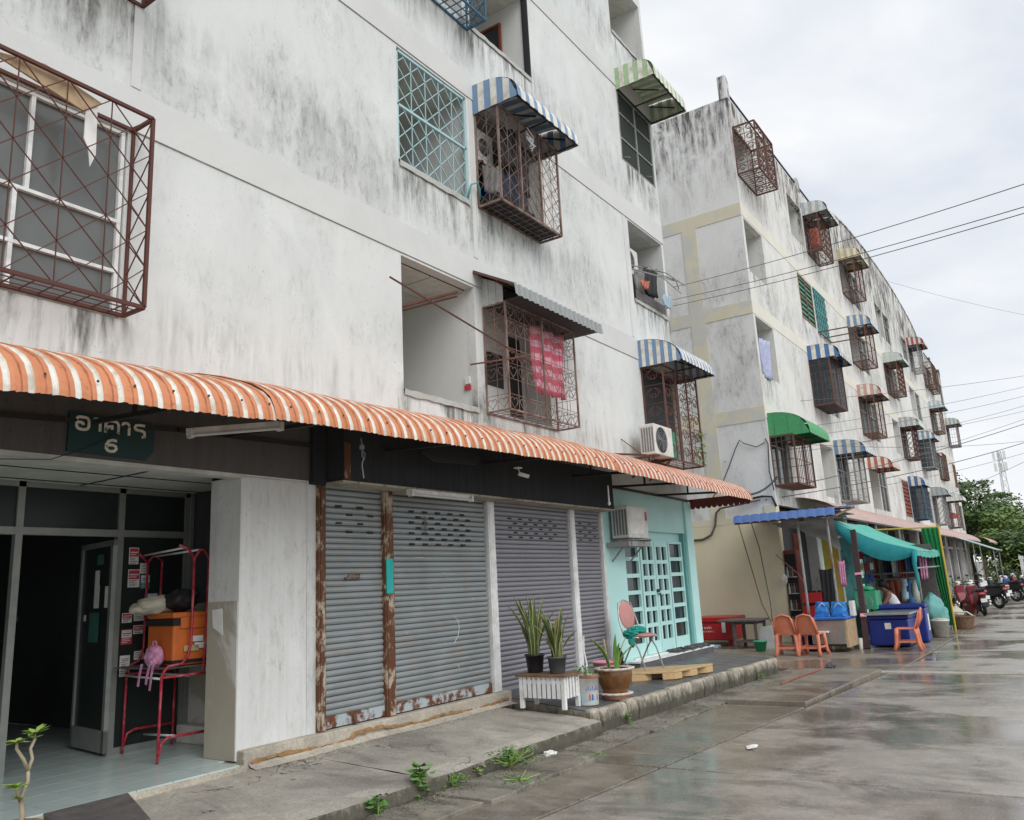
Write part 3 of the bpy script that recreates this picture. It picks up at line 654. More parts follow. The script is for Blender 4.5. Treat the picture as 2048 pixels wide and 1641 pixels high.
# aqua shop front
b = MB(); b.box(11.40,12.16,-.006,.12,.29,3.1); b.box(12.16,14.72,-.006,.12,2.46,3.1); b.box(14.72,15.035,-.05,.14,.29,3.05); b.box(14.60,14.72,.08,.12,.40,2.46)
b.build('shop_wall', 'teal', A, bev=.006)
b = MB(); b.box(12.16,14.60,.09,.12,2.30,2.46); b.build('lintel', 'teal', A)
b = MB(); b.box(14.62,14.718,-.002,.085,.42,2.78); b.build('reveal', 'tealdark', A)
b = MB(); b.box(11.9,15.0,-.24,-.05,.27,.375); b.build('step', 'tile_dark', A, bev=.006)
b = MB(); b.box(11.88,15.02,-.25,-.045,.375,.40); b.box(12.16,14.72,-.048,.1,.395,.415); b.build('step_edge', 'white', A)
b = MB(); b.box(12.18,14.6,.10,.11,.42,2.28); vd = b.build('shop_glass', 'glassdark', A)
df = MB(); y0, y1 = .035, .085
def fr(x0, x1, z0, z1): df.box(x0,x1,y0,y1,z0,z1)
for x0, x1, cols in ((12.18,12.76,1),(12.80,13.36,2),(13.38,13.94,2),(13.98,14.60,1)):
    e = .07 if cols == 2 else .05
    df.box(x0,x0+e,y0,y1,.42,2.30); df.box(x1-e,x1,y0,y1,.42,2.30)
    n = 6; zt, zb2 = 2.20 if cols == 2 else 2.26, .62
    df.box(x0+e,x1-e,y0,y1,zt,2.30); df.box(x0+e,x1-e,y0,y1,.42,zb2)
    for i in range(1, n): zz = zb2+(zt-zb2)*i/n; df.box(x0+e,x1-e,y0+.003,y1-.003,zz-.032,zz+.032)
    if cols == 2:
        xm = (x0+x1)/2
        for i in range(n): za, zc = zb2+(zt-zb2)*i/n+.032, zb2+(zt-zb2)*(i+1)/n-.032; df.box(xm-.025,xm+.025,y0+.004,y1-.004,za if i else zb2,zc if i < n-1 else zt)
df.build('door_frame', 'teal', vd)
b = MB(); b.box(13.33,13.41,.0,.04,1.42,1.47); b.tube([(13.34,.01,1.38),(13.37,-.02,1.40),(13.40,.01,1.38)], .012); b.build('lock', 'tube_dark', vd)

# ---------------------------------------------------------------- building sign with Thai lettering
sg = thing('building_sign', 'dark green building number sign with cream Thai lettering above the lobby', 'sign', (3.4,-.03,2.76))
b = MB(); b.prism([(3.07,2.77),(3.70,2.76),(3.76,2.83),(3.77,3.02),(3.73,3.07),(3.07,3.07)], -.035, -.013); b.build('board', 'signgreen', sg)
def stroke(mb, pts, ox, oz, sx, sz, w, y=-.0385):
    P = [Vector((ox+p[0]*sx, y, oz+p[1]*sz)) for p in pts]; L_, R_ = [], []
    for i, p in enumerate(P):
        d0 = (P[i]-P[i-1]).normalized() if i else (P[1]-P[0]).normalized(); d1 = (P[i+1]-P[i]).normalized() if i < len(P)-1 else d0
        t = (d0+d1).normalized(); n = Vector((-t.z,0,t.x)); k = w/2/max(.5, n.dot(Vector((-d0.z,0,d0.x)))); L_.append(p+n*k); R_.append(p-n*k)
    for i in range(len(P)-1):
        q = [R_[i],R_[i+1],L_[i+1],L_[i]]; mb.add(q+[v+Vector((0,.004,0)) for v in q], [(0,1,2,3),(0,4,5,1),(1,5,6,2),(2,6,7,3),(3,7,4,0)])
GL = {'o':[[(0,.80),(.12,.96),(.3,1),(.7,1),(.9,.92),(1,.72),(1,.26),(.88,.07),(.68,0),(.34,0),(.12,.07),(.02,.25),(.02,.46),(.12,.56),(.42,.56)],[(.42,.56),(.52,.5),(.54,.36)]],
      'a':[[(0,.78),(.12,.94),(.32,1),(.56,1),(.74,.92),(.80,.74),(.80,0)]],
      'k':[[(0,0),(0,.72),(.1,.92),(.3,1),(.7,1),(.9,.92),(1,.72),(1,0)],[(0,.14),(.2,.5),(.5,.56),(.5,.3)]],
      'r':[[(.95,1),(.36,1),(.12,.93),(.04,.77),(.14,.61),(.36,.55),(.72,.53),(.92,.43),(.95,.24),(.95,0)],[(.95,.04),(.7,.0)]],
      '6':[[(.98,.95),(.60,1),(.25,.88),(.05,.58),(.04,.28),(.2,.06),(.5,0),(.8,.06),(.96,.26),(.90,.48),(.6,.58),(.3,.55),(.06,.36)]]}
b = MB(); x = 3.125
for ch, wd in (('o',.095),('a',.075),('k',.105),('a',.075),('r',.095)):
    for s in GL[ch]: stroke(b, s, x, 2.945-(x-3.1)*.004, wd, .095, .021)
    x += wd+.028
for s in GL['6']: stroke(b, s, 3.36, 2.80, .09, .09, .021)
b.build('lettering', 'lettering', sg, kind='stuff')
b = MB(); b.tube([(2.6,-.03,2.66),(2.95,-.05,2.69),(3.2,-.06,2.80),(3.42,-.06,2.93),(3.55,-.06,3.02)], .0035, 5); b.build('loose_wire', 'cable', sg)

# ================================================================ awnings, cages, fittings
def prof_pts(depth, zt, zb, n=9, flat=False, y0=0, ex=2.0):
    if flat: return [(y0-depth*i/n, zt+(zb-zt)*i/n) for i in range(n+1)]
    return [(y0-depth*math.sin(math.pi/2*i/n)**(2/ex), zb+(zt-zb)*math.cos(math.pi/2*i/n)**(2/ex)) for i in range(n+1)]
def sheet(mb, x0, x1, prof, pitch, ridge=.012, stripes=(0,1), wide=1, dz=None, groove=None):
    n = max(2, int(round((x1-x0)/pitch))); k = len(prof); cols = []
    for i in range(n):
        a, c = x0+(x1-x0)*i/n, x0+(x1-x0)*(i+1)/n; w_ = c-a; mi = stripes[(i//wide)%len(stripes)]
        hi = ridge if i % 2 == 0 else 0
        cols += [(a+w_*.08, hi, mi), (c-w_*.08, hi, mi)]
    nrm = []
    for i in range(k):
        d = Vector((0, prof[min(i+1,k-1)][0]-prof[max(i-1,0)][0], prof[min(i+1,k-1)][1]-prof[max(i-1,0)][1])).normalized(); nrm.append(Vector((0, d.z, -d.y)))
    sgn = 1 if nrm[k//2].z >= 0 else -1
    vs = [];  fs = []; ms = []
    for x, h, m in cols:
        for i, (y, z) in enumerate(prof): v = Vector((x, y, z+(dz(x) if dz else 0)))+nrm[i]*(h*sgn); vs.append(v)
    o = len(mb.v); mb.v += [tuple(v) for v in vs]
    for c in range(len(cols)-1):
        mi = groove if groove is not None and c % 2 and cols[c][2] == 0 and cols[c+1][2] == 0 else (cols[c][2] or (cols[c+1][2] if groove is not None and c % 2 else cols[c][2]))
        for i in range(k-1): mb.f.append((o+c*k+i, o+(c+1)*k+i, o+(c+1)*k+i+1, o+c*k+i+1)); mb.m.append(mi)
def end_panel(mb, x, prof, zb, pitch=.1, stripes=(0,1), ridge=.010, sign=-1):
    y0, y1 = prof[0][0], prof[-1][0]; n = max(2, int(round(abs(y1-y0)/pitch)))
    def zt(y):
        for (a, b_), (c, d) in zip(prof, prof[1:]):
            if min(a,c)-1e-9 <= y <= max(a,c)+1e-9: return b_+(d-b_)*((y-a)/(c-a) if abs(c-a) > 1e-9 else 0)
        return prof[-1][1]
    for i in range(n):
        a, c = y0+(y1-y0)*i/n, y0+(y1-y0)*(i+1)/n; h = sign*ridge*(i % 2); mi = stripes[i % len(stripes)]
        mb.quad((x+h,a,zb),(x+h,c,zb),(x+h,c,zt(c)),(x+h,a,zt(a)), mi)
        if i: hp = sign*ridge*((i-1) % 2); mb.quad((x+hp,a,zb),(x+h,a,zb),(x+h,a,zt(a)),(x+hp,a,zt(a)), mi)
def awning(label, x0, x1, zt, zb, depth, c1, c2, pitch=.09, flat=False, ends=(1,1), name='striped_awning', cat='awning', group=None, ex=2.4):
    t = thing(name, label, cat, (x0, 0, zb), group)
    pr = prof_pts(depth, zt, zb+.04, flat=flat, ex=ex); pr.append((pr[-1][0]-.004, zb))
    b = MB(); sheet(b, x0, x1, pr, pitch); b.build('sheet', [c1, c2], t)
    for e, x, s in ((ends[0], x0-.003, -1), (ends[1], x1+.003, 1)):
        if e: b = MB(); end_panel(b, x, pr[:-1], zb-.01, pitch, sign=s); b.build('end_panel', [c1, c2], t)
    b = MB(); zf = zb+.02
    b.bar((x0,-.02,zf),(x1,-.02,zf),.025); b.bar((x0,-depth+.03,zf),(x1,-depth+.03,zf),.025)
    for x in (x0+.02, (x0+x1)/2, x1-.02): b.bar((x,-.02,zf),(x,-depth+.03,zf),.022); b.bar((x,-.02,zt-.04),(x,-depth*.7,zf+(zt-zf)*.35),.02)
    b.build('frame', 'tube_dark', t); return t

def heart(mb, c, ax, s, w):
    # c centre, ax horizontal axis vector
    P = []
    for i in range(13):
        t = 2*math.pi*i/12; P.append((.062*16*math.sin(t)**3, .062*(13*math.cos(t)-5*math.cos(2*t)-2*math.cos(3*t)-math.cos(4*t))))
    q = [Vector(c)+Vector(ax)*(a*s)+Vector((0,0,b_*s)) for a, b_ in P]
    for a, b_ in zip(q, q[1:]): mb.bar(a, b_, w)
def scroll(mb, c, ax, s, w):
    P = [(.9*math.cos(t*.6)*(1-t/14), .9*math.sin(t*.6)*(1-t/14)) for t in range(13)]
    for sg_ in (1, -1):
        q = [Vector(c)+Vector(ax)*(a*s*sg_)+Vector((0,0,b_*s)) for a, b_ in P]
        for a, b_ in zip(q, q[1:]): mb.bar(a, b_, w)
def grille(mb, o, ax, W, H, pat, w, cell=.22):
    """lattice in the plane through o spanned by ax (unit) and z"""
    o, ax = Vector(o), Vector(ax); Zv = Vector((0,0,1))
    def P(a, h): return o+ax*a+Zv*h
    def clip(a0, h0, a1, h1):
        t0, t1 = 0.0, 1.0; da, dh = a1-a0, h1-h0
        for p, q in ((-da, a0), (da, W-a0), (-dh, h0), (dh, H-h0)):
            if abs(p) < 1e-9:
                if q < 0: return
            else:
                r = q/p
                if p < 0: t0 = max(t0, r)
                else: t1 = min(t1, r)
        if t1-t0 > .02: mb.bar(P(a0+da*t0, h0+dh*t0), P(a0+da*t1, h0+dh*t1), w)
    nx = max(1, round(W/cell)); nz = max(1, round(H/cell)); cx, cz = W/nx, H/nz
    if pat in ('diag', 'tri'):
        for i in range(1, nx): clip(i*cx, 0, i*cx, H)
        s = cz*1.0 if pat == 'diag' else cz*.58*2
        k = -int(W/cx)-2
        while k*s < H+W*s/cx:
            clip(0, k*s, W, k*s+W*s/cx); clip(0, k*s+W*s/cx, W, k*s); k += 1
    elif pat == 'vert':
        for i in range(1, nx): clip(i*cx, 0, i*cx, H)
        for h in (.12*H, .5*H, .88*H): clip(0, h, W, h)
    elif pat == 'mesh':
        for i in range(1, nx): clip(i*cx, 0, i*cx, H)
        for j in range(1, nz): clip(0, j*cz, W, j*cz)
    elif pat == 'heart':
        for i in range(1, nx): clip(i*cx, 0, i*cx, H)
        for j in range(1, nz): clip(0, j*cz, W, j*cz)
        for i in range(nx):
            for j in range(nz):
                if j not in (1, nz-3): heart(mb, P((i+.5)*cx, (j+.52)*cz), ax, min(cx,cz)*.42, w)
    elif pat == 'scroll':
        for i in range(1, nx): clip(i*cx, 0, i*cx, H)
        for j in range(1, nz): clip(0, j*cz, W, j*cz)
        for i in range(nx):
            for j in range(nz): scroll(mb, P((i+.5)*cx, (j+.5)*cz), ax, min(cx,cz)*.46, w)
def cage(label, x0, x1, z0, z1, depth, pat, mat, w=.011, cell=.22, name='window_cage', side=None, group=None, fw=.028, mids=1, bottom='mesh', netting=None):
    t = thing(name, label, 'window cage', (x0, 0, z0), group); f = MB(); y = -depth
    for z in (z0, z1):
        f.bar((x0,y,z),(x1,y,z),fw); f.bar((x0,-.012,z),(x1,-.012,z),fw)
        for x in (x0, x1): f.bar((x,-.012,z),(x,y,z),fw)
    for x in (x0, x1): f.bar((x,y,z0),(x,y,z1),fw); f.bar((x,-.012,z0),(x,-.012,z1),fw*.9)
    for i in range(1, mids+1): xx = x0+(x1-x0)*i/(mids+1); f.bar((xx,y,z0),(xx,y,z1),fw)
    f.build('frame', mat, t)
    g = MB(); grille(g, (x0,y,z0), (1,0,0), x1-x0, z1-z0, pat, w, cell); g.build('front_grille', mat, t)
    for x in (x0, x1):
        g = MB(); grille(g, (x,-.01,z0), (0,-1,0), depth-.01, z1-z0, side or pat, w, cell); g.build('side_grille', mat, t)
    if bottom:
        g = MB(); n = max(2, int((x1-x0)/.13))
        for i in range(n+1):
            a = x0+(x1-x0)*i/n; g.bar((a,-.01,z0),(a,y,z0),w)
        for q in (.33,.66): g.bar((x0,y*q,z0),(x1,y*q,z0),w)
        g.build('bottom_grille', mat, t)
    if netting:
        g = MB(); e = .006; g.quad((x0-e,y-e,z0),(x1+e,y-e,z0),(x1+e,y-e,z1),(x0-e,y-e,z1)); g.quad((x0-e,y,z0),(x0-e,0,z0),(x0-e,0,z1),(x0-e,y,z1)); g.quad((x1+e,y,z0),(x1+e,0,z0),(x1+e,0,z1),(x1+e,y,z1)); g.quad((x0,y,z0-.004),(x1,y,z0-.004),(x1,0,z0-.004),(x0,0,z0-.004))
        g.build('netting', netting, t)
    return t
def netmat(name, c, dens):
    m, n, b = new_mat(name); b.inputs['Base Color'].default_value = (*c, 1); b.inputs['Roughness'].default_value = .9
    tr = nd(n, 'ShaderNodeBsdfTransparent'); mx = nd(n, 'ShaderNodeMixShader'); mx.inputs[0].default_value = dens
    lk(n, tr.outputs[0], mx.inputs[1]); lk(n, b.outputs[0], mx.inputs[2]); lk(n, mx.outputs[0], n.nodes['Material Output'].inputs[0]); return m
M['net_dark'] = netmat('dark_netting', (.04, .05, .06), .72); M['net_green'] = netmat('green_mosquito_mesh', (.035, .045, .035), .85)

# ---- long orange awning over the shops
aw = thing('shop_awning', 'long weathered orange and white corrugated awning over the shop fronts', 'awning', (5,-.6,3))
def eavez(x): 
    K = ((-6,2.62),(2,2.83),(4,2.93),(9,3.045),(12,3.02),(15.1,2.975))
    for (a, p), (c, q) in zip(K, K[1:]):
        if x <= c: return p+(q-p)*(x-a)/(c-a)
    return K[-1][1]
for x0, x1, lift, m in ((-6,3.985,0,'orange'),(3.97,9.62,.012,'orange'),(9.60,15.06,.0,'orange2')):
    pr = [(y, z+lift) for y, z in ((0,.60),(-.3,.535),(-.6,.455),(-.85,.375),(-1.0,.315),(-1.12,.25),(-1.2,.18),(-1.25,.10),(-1.27,.04),(-1.275,0))]
    b = MB(); n = int(round((x1-x0)/.135)); p3 = (x1-x0)/n/4
    sheet(b, x0, x1, pr, p3, .011, (0,0,0,1), 1, dz=lambda x: eavez(x)+.004*math.sin(x*3.1)+.003*math.sin(x*11.7)+jit(.004), groove=2); b.build('sheet', [m, 'sheetwhite', 'awngroove'], aw)
    f = MB(); n = 6
    for i in range(n):
        xa, xb = x0+(x1-x0)*i/n, x0+(x1-x0)*(i+1)/n; za, zb = eavez(xa), eavez(xb)
        f.bar((xa,-1.22,za+.05),(xb,-1.22,zb+.05),.035); f.bar((xa,-.02,za+.12),(xb,-.02,zb+.12),.035); f.bar((xa,-.6,za+.36),(xb,-.6,zb+.36),.03)
    x = x0+.5
    while x < x1: ze = eavez(x); f.bar((x,-.02,ze+.12),(x,-1.22,ze+.05),.035); f.bar((x,-.02,ze+.54),(x,-.9,ze+.30),.025); f.bar((x,-.6,ze+.1),(x,-.6,ze+.42),.025); x += 1.75
    f.build('frame', 'tube_dark', aw)
    g = MB(); x = x0+.2
    while x < x1: g.ell((x+jit(.04),-1.262,eavez(x)+.13),.010,.010,.010,6,4); x += .27
    g.build('screws', 'cageR', aw, kind='stuff')
b = MB(); n = 11
for i in range(n):
    y = -.03-1.2*i/n; r = 1.2/n/2
    pts = [(y-r+r*math.cos(math.pi*(1-k/6)), 2.985-.06*math.sin(math.pi*k/6)) for k in range(7)]
    b.prism([(y-2*r,3.12),(y,3.12)]+[(q,z) for q, z in pts][::-1], 15.045, 15.06, axis='x')
b.build('end_valance', 'sheetred', aw)

# ---- fittings under the awning
def tube_light(label, p, q, tilt=.0):
    t = thing('tube_light', label, 'light', tuple(p)); p, q = Vector(p), Vector(q); d = (q-p)
    b = MB(); b.bar(p, q, .05, .06); b.build('batten', 'whitepl', t)
    b = MB(); b.tube([p+d*.03+Vector((0,-.045,-.03)), q-d*.03+Vector((0,-.045,-.03))], .014, 8); b.build('tube', 'tube_w', t)
    for k in (.015, .985): b = MB(); c = p+d*k+Vector((0,-.03,-.015)); b.box(c.x-.015,c.x+.015,c.y-.03,c.y+.03,c.z-.035,c.z+.035); b.build('end_cap', 'whitepl', t)
tube_light('dirty fluorescent batten fixed under the black shutter housing', (6.52,-.33,2.665), (7.60,-.33,2.665))
tube_light('fluorescent batten hanging at an angle under the orange awning', (3.85,-.35,2.96), (4.32,-.90,3.0))
t = thing('security_camera', 'small white security camera under the awning edge', 'camera', (8.0,-.8,2.95))
b = MB(); b.box(7.90,7.98,-.84,-.77,2.985,3.0); b.tube([(7.94,-.81,2.985),(7.94,-.82,2.945),(7.96,-.84,2.92)], .008); b.build('bracket', 'whitepl', t)
b = MB(); b.bar((7.93,-.81,2.925),(8.02,-.90,2.885),.042); b.build('body', 'acbody', t, bev=.007)
b = MB(); b.tube([(5.15,-1.0,2.98),(5.17,-1.0,2.90),(5.14,-1.02,2.84),(5.18,-1.0,2.80),(5.16,-1.0,2.74),(5.17,-1.01,2.62)], .007, 5); b.ell((5.16,-1.0,2.90),.03,.02,.03); b.tube([(5.16,-1,2.88),(5.20,-1,2.84),(5.19,-1,2.79),(5.16,-1,2.82)], .006, 5)
tag(b.build('string_knot', 'cablegrey'), 'knotted pale string hanging from the awning frame', 'string')
b = MB(); b.tube([(10.2,-.8,2.95),(10.2,-.8,2.72)], .012); b.ell((10.2,-.8,2.70),.022,.022,.03); tag(b.build('pull_switch', 'whitepl'), 'white pull switch hanging under the right half of the awning', 'switch')
# torn dark sheet and boards stuffed under the awning
b = MB(); b.prism([(6.3,3.02),(6.5,2.93),(6.75,2.95),(7.2,2.97),(7.3,3.06),(6.6,3.12)], -.75, -.72); tag(b.build('torn_sheet', 'dark'), 'torn black plastic sheet tucked under the awning', 'sheet')

# ---- air conditioners
def ac(label, x0, x1, y0, y1, z0, z1, fan=True, loc_wall=0, name='ac_unit'):
    t = thing(name, label, 'air conditioner', (x0, y0, z0)); b = MB(); b.box(x0,x1,y1,y0,z0,z1); b.build('body', 'acbody', t, bev=.015)
    g = MB(); n = 5; d = (y0-y1)
    for i in range(n): ya = y1+d*(.08+.86*i/n); g.box(x0-.004,x0+.002,ya,ya+d*.86/n*.62,z0+.05,z1-.06)
    g.build('coil_fins', 'acfin', t)
    cx, cz = x0+(x1-x0)*.36, (z0+z1)/2; r = min((x1-x0)*.33, (z1-z0)*.42)
    if fan:
        b = MB(); 
        vs = [(cx+r*math.cos(k*math.pi/14), y1-.004, cz+r*math.sin(k*math.pi/14)) for k in range(28)]; b.add(vs, [tuple(range(27,-1,-1))]); b.build('fan_opening', 'dark', t)
        b = MB()
        for q in (1, .8, .6, .4, .22): b.tube([(cx+r*q*math.cos(k*math.pi/10), y1-.012, cz+r*q*math.sin(k*math.pi/10)) for k in range(21)], .004, 4, cap=False)
        for k in range(8): a = k*math.pi/4; b.bar((cx,y1-.012,cz),(cx+r*math.cos(a),y1-.012,cz+r*math.sin(a)),.006)
        b.build('fan_guard', 'acfin', t)
        b = MB()
        for k in range(3):
            a = k*2.09+.4; b.add([(cx,y1-.007,cz),(cx+r*.9*math.cos(a),y1-.007,cz+r*.9*math.sin(a)),(cx+r*.85*math.cos(a+.8),y1-.008,cz+r*.85*math.sin(a+.8))], [(0,1,2)])
        b.build('fan_blade', 'greypl', t)
    else:
        b = MB(); b.box(x0+.05,x1-.16,y1-.006,y1+.002,z0+.06,z1-.05); b.build('front_panel', 'whitepl', t, bev=.01)
        b = MB(); b.box(x1-.10,x1-.03,y1-.004,y1+.001,z1-.22,z1-.08); b.build('label_sticker', 'paperred', t)
    b = MB()
    for x in (x0+.04, x1-.04): b.bar((x,loc_wall,z0-.03),(x,y1-.05,z0-.03),.035); b.bar((x,loc_wall-.01,z0-.35),(x,y1+.05,z0-.04),.02)
    b.build('bracket', 'cageR' if fan else 'cagegrey', t); return t
ac('white air conditioner with round fan on a rusty bracket above the orange awning', 12.62, 13.38, -.22, -.50, 3.71, 4.24)
ac('cream air conditioner with square front panel beside the aqua shop wall', 11.64, 12.36, -.06, -.36, 2.29, 2.80, fan=False)
b = MB(); b.box(11.52,12.30,-.40,-.02,2.16,2.235); 
tag(b.build('lattice_shelf', 'cagegrey'), 'pale perforated shelf under the aqua shop air conditioner', 'shelf')
b = MB(); b.bar((11.95,0,3.70),(11.98,-.62,3.60),.03); b.bar((12.35,0,4.0),(12.40,-.35,3.68),.014); tag(b.build('wall_bracket', 'cageR'), 'bare rusty bracket arm left of the fan air conditioner', 'bracket')

def cloth(label, name, mat, x, y, z, w, h, ry=0, cat='clothing', fold=3, sag=.03):
    b = MB(); n, k = 12, 8
    vs = [(x+(i/n-.5)*w*(1-.12*j/k), y+.035*math.sin(i/n*math.pi*2*fold+j*.4), z-h*j/k-sag*math.sin(math.pi*i/n)*(1 if j == 0 else .6)+(jit(.02) if j == k else 0)) for j in range(k+1) for i in range(n+1)]
    vs = [(vx+(vy-y)*math.sin(ry), y+(vy-y)*math.cos(ry)-(vx-x)*math.sin(ry), vz) for vx, vy, vz in vs]
    b.add(vs, [(j*(n+1)+i,j*(n+1)+i+1,(j+1)*(n+1)+i+1,(j+1)*(n+1)+i) for j in range(k) for i in range(n)])
    o = b.build(name, mat, smooth=True); s = o.modifiers.new('thick','SOLIDIFY'); s.thickness = .006; return tag(o, label, cat)
# ---- building A windows, cages and awnings
# sliding window behind the big diamond cage
b = MB(); b.box(1.78,3.42,.05,.055,3.9,5.57); wn = b.build('window', 'glassgrey', A)
f = MB()
for x, za, zc in ((1.80,3.9,5.57),(2.66,4.74,5.57),(2.58,3.9,4.74),(3.39,3.9,5.57)): f.box(x-.016,x+.016,.015,.05,za,zc)
for z in (3.92,4.30,4.74,5.55): f.box(1.8,3.4,.012,.048,z-.014,z+.014)
f.build('window_frame', 'white', wn)
cage('large brown diamond-lattice cage over the aluminium window at upper left', 1.70, 3.46, 3.93, 5.60, .30, 'diag', 'cageA', .008, .37, mids=0)
b = MB(); b.prism([(2.2,5.56),(2.9,5.42),(3.05,5.55),(2.6,5.66)], -.26, -.24); tag(b.build('cardboard_scrap', 'woodpale'), 'brown cardboard scrap wedged in the top of the large diamond cage', 'cardboard')
b = MB(); b.prism([(2.93,5.50),(3.02,5.52),(3.03,5.1),(2.99,4.98),(2.97,5.12),(2.93,5.2)], -.245, -.235); tag(b.build('torn_cloth', 'paper'), 'strip of white torn plastic hanging in the large diamond cage', 'cloth')
cage('rusty cage just showing at the top left corner', 1.70, 3.48, 6.84, 8.40, .32, 'diag', 'cageA', .012, .26, mids=1)
# light blue flush grille
t = thing('blue_window_grille', 'pale blue geometric iron grille flush in the second floor window', 'window grille', (6.86,0,6.81)); f = MB()
for z in (6.84,7.62,8.39): f.bar((6.87,.03,z),(8.29,.03,z),.035)
for x in (6.88,8.28): f.bar((x,.03,6.82),(x,.03,8.42),.035)
f.build('frame', 'cageblue', t); g = MB(); grille(g, (6.88,.03,6.84), (1,0,0), 1.4, .76, 'tri', .011, .28); grille(g, (6.88,.03,7.64), (1,0,0), 1.4, .74, 'tri', .011, .28); g.build('lattice', 'cageblue', t)
t = thing('metal_basin', 'shiny metal basin leaning inside the pale blue grille', 'basin', (7.6,.25,6.83)); b = MB(); b.lathe([(.0,.0),(.16,.02),(.22,.10),(.25,.13),(.24,.14),(.2,.1)], 20); o = b.build('bowl', 'steel', t, smooth=True); o.location = (0,0,.0); t.rotation_euler = (1.25,0,.3); t.location = (7.55,.14,7.02)
# cage with blue awning, washing and appliances inside
awning('blue and white striped awning with end panel over the second floor cage', 8.46, 10.16, 8.69, 8.24, .76, 's_blue', 'sheetwhite', .105)
cage('tall rusty cage crammed with washing under the blue striped awning', 8.49, 10.08, 6.81, 8.26, .40, 'diag', 'cageB', .0065, .22, mids=2)
ac('small white air conditioner inside the cage under the blue awning', 8.62, 9.0, .35, .05, 7.62, 8.12, loc_wall=.5)
b = MB(); b.box(8.5,10.06,-.38,.0,6.825,6.84); b.box(8.56,9.5,-.3,.1,6.85,6.98); tag(b.build('dark_tray', 'dark', bev=.01), 'black sheeting on the floor of the washing cage', 'sheet')
cloth('black jacket hanging at the front of the washing cage', 'hanging_clothes', 'blackcloth', 8.95, -.28, 8.15, .34, .62, .5)
cloth('dark grey trousers hanging beside the washer', 'hanging_clothes', 'greypl', 9.45, -.1, 8.05, .34, .95, .2)
b = MB(); b.box(9.1,9.6,.05,.5,6.85,7.55); tag(b.build('blue_wash_tub', 'bluepl', bev=.05), 'dark blue tub inside the cage under the blue awning', 'tub')
t = thing('washing_machine', 'white front-loading washer at the right of the washing cage', 'washing machine', (9.62,-.3,6.86)); b = MB(); b.box(9.62,10.03,-.36,.05,6.86,7.9); b.build('body', 'whitepl', t, bev=.02)
b = MB(); b.lathe([(.02,0),(.13,0),(.16,.02),(.17,.0)], 24); o = b.build('door_ring', 'greypl', t, smooth=True); o.location = (.2,-.065,.42); o.rotation_euler = (R(90),0,0)
cloth('grey patterned clothes hanging in the left of the washing cage', 'hanging_clothes', 'greytarp', 8.62, -.16, 7.45, .2, .42, .9)
cloth('navy shirt bundled low in the washing cage', 'hanging_clothes', 'jeans', 9.0, -.2, 7.5, .6, .5, .2)
cloth('dark clothes hanging in the middle of the washing cage', 'hanging_clothes', 'blackcloth', 9.2, -.2, 8.0, .55, .75, .3)
b = MB(); 
for i in range(7): b.tube([(9.15+jit(.05),-.45+jit(.03),8.17-.03*i),(9.25+jit(.04),-.5+jit(.03),8.06-.03*i),(9.2+jit(.05),-.48,8.0-.03*i)], .006, 5)
tag(b.build('coat_hangers', 'white'), 'tangle of white coat hangers dangling under the blue awning', 'hangers')
b = MB(); b.tube([(8.25,-.01,6.86),(8.27,-.06,7.05),(8.36,-.10,7.10),(8.46,-.06,7.05),(8.50,-.03,6.92)], .013, 7); tag(b.build('green_hose', 'tealdark', smooth=True), 'green hose looped between the blue grille and the washing cage', 'hose')
# heart cage and zinc awning
t = thing('zinc_awning', 'grey corrugated lean-to awning over the heart-pattern cage', 'awning', (8.3,0,5.4))
b = MB(); sheet(b, 8.28, 10.66, prof_pts(.64, 5.80, 5.46, 6, True), .065, .016, (0,0)); b.build('sheet', 's_zincdark', t)
b = MB(); sheet(b, 8.28, 10.66, [(-.646,5.475),(-.665,5.31)], .065, .018, (0,0)); b.build('front_valance', 's_zincdark', t)
b = MB(); b.box(8.50,10.60,-.63,-.005,5.345,5.36); b.build('soffit', 'darkin', t)
b = MB(); end_panel(b, 8.47, prof_pts(.36, 5.76, 5.58, 6, True), 5.33, .06, (0,0)); b.build('end_panel', 's_zinc', t)
b = MB(); b.bar((8.28,-.02,5.78),(10.66,-.02,5.78),.02); b.bar((8.28,-.02,5.78),(8.28,-.62,5.46),.02); b.bar((8.30,-.38,5.56),(10.6,-.38,5.56),.025); b.build('frame', 'cageR', t)
cage('pinkish brown iron cage with heart pattern on the first floor', 8.48, 10.27, 3.87, 5.33, .37, 'heart', 'cageB', .006, .215, mids=1, fw=.024)
m, n, bs = new_mat('red_white_check'); pz = posn(n); sx = nd(n,'ShaderNodeSeparateXYZ'); lk(n, pz, sx.inputs[0])
cx_ = math_(n,'LESS_THAN', math_(n,'FRACT', math_(n,'MULTIPLY', math_(n,'ADD', sx.outputs[0], math_(n,'MULTIPLY', noise(n, pz, 5, 2), .05)), 6.5)), .42); cz_ = math_(n,'LESS_THAN', math_(n,'FRACT', math_(n,'MULTIPLY', sx.outputs[2], 5.2)), .5)
lk(n, mixc(n, math_(n,'MAXIMUM', math_(n,'MULTIPLY', cx_, .45), math_(n,'MULTIPLY', cz_, .85)), (.62,.33,.40), (.52,.055,.10)), bs.inputs['Base Color']); bs.inputs['Roughness'].default_value = .8; M['redwhite'] = m
cloth('red and white checked cloth hung behind the heart-pattern cage', 'checked_cloth', 'redwhite', 9.66, -.29, 5.24, .92, .98, 0, 'cloth')
b = MB(); b.box(8.55,10.1,.42,.46,3.9,5.57); iw = b.build('inner_partition', 'interior', A)
b = MB(); b.box(8.62,9.5,.408,.418,4.45,4.95); b.box(9.65,9.98,.408,.418,3.95,5.3); b.build('dark_opening', 'darkin', iw)
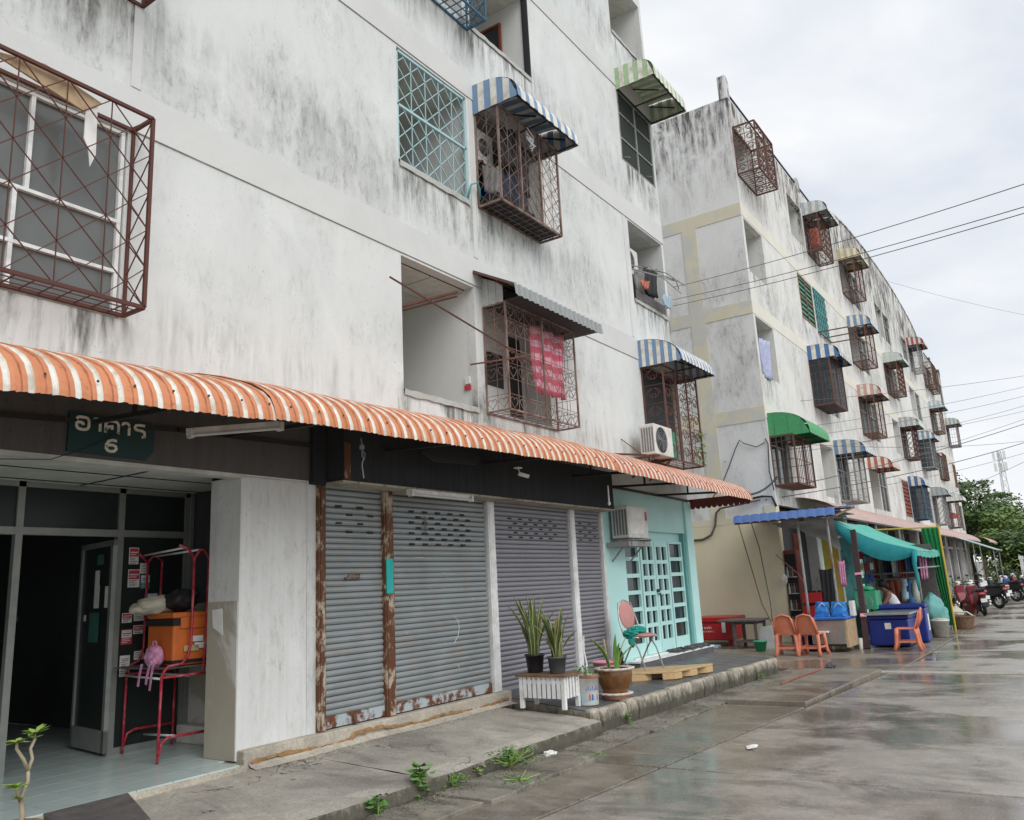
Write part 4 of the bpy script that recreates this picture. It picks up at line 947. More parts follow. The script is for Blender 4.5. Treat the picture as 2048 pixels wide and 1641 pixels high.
b = MB(); b.bar((6.2,-.42,4.98),(8.9,-.47,4.56),.016); tag(b.build('rusty_drying_pole', 'cageA'), 'thin rusty pole slanting across the open first floor balcony', 'pole')
b = MB(); b.bar((6.88,.05,4.93),(7.05,-.70,4.98),.026); b.bar((6.93,.05,4.90),(7.08,-.66,4.94),.015); tag(b.build('rusty_bracket', 'cageR'), 'rusty bracket sticking out at the left of the open balcony', 'bracket')
b = MB(); b.bar((8.02,-.10,4.42),(8.45,-.72,4.50),.018); tag(b.build('rusty_bracket', 'cageR'), 'rusty bracket poking out beside the heart-pattern cage', 'bracket')
# balcony ceiling panels of the open balcony
for i in range(2):
    for j in range(3):
        t = MB(); t.box(6.88+.71*i+.01,6.88+.71*(i+1)-.01,.16+.62*j,.16+.62*(j+1)-.018,5.545,5.56); t.build('ceiling_panel', 'ceil', A)
b = MB(); b.box(6.87,8.29,.15,2.1,5.561,5.566); b.build('ceiling_void', 'joint', A)
b = MB(); b.box(8.272,8.296,.10,.20,4.18,4.24); b.box(8.274,8.296,.11,.19,4.26,4.36,1); b.build('sticker', ['paperred','paper'], A)
# third floor: navy cage, open balcony with a window in its side wall
cage('dark blue angular cage seen from below at the top of the photograph', 6.84, 8.40, 9.58, 11.2, .34, 'diag', 'cagenavy', .012, .3, mids=1)
b = MB(); b.box(10.085,10.118,.55,1.30,10.35,10.95); w2 = b.build('window', 'glassdark', A)
f = MB()
for y in (.53,.92,1.32): f.box(10.06,10.10,y-.02,y+.02,10.33,10.97)
for z in (10.34,10.96): f.box(10.061,10.10,.52,1.33,z-.02,z+.02)
f.build('window_frame', 'redshut', w2)
b = MB(); b.box(10.10,10.128,-.012,.10,9.72,11.25); b.build('stain_strip', 'housing', A)
# right-end windows of building A
awning('green and white striped awning at the top right corner of the foreground block', 13.36, 15.0, 11.68, 11.22, .82, 's_palegreen', 'sheetwhite', .10, flat=False, ex=3.2)
b = MB(); b.box(13.38,14.93,.02,.026,9.70,11.25); w3 = b.build('window', 'net_green', A)
f = MB()
for x in (13.40,14.16,14.91): f.box(x-.02,x+.02,-.005,.02,9.70,11.25)
for z in (9.72,10.2,10.75,11.23): f.box(13.38,14.93,-.002,.018,z-.014,z+.014)
f.build('window_frame', 'cagegrey', w3)
b = MB(); b.box(13.40,14.91,.05,.08,9.72,11.2); b.build('screen', 'darkin', w3)
for x in (13.5, 14.5): b = MB(); b.tube([(x,0,9.8),(x-.02,-.12,9.74),(x-.02,-.14,9.72)], .008, 5); b.build('hook', 'cagegrey', w3)
b = MB(); b.box(13.86,14.3,1.2,1.4,7.55,7.95); 
ac('cream air conditioner inside the right-end second floor balcony', 13.55, 14.15, .55, .20, 7.50, 8.05, loc_wall=.9)
t = thing('roof_rack', 'bent metal drying rack jutting from the right-end second floor balcony', 'drying rack', (13.5,-.3,7.3)); b = MB()
b.tube([(13.45,.2,7.60),(14.2,-.35,7.48),(14.85,-.45,7.38)], .012); b.tube([(13.45,.1,7.48),(14.3,-.5,7.30),(14.9,-.3,7.36)], .012); b.tube([(14.2,-.5,7.3),(14.6,-.1,7.62)], .012); b.tube([(13.5,-.3,7.42),(14.5,-.5,7.1)], .01); b.build('rods', 'cagegrey', t)
cloth('colourful shirt hanging over the right-end second floor sill', 'hanging_clothes', 's_orangered', 13.72, -.10, 7.26, .24, .16, .2)
cloth('dark jacket hanging in the right-end second floor balcony', 'hanging_clothes', 'blackcloth', 14.35, .05, 7.75, .4, .6, .3)
cloth('grey towel hanging in the right-end second floor balcony', 'hanging_clothes', 'greytarp', 13.75, .02, 7.5, .3, .45, .2)
cloth('blue printed cloth on the right-end balcony sill', 'hanging_clothes', 's_skyblue', 14.42, -.22, 7.12, .26, .26, .1)
t = thing('satellite_dish', 'tilted cream satellite dish at the right-end second floor balcony', 'satellite dish', (14.1,-.16,7.0)); b = MB(); b.lathe([(0,.06),(.14,.045),(.26,.0),(.27,.01),(.14,.06),(0,.075)], 22); o = b.build('dish', 'acbody', t, smooth=True); o.rotation_euler = (R(62),0,R(-25)); b = MB(); b.tube([(0,0,0),(.05,-.22,.08)], .01); b.box(.02,.08,-.26,-.2,.05,.11); b.build('arm', 'cagegrey', t) if False else None
b = MB(); b.box(13.5,14.85,.0,.02,6.83,7.05); b.box(13.6,14.7,.15,.5,6.83,7.4); tag(b.build('balcony_clutter', 'greywood', bev=.02), 'dark boxes piled behind the right-end second floor sill', 'boxes')
awning('pale blue and white curved awning above the fan air conditioner', 13.33, 15.0, 5.96, 5.46, .82, 's_blue', 'sheetwhite', .075, ex=2.0)
cage('rusty scrollwork cage under the pale blue awning at the corner', 13.40, 14.98, 3.72, 5.44, .42, 'scroll', 'cageR', .0075, .34, mids=2)
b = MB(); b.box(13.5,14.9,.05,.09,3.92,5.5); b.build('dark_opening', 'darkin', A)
b = MB(); b.box(13.6,14.05,-.3,-.02,3.76,4.3); tag(b.build('green_basin', 'greenpl', bev=.05), 'green plastic basin inside the corner scrollwork cage', 'basin')
b = MB()
for i in range(160):
    c = Vector((14.93+jit(.12), -.40+jit(.10), 4.05+jit(.32))); a = random.random()*6.28; d = Vector((math.cos(a),math.sin(a),jit(.8)))*.05; e = d.cross(Vector((0,0,1))).normalized()*.016
    b.quad(c-d, c+e, c+d, c-e)
tag(b.build('cage_plant', 'leaf1'), 'yellow green creeper on the corner scrollwork cage', 'plant')
b = MB(); b.box(8.55,10.05,.45,.5,6.85,8.4); b.build('dark_opening', 'darkin', A); b = MB(); b.box(10.105,10.119,.16,.46,6.82,8.41); b.build('shade_panel', 'darkin', A)  # dark back and side panels stand in for shade deep in the recess

# ================================================================ building B
XB0, XB1, PER = 20.8, 64.0, 7.15
B = thing('apartment_building', 'long grimy apartment block receding down the street with curved parapet', 'building', (42,4,0))
OP = {}
for fi, (z0, z1) in enumerate(FL):
    OP[fi, 0, 'R'] = (XB0+.16, XB0+1.72, z0, z1)
    for k in range(1, 6):
        c = XB0+PER*k; OP[fi, k, 'L'] = (c-1.78, c-.10, z0, z1); OP[fi, k, 'R'] = (c+.10, c+1.72, z0, z1)
    OP[fi, 6, 'L'] = (XB1-1.75, XB1-.16, z0, z1)
b = MB(); wall(b, XB0, XB1, 3.35, 14.9, list(OP.values())); b.quad((XB1,0,0),(XB1,9,0),(XB1,9,14.9),(XB1,0,14.9)); b.quad((XB1,9,0),(XB0,9,0),(XB0,9,14.9),(XB1,9,14.9)); b.quad((XB0,0,14.85),(XB1,0,14.85),(XB1,9,14.85),(XB0,9,14.85))
b.build('wall', 'wallB', B)
b = MB(); b.box(XB0-.002,XB0+.12,.001,9,2.55,14.9); b.build('side_wall', 'sideB', B)
b = MB(); b.box(XB0-.012,XB0+.12,.001,9,0,2.95); b.build('lower_side_wall', 'yellowlow', B)
for z in (2.95, 5.55, 8.46, 11.28, ):
    b = MB(); b.box(XB0-.016,XB0,.0,9,z,z+.37 if z > 5 else z+.16); b.build('side_band', 'yellow', B)
b = MB(); b.box(XB0-.0185,XB0,1.32,1.74,2.95,11.3); b.build('side_pilaster', 'yellow', B)
for z in (5.61, 8.46, 11.30):
    b = MB(); b.box(XB0,XB1,-.010,0,z,z+.37); b.build('floor_band', 'cream', B)
for k in range(1, 6):
    c = XB0+PER*k
    b = MB(); b.box(c-.06,c+.06,-.008,0,3.4,14.2); b.build('column_strip', 'bandA', B)
for h in OP.values(): b = MB(); room(b, h[0], h[1], h[2], h[3], .15, 1.7); b.build('balcony_recess', ['interior','ceil','plinth'], B)
# parapet: posts with pipe rails, arched pediment
for x in (20.86, 24.5, 28.0, 31.0, 56.2, 59.6, 63.9):
    b = MB(); hgt = .72 if x == 20.86 else .5; b.prism([(x-.13,14.85),(x+.13,14.85),(x+.13,14.85+hgt-.12),(x-.02,14.85+hgt),(x-.13,14.85+hgt)], -.02, .22); b.build('parapet_post', 'sideB', B, bev=.01)
for a, c in ((20.9,31.0),(56.2,63.9)):
    for z in (15.02, 15.2): b = MB(); b.tube([(a,.08,z),(c,.08,z)], .032, 6); b.build('parapet_rail', 'tube_dark', B)
xa, xb_, xm = 31.1, 55.2, 43.1
P = [(xa,14.9),(xb_,14.9)]; n = 40
for i in range(n+1):
    x = xb_+(xa-xb_)*i/n; P.append((x, 15.02+1.62*max(0, 1-((x-xm)/12.05)**2)**.5*1.0 if abs(x-xm) < 12.05 else 15.02))
b = MB(); b.prism(P, .0, .2); b.build('pediment', 'wallB', B)
b = MB()
for i in range(n): b.bar((P[2+i][0],.09,P[2+i][1]+.03),(P[3+i][0],.09,P[3+i][1]+.03),.26,.07)
b.build('coping', 'sideB', B)
# windows: one entry per opening
def win_panes(h, mat='glassdark', fm='alu_dim'):
    x0, x1, z0, z1 = h; b = MB(); b.box(x0,x1,.09,.095,z0,z1); w_ = b.build('window', mat, B)
    f = MB()
    for x in (x0+.02,(x0+x1)/2,x1-.02): f.box(x-.02,x+.02,.05,.09,z0,z1)
    for z in (z0+.02,z0+(z1-z0)*.62,z1-.02): f.box(x0,x1,.052,.088,z-.02,z+.02)
    f.build('window_frame', fm, w_)
def louvre(h, mat, n=9, gaps=None):
    x0, x1, z0, z1 = h; f = MB()
    for x in (x0+.03,(x0+x1)/2,x1-.03): f.box(x-.03,x+.03,-.01,.06,z0,z1)
    for z in (z0+.03,z1-.03,(z0+z1)/2): f.box(x0,x1,-.008,.058,z-.03,z+.03)
    o = f.build('shutter_frame', 'wood', B); zs_ = (z1-z0)/n
    for i in range(n):
        for a, c in ((x0+.06,(x0+x1)/2-.03),((x0+x1)/2+.03,x1-.06)):
            t = MB(); z = z0+zs_*(i+.5); t.add([(a,-.004,z-zs_*.42),(c,-.004,z-zs_*.42),(c,.03,z+zs_*.42),(a,.03,z+zs_*.42)],[(0,1,2,3)]); t.build('louvre', mat, o)
special = {(0,3,'L'):'red',(1,6,'L'):'red',(2,1,'L'):'green'}
opens = {(0,1,'L'),(2,0,'R'),(1,0,'R'),(3,0,'R'),(3,1,'L'),(0,2,'L'),(1,3,'L'),(2,4,'L'),(3,3,'L'),(3,2,'L'),(2,2,'L')}
for k, h in OP.items():
    if k in special: louvre(h, 'redshut' if special[k] == 'red' else 'louvregreen')
    elif k in opens: pass
    else: win_panes(h, random.choice(['glassdark','glassgrey','glassdark']))
def awB(label, k, c1, c2='sheetwhite', depth=.85, dx=0, w=None, dz=0, ends=(1,1), ex=2.6):
    h = OP[k]; return awning(label, h[0]-.06+dx, (h[1]+.06+dx) if w is None else h[0]-.06+dx+w, h[3]+.28+dz, h[3]-.18+dz, depth, c1, c2, .13, ends=ends, ex=ex)
def cgB(label, k, pat, mat, depth=.5, netting=None, dz=0, cell=.26, w=.014, z1=None, mids=1):
    h = OP[k]; return cage(label, h[0]-.04, h[1]+.02, h[2]-.06+dz, z1 or h[3]-.12, depth, pat, mat, w, cell, netting=netting, mids=mids, fw=.04)
# top floor
cgB('deep rust scroll cage without awning at the top near corner of the far block', (3,0,'R'), 'scroll', 'cageR', .62, cell=.32)
awB('faded blue grey striped awning on the top floor second from the corner', (3,1,'R'), 's_greyblue')
cgB('rust cage holding a bright orange tub, top floor', (3,1,'R'), 'diag', 'cageR', .5)
b = MB(); h = OP[3,1,'R']; b.box(h[0]+.1,h[0]+.75,-.42,-.1,12.75,13.45); tag(b.build('orange_tub', 's_orangered', bev=.06), 'bright orange tub in a top floor cage of the far block', 'tub')
awB('yellow and white striped awning below the curved parapet', (3,2,'L'), 's_yellow')
cgB('rust cage with plain bars below the yellow awning', (3,2,'L'), 'vert', 'cageR', .55)
awB('red and white striped awning on the top floor near the far end', (3,4,'R'), 's_red')
cgB('grey barred cage under the top floor red striped awning', (3,4,'R'), 'vert', 'cagegrey', .5)
cgB('rust cage without awning near the far end of the top floor', (3,5,'L'), 'diag', 'cageR', .5)
# third
t = thing('teal_window_grille', 'teal lattice grille beside the green louvred shutters', 'window grille', (OP[2,1,'R'][0],0,9.7)); g = MB(); h = OP[2,1,'R']; grille(g, (h[0],-.02,h[2]), (1,0,0), h[1]-h[0], h[3]-h[2], 'diag', .022, .27); 
for z in (h[2],h[3],(h[2]+h[3])/2): g.bar((h[0],-.02,z),(h[1],-.02,z),.04)
g.build('lattice', 'teal_lat', t)
b = MB(); z = 9.62
for p, q in (((28.0,0,z),(28.1,-.95,z)),((29.7,0,z),(29.8,-.95,z)),((28.1,-.95,z),(29.8,-.95,z)),((28.0,-.05,z),(29.7,-.05,z)),((28.9,0,z),(28.95,-.95,z))): b.bar(p, q, .035)
tag(b.build('drying_frame', 'cageR'), 'empty rusty drying frame below the teal lattice grille', 'drying rack')
awB('third floor blue and white striped awning over a rust cage', (2,2,'L'), 's_blue')
cgB('rust cage with grey bars and empty frame, third floor', (2,2,'L'), 'vert', 'cageR', .6)
awB('pale mint awning in the middle of the third floor', (2,3,'L'), 's_mint', 's_mint')
cgB('rust cage with wooden boxes under the mint awning', (2,3,'L'), 'diag', 'cageR', .55)
awB('blue white awning toward the far end of the third floor', (2,5,'L'), 's_skyblue')
cgB('brown barred cage toward the far end of the third floor', (2,5,'L'), 'vert', 'cageR', .5)
awB('dull green grey awning at the far end of the third floor', (2,6,'L'), 's_grey', 's_mint')
cgB('white framed cage with red bars at the far end of the third floor', (2,6,'L'), 'vert', 'cageB', .6)
# second
h = OP[1,0,'R']; cloth('lavender sheet draped over the corner balcony sill of the far block', 'hanging_sheet', 'lav', h[0]+.45, -.03, 7.85, .62, 1.1, .15, 'cloth')
awB('deep blue and white striped awning over the black netted cage', (1,1,'L'), 's_deepblue', depth=.95)
cgB('cage wrapped in black netting on the second floor', (1,1,'L'), 'mesh', 'cageR', .62, netting='net_dark')
awB('faded pink and white striped awning on the second floor', (1,2,'L'), 's_pink')
cgB('dark brown barred cage under the pink awning', (1,2,'L'), 'vert', 'cageR', .55)
awB('grey blue striped awning in the middle of the second floor', (1,3,'R'), 's_greyblue')
cgB('dark cage with green pots under the grey blue awning', (1,3,'R'), 'diag', 'cageA', .5)
awB('light blue striped awning, second floor, two bays before the far end', (1,4,'L'), 's_blue', dz=.02)
cgB('dark netted cage, second floor, two bays before the far end', (1,4,'L'), 'mesh', 'cagegrey', .6, netting='net_dark')
cgB('flat rust cage near the far end of the second floor', (1,5,'L'), 'diag', 'cageR', .3)
# first
h = OP[0,0,'R']; awning('bright green plastic awning at the near corner of the far block', h[0]-.04, h[1]+.42, 5.72, 5.08, 1.02, 's_green', 's_green', .16, name='green_awning', ex=2.2)
cgB('rusty barred cage with dead vines under the bright green awning', (0,0,'R'), 'vert', 'cageR', .6, cell=.16, z1=5.1)
b = MB(); b.box(h[0]+.02,h[0]+.9,.1,.13,3.92,5.5); b.build('green_panel', 'papergreen', B)
awB('blue and white striped awning on the first floor beside an open balcony', (0,1,'R'), 's_blue', depth=.95)
cgB('long grey barred cage under the first floor blue awning', (0,1,'R'), 'vert', 'cagegrey', .55, netting=None, cell=.16)
awB('orange red and white striped awning over an open first floor balcony', (0,2,'L'), 's_orangered')
awB('dark blue striped awning next to the red brown shutters', (0,3,'R'), 's_deepblue', depth=.7)
cgB('blue black netted cage next to the red brown shutters', (0,3,'R'), 'mesh', 'cagenavy', .55, netting='net_dark')
awB('weathered grey green striped awning near the far end of the first floor', (0,4,'R'), 's_grey', 's_greyblue')
cgB('dark cage near the far end of the first floor', (0,4,'R'), 'diag', 'cagegrey', .5)
awB('last first floor awning, off white and curved', (0,5,'L'), 's_mint', depth=1.0)
cgB('last first floor cage with a red umbrella inside', (0,5,'L'), 'vert', 'cageR', .55)
b = MB(); b.lathe([(0,.35),(.2,.2),(.38,0)], 10, (55.4,-.3,4.4)); tag(b.build('red_umbrella', 's_red'), 'small red umbrella in the last first floor cage', 'umbrella')
cgB('empty rusty cage frame of the top floor bay before the far end', (3,5,'R'), 'vert', 'cageR', .4)

# ground floor of B: columns, shop fronts, long eave
for k in range(13):
    x = XB0+.1+3.58*k; b = MB(); b.box(x-.14,x+.14,.0,.3,0,3.35); b.build('column', 'yellowlow' if k == 0 else 'wallB', B)
b = MB(); b.box(XB0+.1,XB1,.3,.36,0,3.35); b.build('shop_void', 'darkin', B)
fm = ['glassdark','teal','greywood','steel','s_skyblue','slatB','wallB','slatA','s_grey','redshut','whitepl','slatB']
for k in range(12):
    x0, x1 = XB0+.1+3.58*k+.16, XB0+.1+3.58*(k+1)-.16
    b = MB(); 
    if k == 0: b.box(x0+1.9,x0+2.0,.1,.28,0,2.7); b.box(x0,x0+.06,.02,.29,0,2.75); b.build('door_frame', 'redshut', B); continue
    b.box(x0,x0+(x1-x0)*.55,.2,.24,.05,2.6); b.build('shop_panel', fm[k], B)
    b = MB(); b.box(x0+(x1-x0)*.58,x1,.22,.25,.05,2.5); b.build('shop_panel', fm[(k*5+3) % 12], B)
    b = MB(); b.box(x0,x1,.16,.2,2.62,2.74); b.build('shop_lintel', 'white', B)
e = thing('street_eave', 'long faded brownish pink corrugated eave along the far block', 'awning', (40,-.6,3))
b = MB(); sheet(b, 22.6, 58.2, prof_pts(1.25, 3.62, 2.98, 6, ex=1.6), .12, .02, (0,0)); b.build('sheet', 's_brownpink', e)
b = MB(); b.bar((22.6,-1.2,2.98),(58.2,-1.2,2.98),.05)
for k in range(10): x = 22.8+3.9*k; b.bar((x,-.02,3.1),(x,-1.2,3.0),.04); b.bar((x,-1.18,3.0),(x,-1.18,0),.05)
b.build('frame', 'cagegrey', e)
e = thing('end_eave', 'separate pink brown eave at the far end of the block', 'awning', (61,-.8,3))
b = MB(); sheet(b, 58.6, 65.5, prof_pts(1.7, 3.55, 2.95, 6, ex=1.6), .13, .02, (0,0)); b.build('sheet', 's_brownpink', e)
b = MB(); b.bar((58.6,-1.65,2.95),(65.5,-1.65,2.95),.05); b.bar((65.4,-1.6,2.95),(65.4,-1.6,0),.06); b.build('frame', 'cagegrey', e)
e = thing('slanted_sheet', 'pale blue grey sheet propped up in front of the far shops', 'sheet', (48,-1.8,2.6))
b = MB(); b.add([(45,-1.25,2.98),(48.5,-1.25,2.98),(48.5,-2.9,2.25),(45,-2.9,2.25)], [(0,1,2,3)]); o = b.build('sheet', 's_greyblue', e); s = o.modifiers.new('t','SOLIDIFY'); s.thickness = .03
b = MB(); b.bar((45.1,-2.8,2.27),(45.1,-2.8,0),.04); b.build('prop', 'cagegrey', e); b = MB(); b.bar((48.4,-2.8,2.27),(48.4,-2.8,0),.04); b.build('prop', 'cagegrey', e)
# conduits on the side wall
def pipe(label, name, pts, r, mat='cable', cat='cable'): b = MB(); b.tube(pts, r, 6); return tag(b.build(name, mat, smooth=True), label, cat)
pipe('thick bent cable on the yellow side wall', 'wall_cable', [(20.76,2.6,2.62),(20.76,2.0,2.62),(20.74,1.75,2.72),(20.74,1.62,2.95),(20.72,1.55,3.28),(20.7,1.42,3.38),(20.6,.9,3.42),(20.7,.35,3.5)], .028, 'greywood')
pipe('black cable across the side wall end above the blue roof', 'wall_cable', [(20.7,.9,3.52),(20.72,.3,3.58),(20.74,.06,3.55),(20.76,-.02,3.3)], .03)
pipe('looped wire down the pale side wall', 'wall_wire', [(20.75,.08,4.95),(20.74,.3,4.86),(20.73,.62,5.0),(20.73,.72,5.1),(20.73,.85,4.9),(20.73,1.1,4.4),(20.73,1.35,3.95),(20.73,1.6,3.7)], .012)
pipe('wire hanging down the corner of the far block', 'wall_wire', [(20.76,.06,5.05),(20.75,.0,4.9),(20.74,.05,4.2),(20.72,-.02,3.7)], .014)

# ================================================================ overhead wires and pole
def wire(p, q, r=.012, sag=.15, n=14):
    p, q = Vector(p), Vector(q); return [p+(q-p)*(i/n)-Vector((0,0,sag*4*(i/n)*(1-i/n))) for i in range(n+1)]
ORD = ['first','second','third','fourth','fifth','sixth','seventh','eighth','ninth','tenth','eleventh']
for i, (p, q) in enumerate((((14,-8.0,7.42),(20.72,2.13,9.7)),((14,-8.0,7.03),(20.72,2.17,9.34)),((14,-8,6.92),(20.72,2.19,9.16)))):
    # the three service wires cross from a pole over the street to the side wall
    a, c = Vector((14.0,(-6.34,-6.28,-6.27)[i],(7.32,6.96,6.86)[i])), Vector(q); d = (a-c).normalized()
    pipe(['topmost of the three wires crossing the sky', 'middle of the three wires crossing the sky', 'lowest of the three wires crossing the sky'][i], 'overhead_wire', wire(a+d*2.5, c, sag=.12), .0075, 'wire')
P2 = [((36,-5.51,8.74),(20.75,1.83,6.16)),((36,-5.45,8.36),(20.75,1.78,5.26)),((36,-5.41,8.05),(20.75,1.81,5.03)),((36,-5.22,6.92),(20.75,.6,3.65)),((36,-5.12,6.26),(20.75,.23,3.49)),((36,-5.13,6.35),(20.9,-.06,4.95)),((36,-5.3,7.4),(20.75,1.2,4.6)),((36,-5.0,5.9),(27.6,-.05,4.1)),((36,-5.35,7.75),(29.5,-.05,5.9)),((36,-5.25,7.15),(34.9,-.05,5.7)),((36,-5.0,5.6),(42,-.05,4.4))]
for i, (a, c) in enumerate(P2):
    a, c = Vector(a), Vector(c); d = (a-c).normalized()
    pipe(f'{ORD[sorted(range(len(P2)), key=lambda q: -P2[q][0][2]).index(i)]} from the top of the wires fanning out to the right edge', 'overhead_wire', wire(a+d*6, c, sag=.25+.05*(i % 3)), .007 if i not in (3,4) else .013, 'wire')['group'] = 'wires fanning out from the far block'
pipe('single thin wire sloping down from the curved parapet', 'overhead_wire', wire((45,.1,16.6),(46,-8.5,12.2), sag=.2), .006, 'wire')
pipe('cable bundle slung between the orange awning and the far block', 'overhead_wire', wire((15.1,-1.15,3.1),(20.9,-.08,4.05), sag=.1), .022)

def crumple(o, k=.03, size=.12, sub_=1):
    if sub_: m_ = o.modifiers.new('sub','SUBSURF'); m_.levels = m_.render_levels = sub_
    tx = bpy.data.textures.get(f'cl{size}') or bpy.data.textures.new(f'cl{size}','CLOUDS'); tx.noise_scale = size; tx.noise_depth = 3
    d = o.modifiers.new('crumple','DISPLACE'); d.texture = tx; d.strength = k; d.mid_level = .5; d.texture_coords = 'LOCAL'; return o
# ================================================================ things on the terrace
def pot(t, prof, mat, c=(0,0,0), n=24, rim=None):
    b = MB(); b.lathe(prof, n, c); o = b.build('pot', mat, t, smooth=True); return o
def blade(mb, base, d, h, w, bend, tw=0, n=9, zed=None):
    base, d = Vector(base), Vector((d[0], d[1], 0)).normalized(); side0 = Vector((-d.y, d.x, 0)); rows = []
    for i in range(n+1):
        t = i/n; c = base+Vector((0,0,h*t*(1-.18*bend*t)))+d*(bend*h*t*t*.6); a = tw*t; side = side0*math.cos(a)+d*math.sin(a)
        ww = w*(.55+.9*t if t < .45 else .955*(1-((t-.45)/.55)**2.2))+.001; nn = side.cross(Vector((0,0,1)))
        rows.append([c-side*ww/2, c-side*ww*.40+nn*.006, c+nn*.009, c+side*ww*.40+nn*.006, c+side*ww/2])
    o = len(mb.v); mb.v += [tuple(p) for r in rows for p in r]
    for i in range(n):
        for j in range(4): mb.f.append((o+i*5+j,o+i*5+j+1,o+(i+1)*5+j+1,o+(i+1)*5+j)); mb.m.append(1 if j in (0,3) else 0)
def snake(label, loc, potmat, pr, ph, leaves, hmin, hmax, spread):
    t = thing('snake_plant', label, 'potted plant', loc); x, y, z = loc
    pot(t, [(0,0),(pr*.74,0),(pr*.80,.01),(pr*.97,ph*.9),(pr*1.08,ph*.9),(pr*1.08,ph),(pr*.96,ph),(pr*.93,ph*.86),(0,ph*.86)], potmat, loc)
    b = MB(); b.lathe([(0,ph*.875),(pr*.92,ph*.87)], 16, loc); b.build('soil', 'soil', t)
    for i in range(leaves):
        a = random.random()*6.28; r = pr*.6*math.sqrt(random.random()); c = (x+r*math.cos(a), y+r*math.sin(a), z+ph*.86); b = MB()
        blade(b, c, (math.cos(a+jit(.5)), math.sin(a+jit(.5))), random.uniform(hmin,hmax), random.uniform(.044,.068), random.uniform(.1,1)*spread*(r/pr+.25), jit(1.6)); b.build('leaf', ['snake','snakeedge'], t, smooth=True)
    return t
# slatted white bench
t = thing('slatted_bench', 'white slatted plant bench with a brown top at the terrace corner', 'bench', (8.25,-.85,.27))
BX0, BX1, BY0, BY1, BZ = 8.10, 8.44, -1.16, -.56, .265
b = MB(); b.box(BX0-.03,BX1+.03,BY0-.03,BY1+.04,BZ+.345,BZ+.372); b.build('top', 'wood', t, bev=.004)
for x in (BX0+.02, BX1-.02):
    for y in (BY0+.02, BY1-.02): b = MB(); b.box(x-.022,x+.022,y-.022,y+.022,BZ,BZ+.345); b.build('leg', 'white', t)
for k in range(8): y = BY0+.075+(BY1-BY0-.15)*k/7; b = MB(); b.box(BX0-.006,BX0+.006,y-.021,y+.021,BZ+.115,BZ+.342); b.build('slat', 'white', t)
for k in range(4): x = BX0+.07+(BX1-BX0-.14)*k/3; b = MB(); b.box(x-.02,x+.02,BY0-.006,BY0+.006,BZ+.115,BZ+.342); b.build('slat', 'white', t)
for k in range(4): x = BX0+.07+(BX1-BX0-.14)*k/3; b = MB(); b.box(x-.02,x+.02,BY1-.006,BY1+.006,BZ+.115,BZ+.342); b.build('slat', 'white', t)
b = MB(); b.box(BX0+.006,BX0+.018,BY0+.04,BY1-.04,BZ+.27,BZ+.31); b.build('rail', 'white', t)
snake('taller snake plant in a black pot on the white bench', (8.30,-.66,.638), 'blackpl', .112, .205, 30, .36, .80, .9)
snake('shorter spreading snake plant in a grey pot on the white bench', (8.24,-1.0,.638), 'greypl', .108, .185, 32, .32, .60, 1.5)
t = thing('paint_bucket', 'white paint bucket planter with blue and yellow print beside the bench', 'bucket', (8.56,-1.20,.262)); c = (8.56,-1.20,.262)
b = MB(); b.lathe([(0,0),(.108,0),(.112,.01),(.125,.30),(.132,.30),(.132,.325),(.126,.33),(.118,.33),(.116,.27),(0,.27)], 28, c); b.build('body', 'whitepl', t, smooth=True)
b = MB(); b.lathe([(.1135,.035),(.1185,.13)], 28, c); b.build('print', 's_skyblue', t)
b = MB()
for k in range(5): a = 3.5+k*.28; b.add([(c[0]+.1195*math.cos(a+d), c[1]+.1195*math.sin(a+d), c[2]+z) for d, z in ((-.09,.06),(.09,.06),(.09,.125),(-.09,.125))], [(0,1,2,3)], k % 3)
b.build('swatch', ['s_yellow','s_orangered','paperblue'], t)
b = MB()
for k in range(7): a = 3.45+k*.2; b.tube([(c[0]+.1225*math.cos(a), c[1]+.1225*math.sin(a), c[2]+.165), (c[0]+.1225*math.cos(a+.05), c[1]+.1225*math.sin(a+.05), c[2]+.165+.025*(1+k % 2))], .004, 4)
b.build('brand_lettering', 'paperblue', t)
b = MB(); b.lathe([(.131,.298),(.134,.30),(.134,.327),(.12,.334)], 28, c); b.build('rim', 'terracotta', t, smooth=True)
t2 = thing('bucket_plant', 'leafy plant with a pale bare stem growing in the paint bucket', 'plant', (8.56,-1.2,.53))
b = MB(); b.tube([(8.57,-1.19,.52),(8.60,-1.18,.70),(8.57,-1.17,.86),(8.59,-1.17,1.02)], [.014,.012,.010,.008], 7); b.build('stem', 'paper', t2)
b = MB()
for i in range(150):
    a = random.random()*6.28; r = random.uniform(.02,.2); p = Vector((8.56+r*math.cos(a)*1.1, -1.16+r*math.sin(a), .56+random.random()*.12)); d = Vector((math.cos(a),math.sin(a),jit(.7)+.2))*.045; e = d.cross(Vector((0,0,1))).normalized()*.012
    b.quad(p, p+d*.5+e, p+d, p+d*.5-e)
b.build('leaves', 'leaf2', t2)
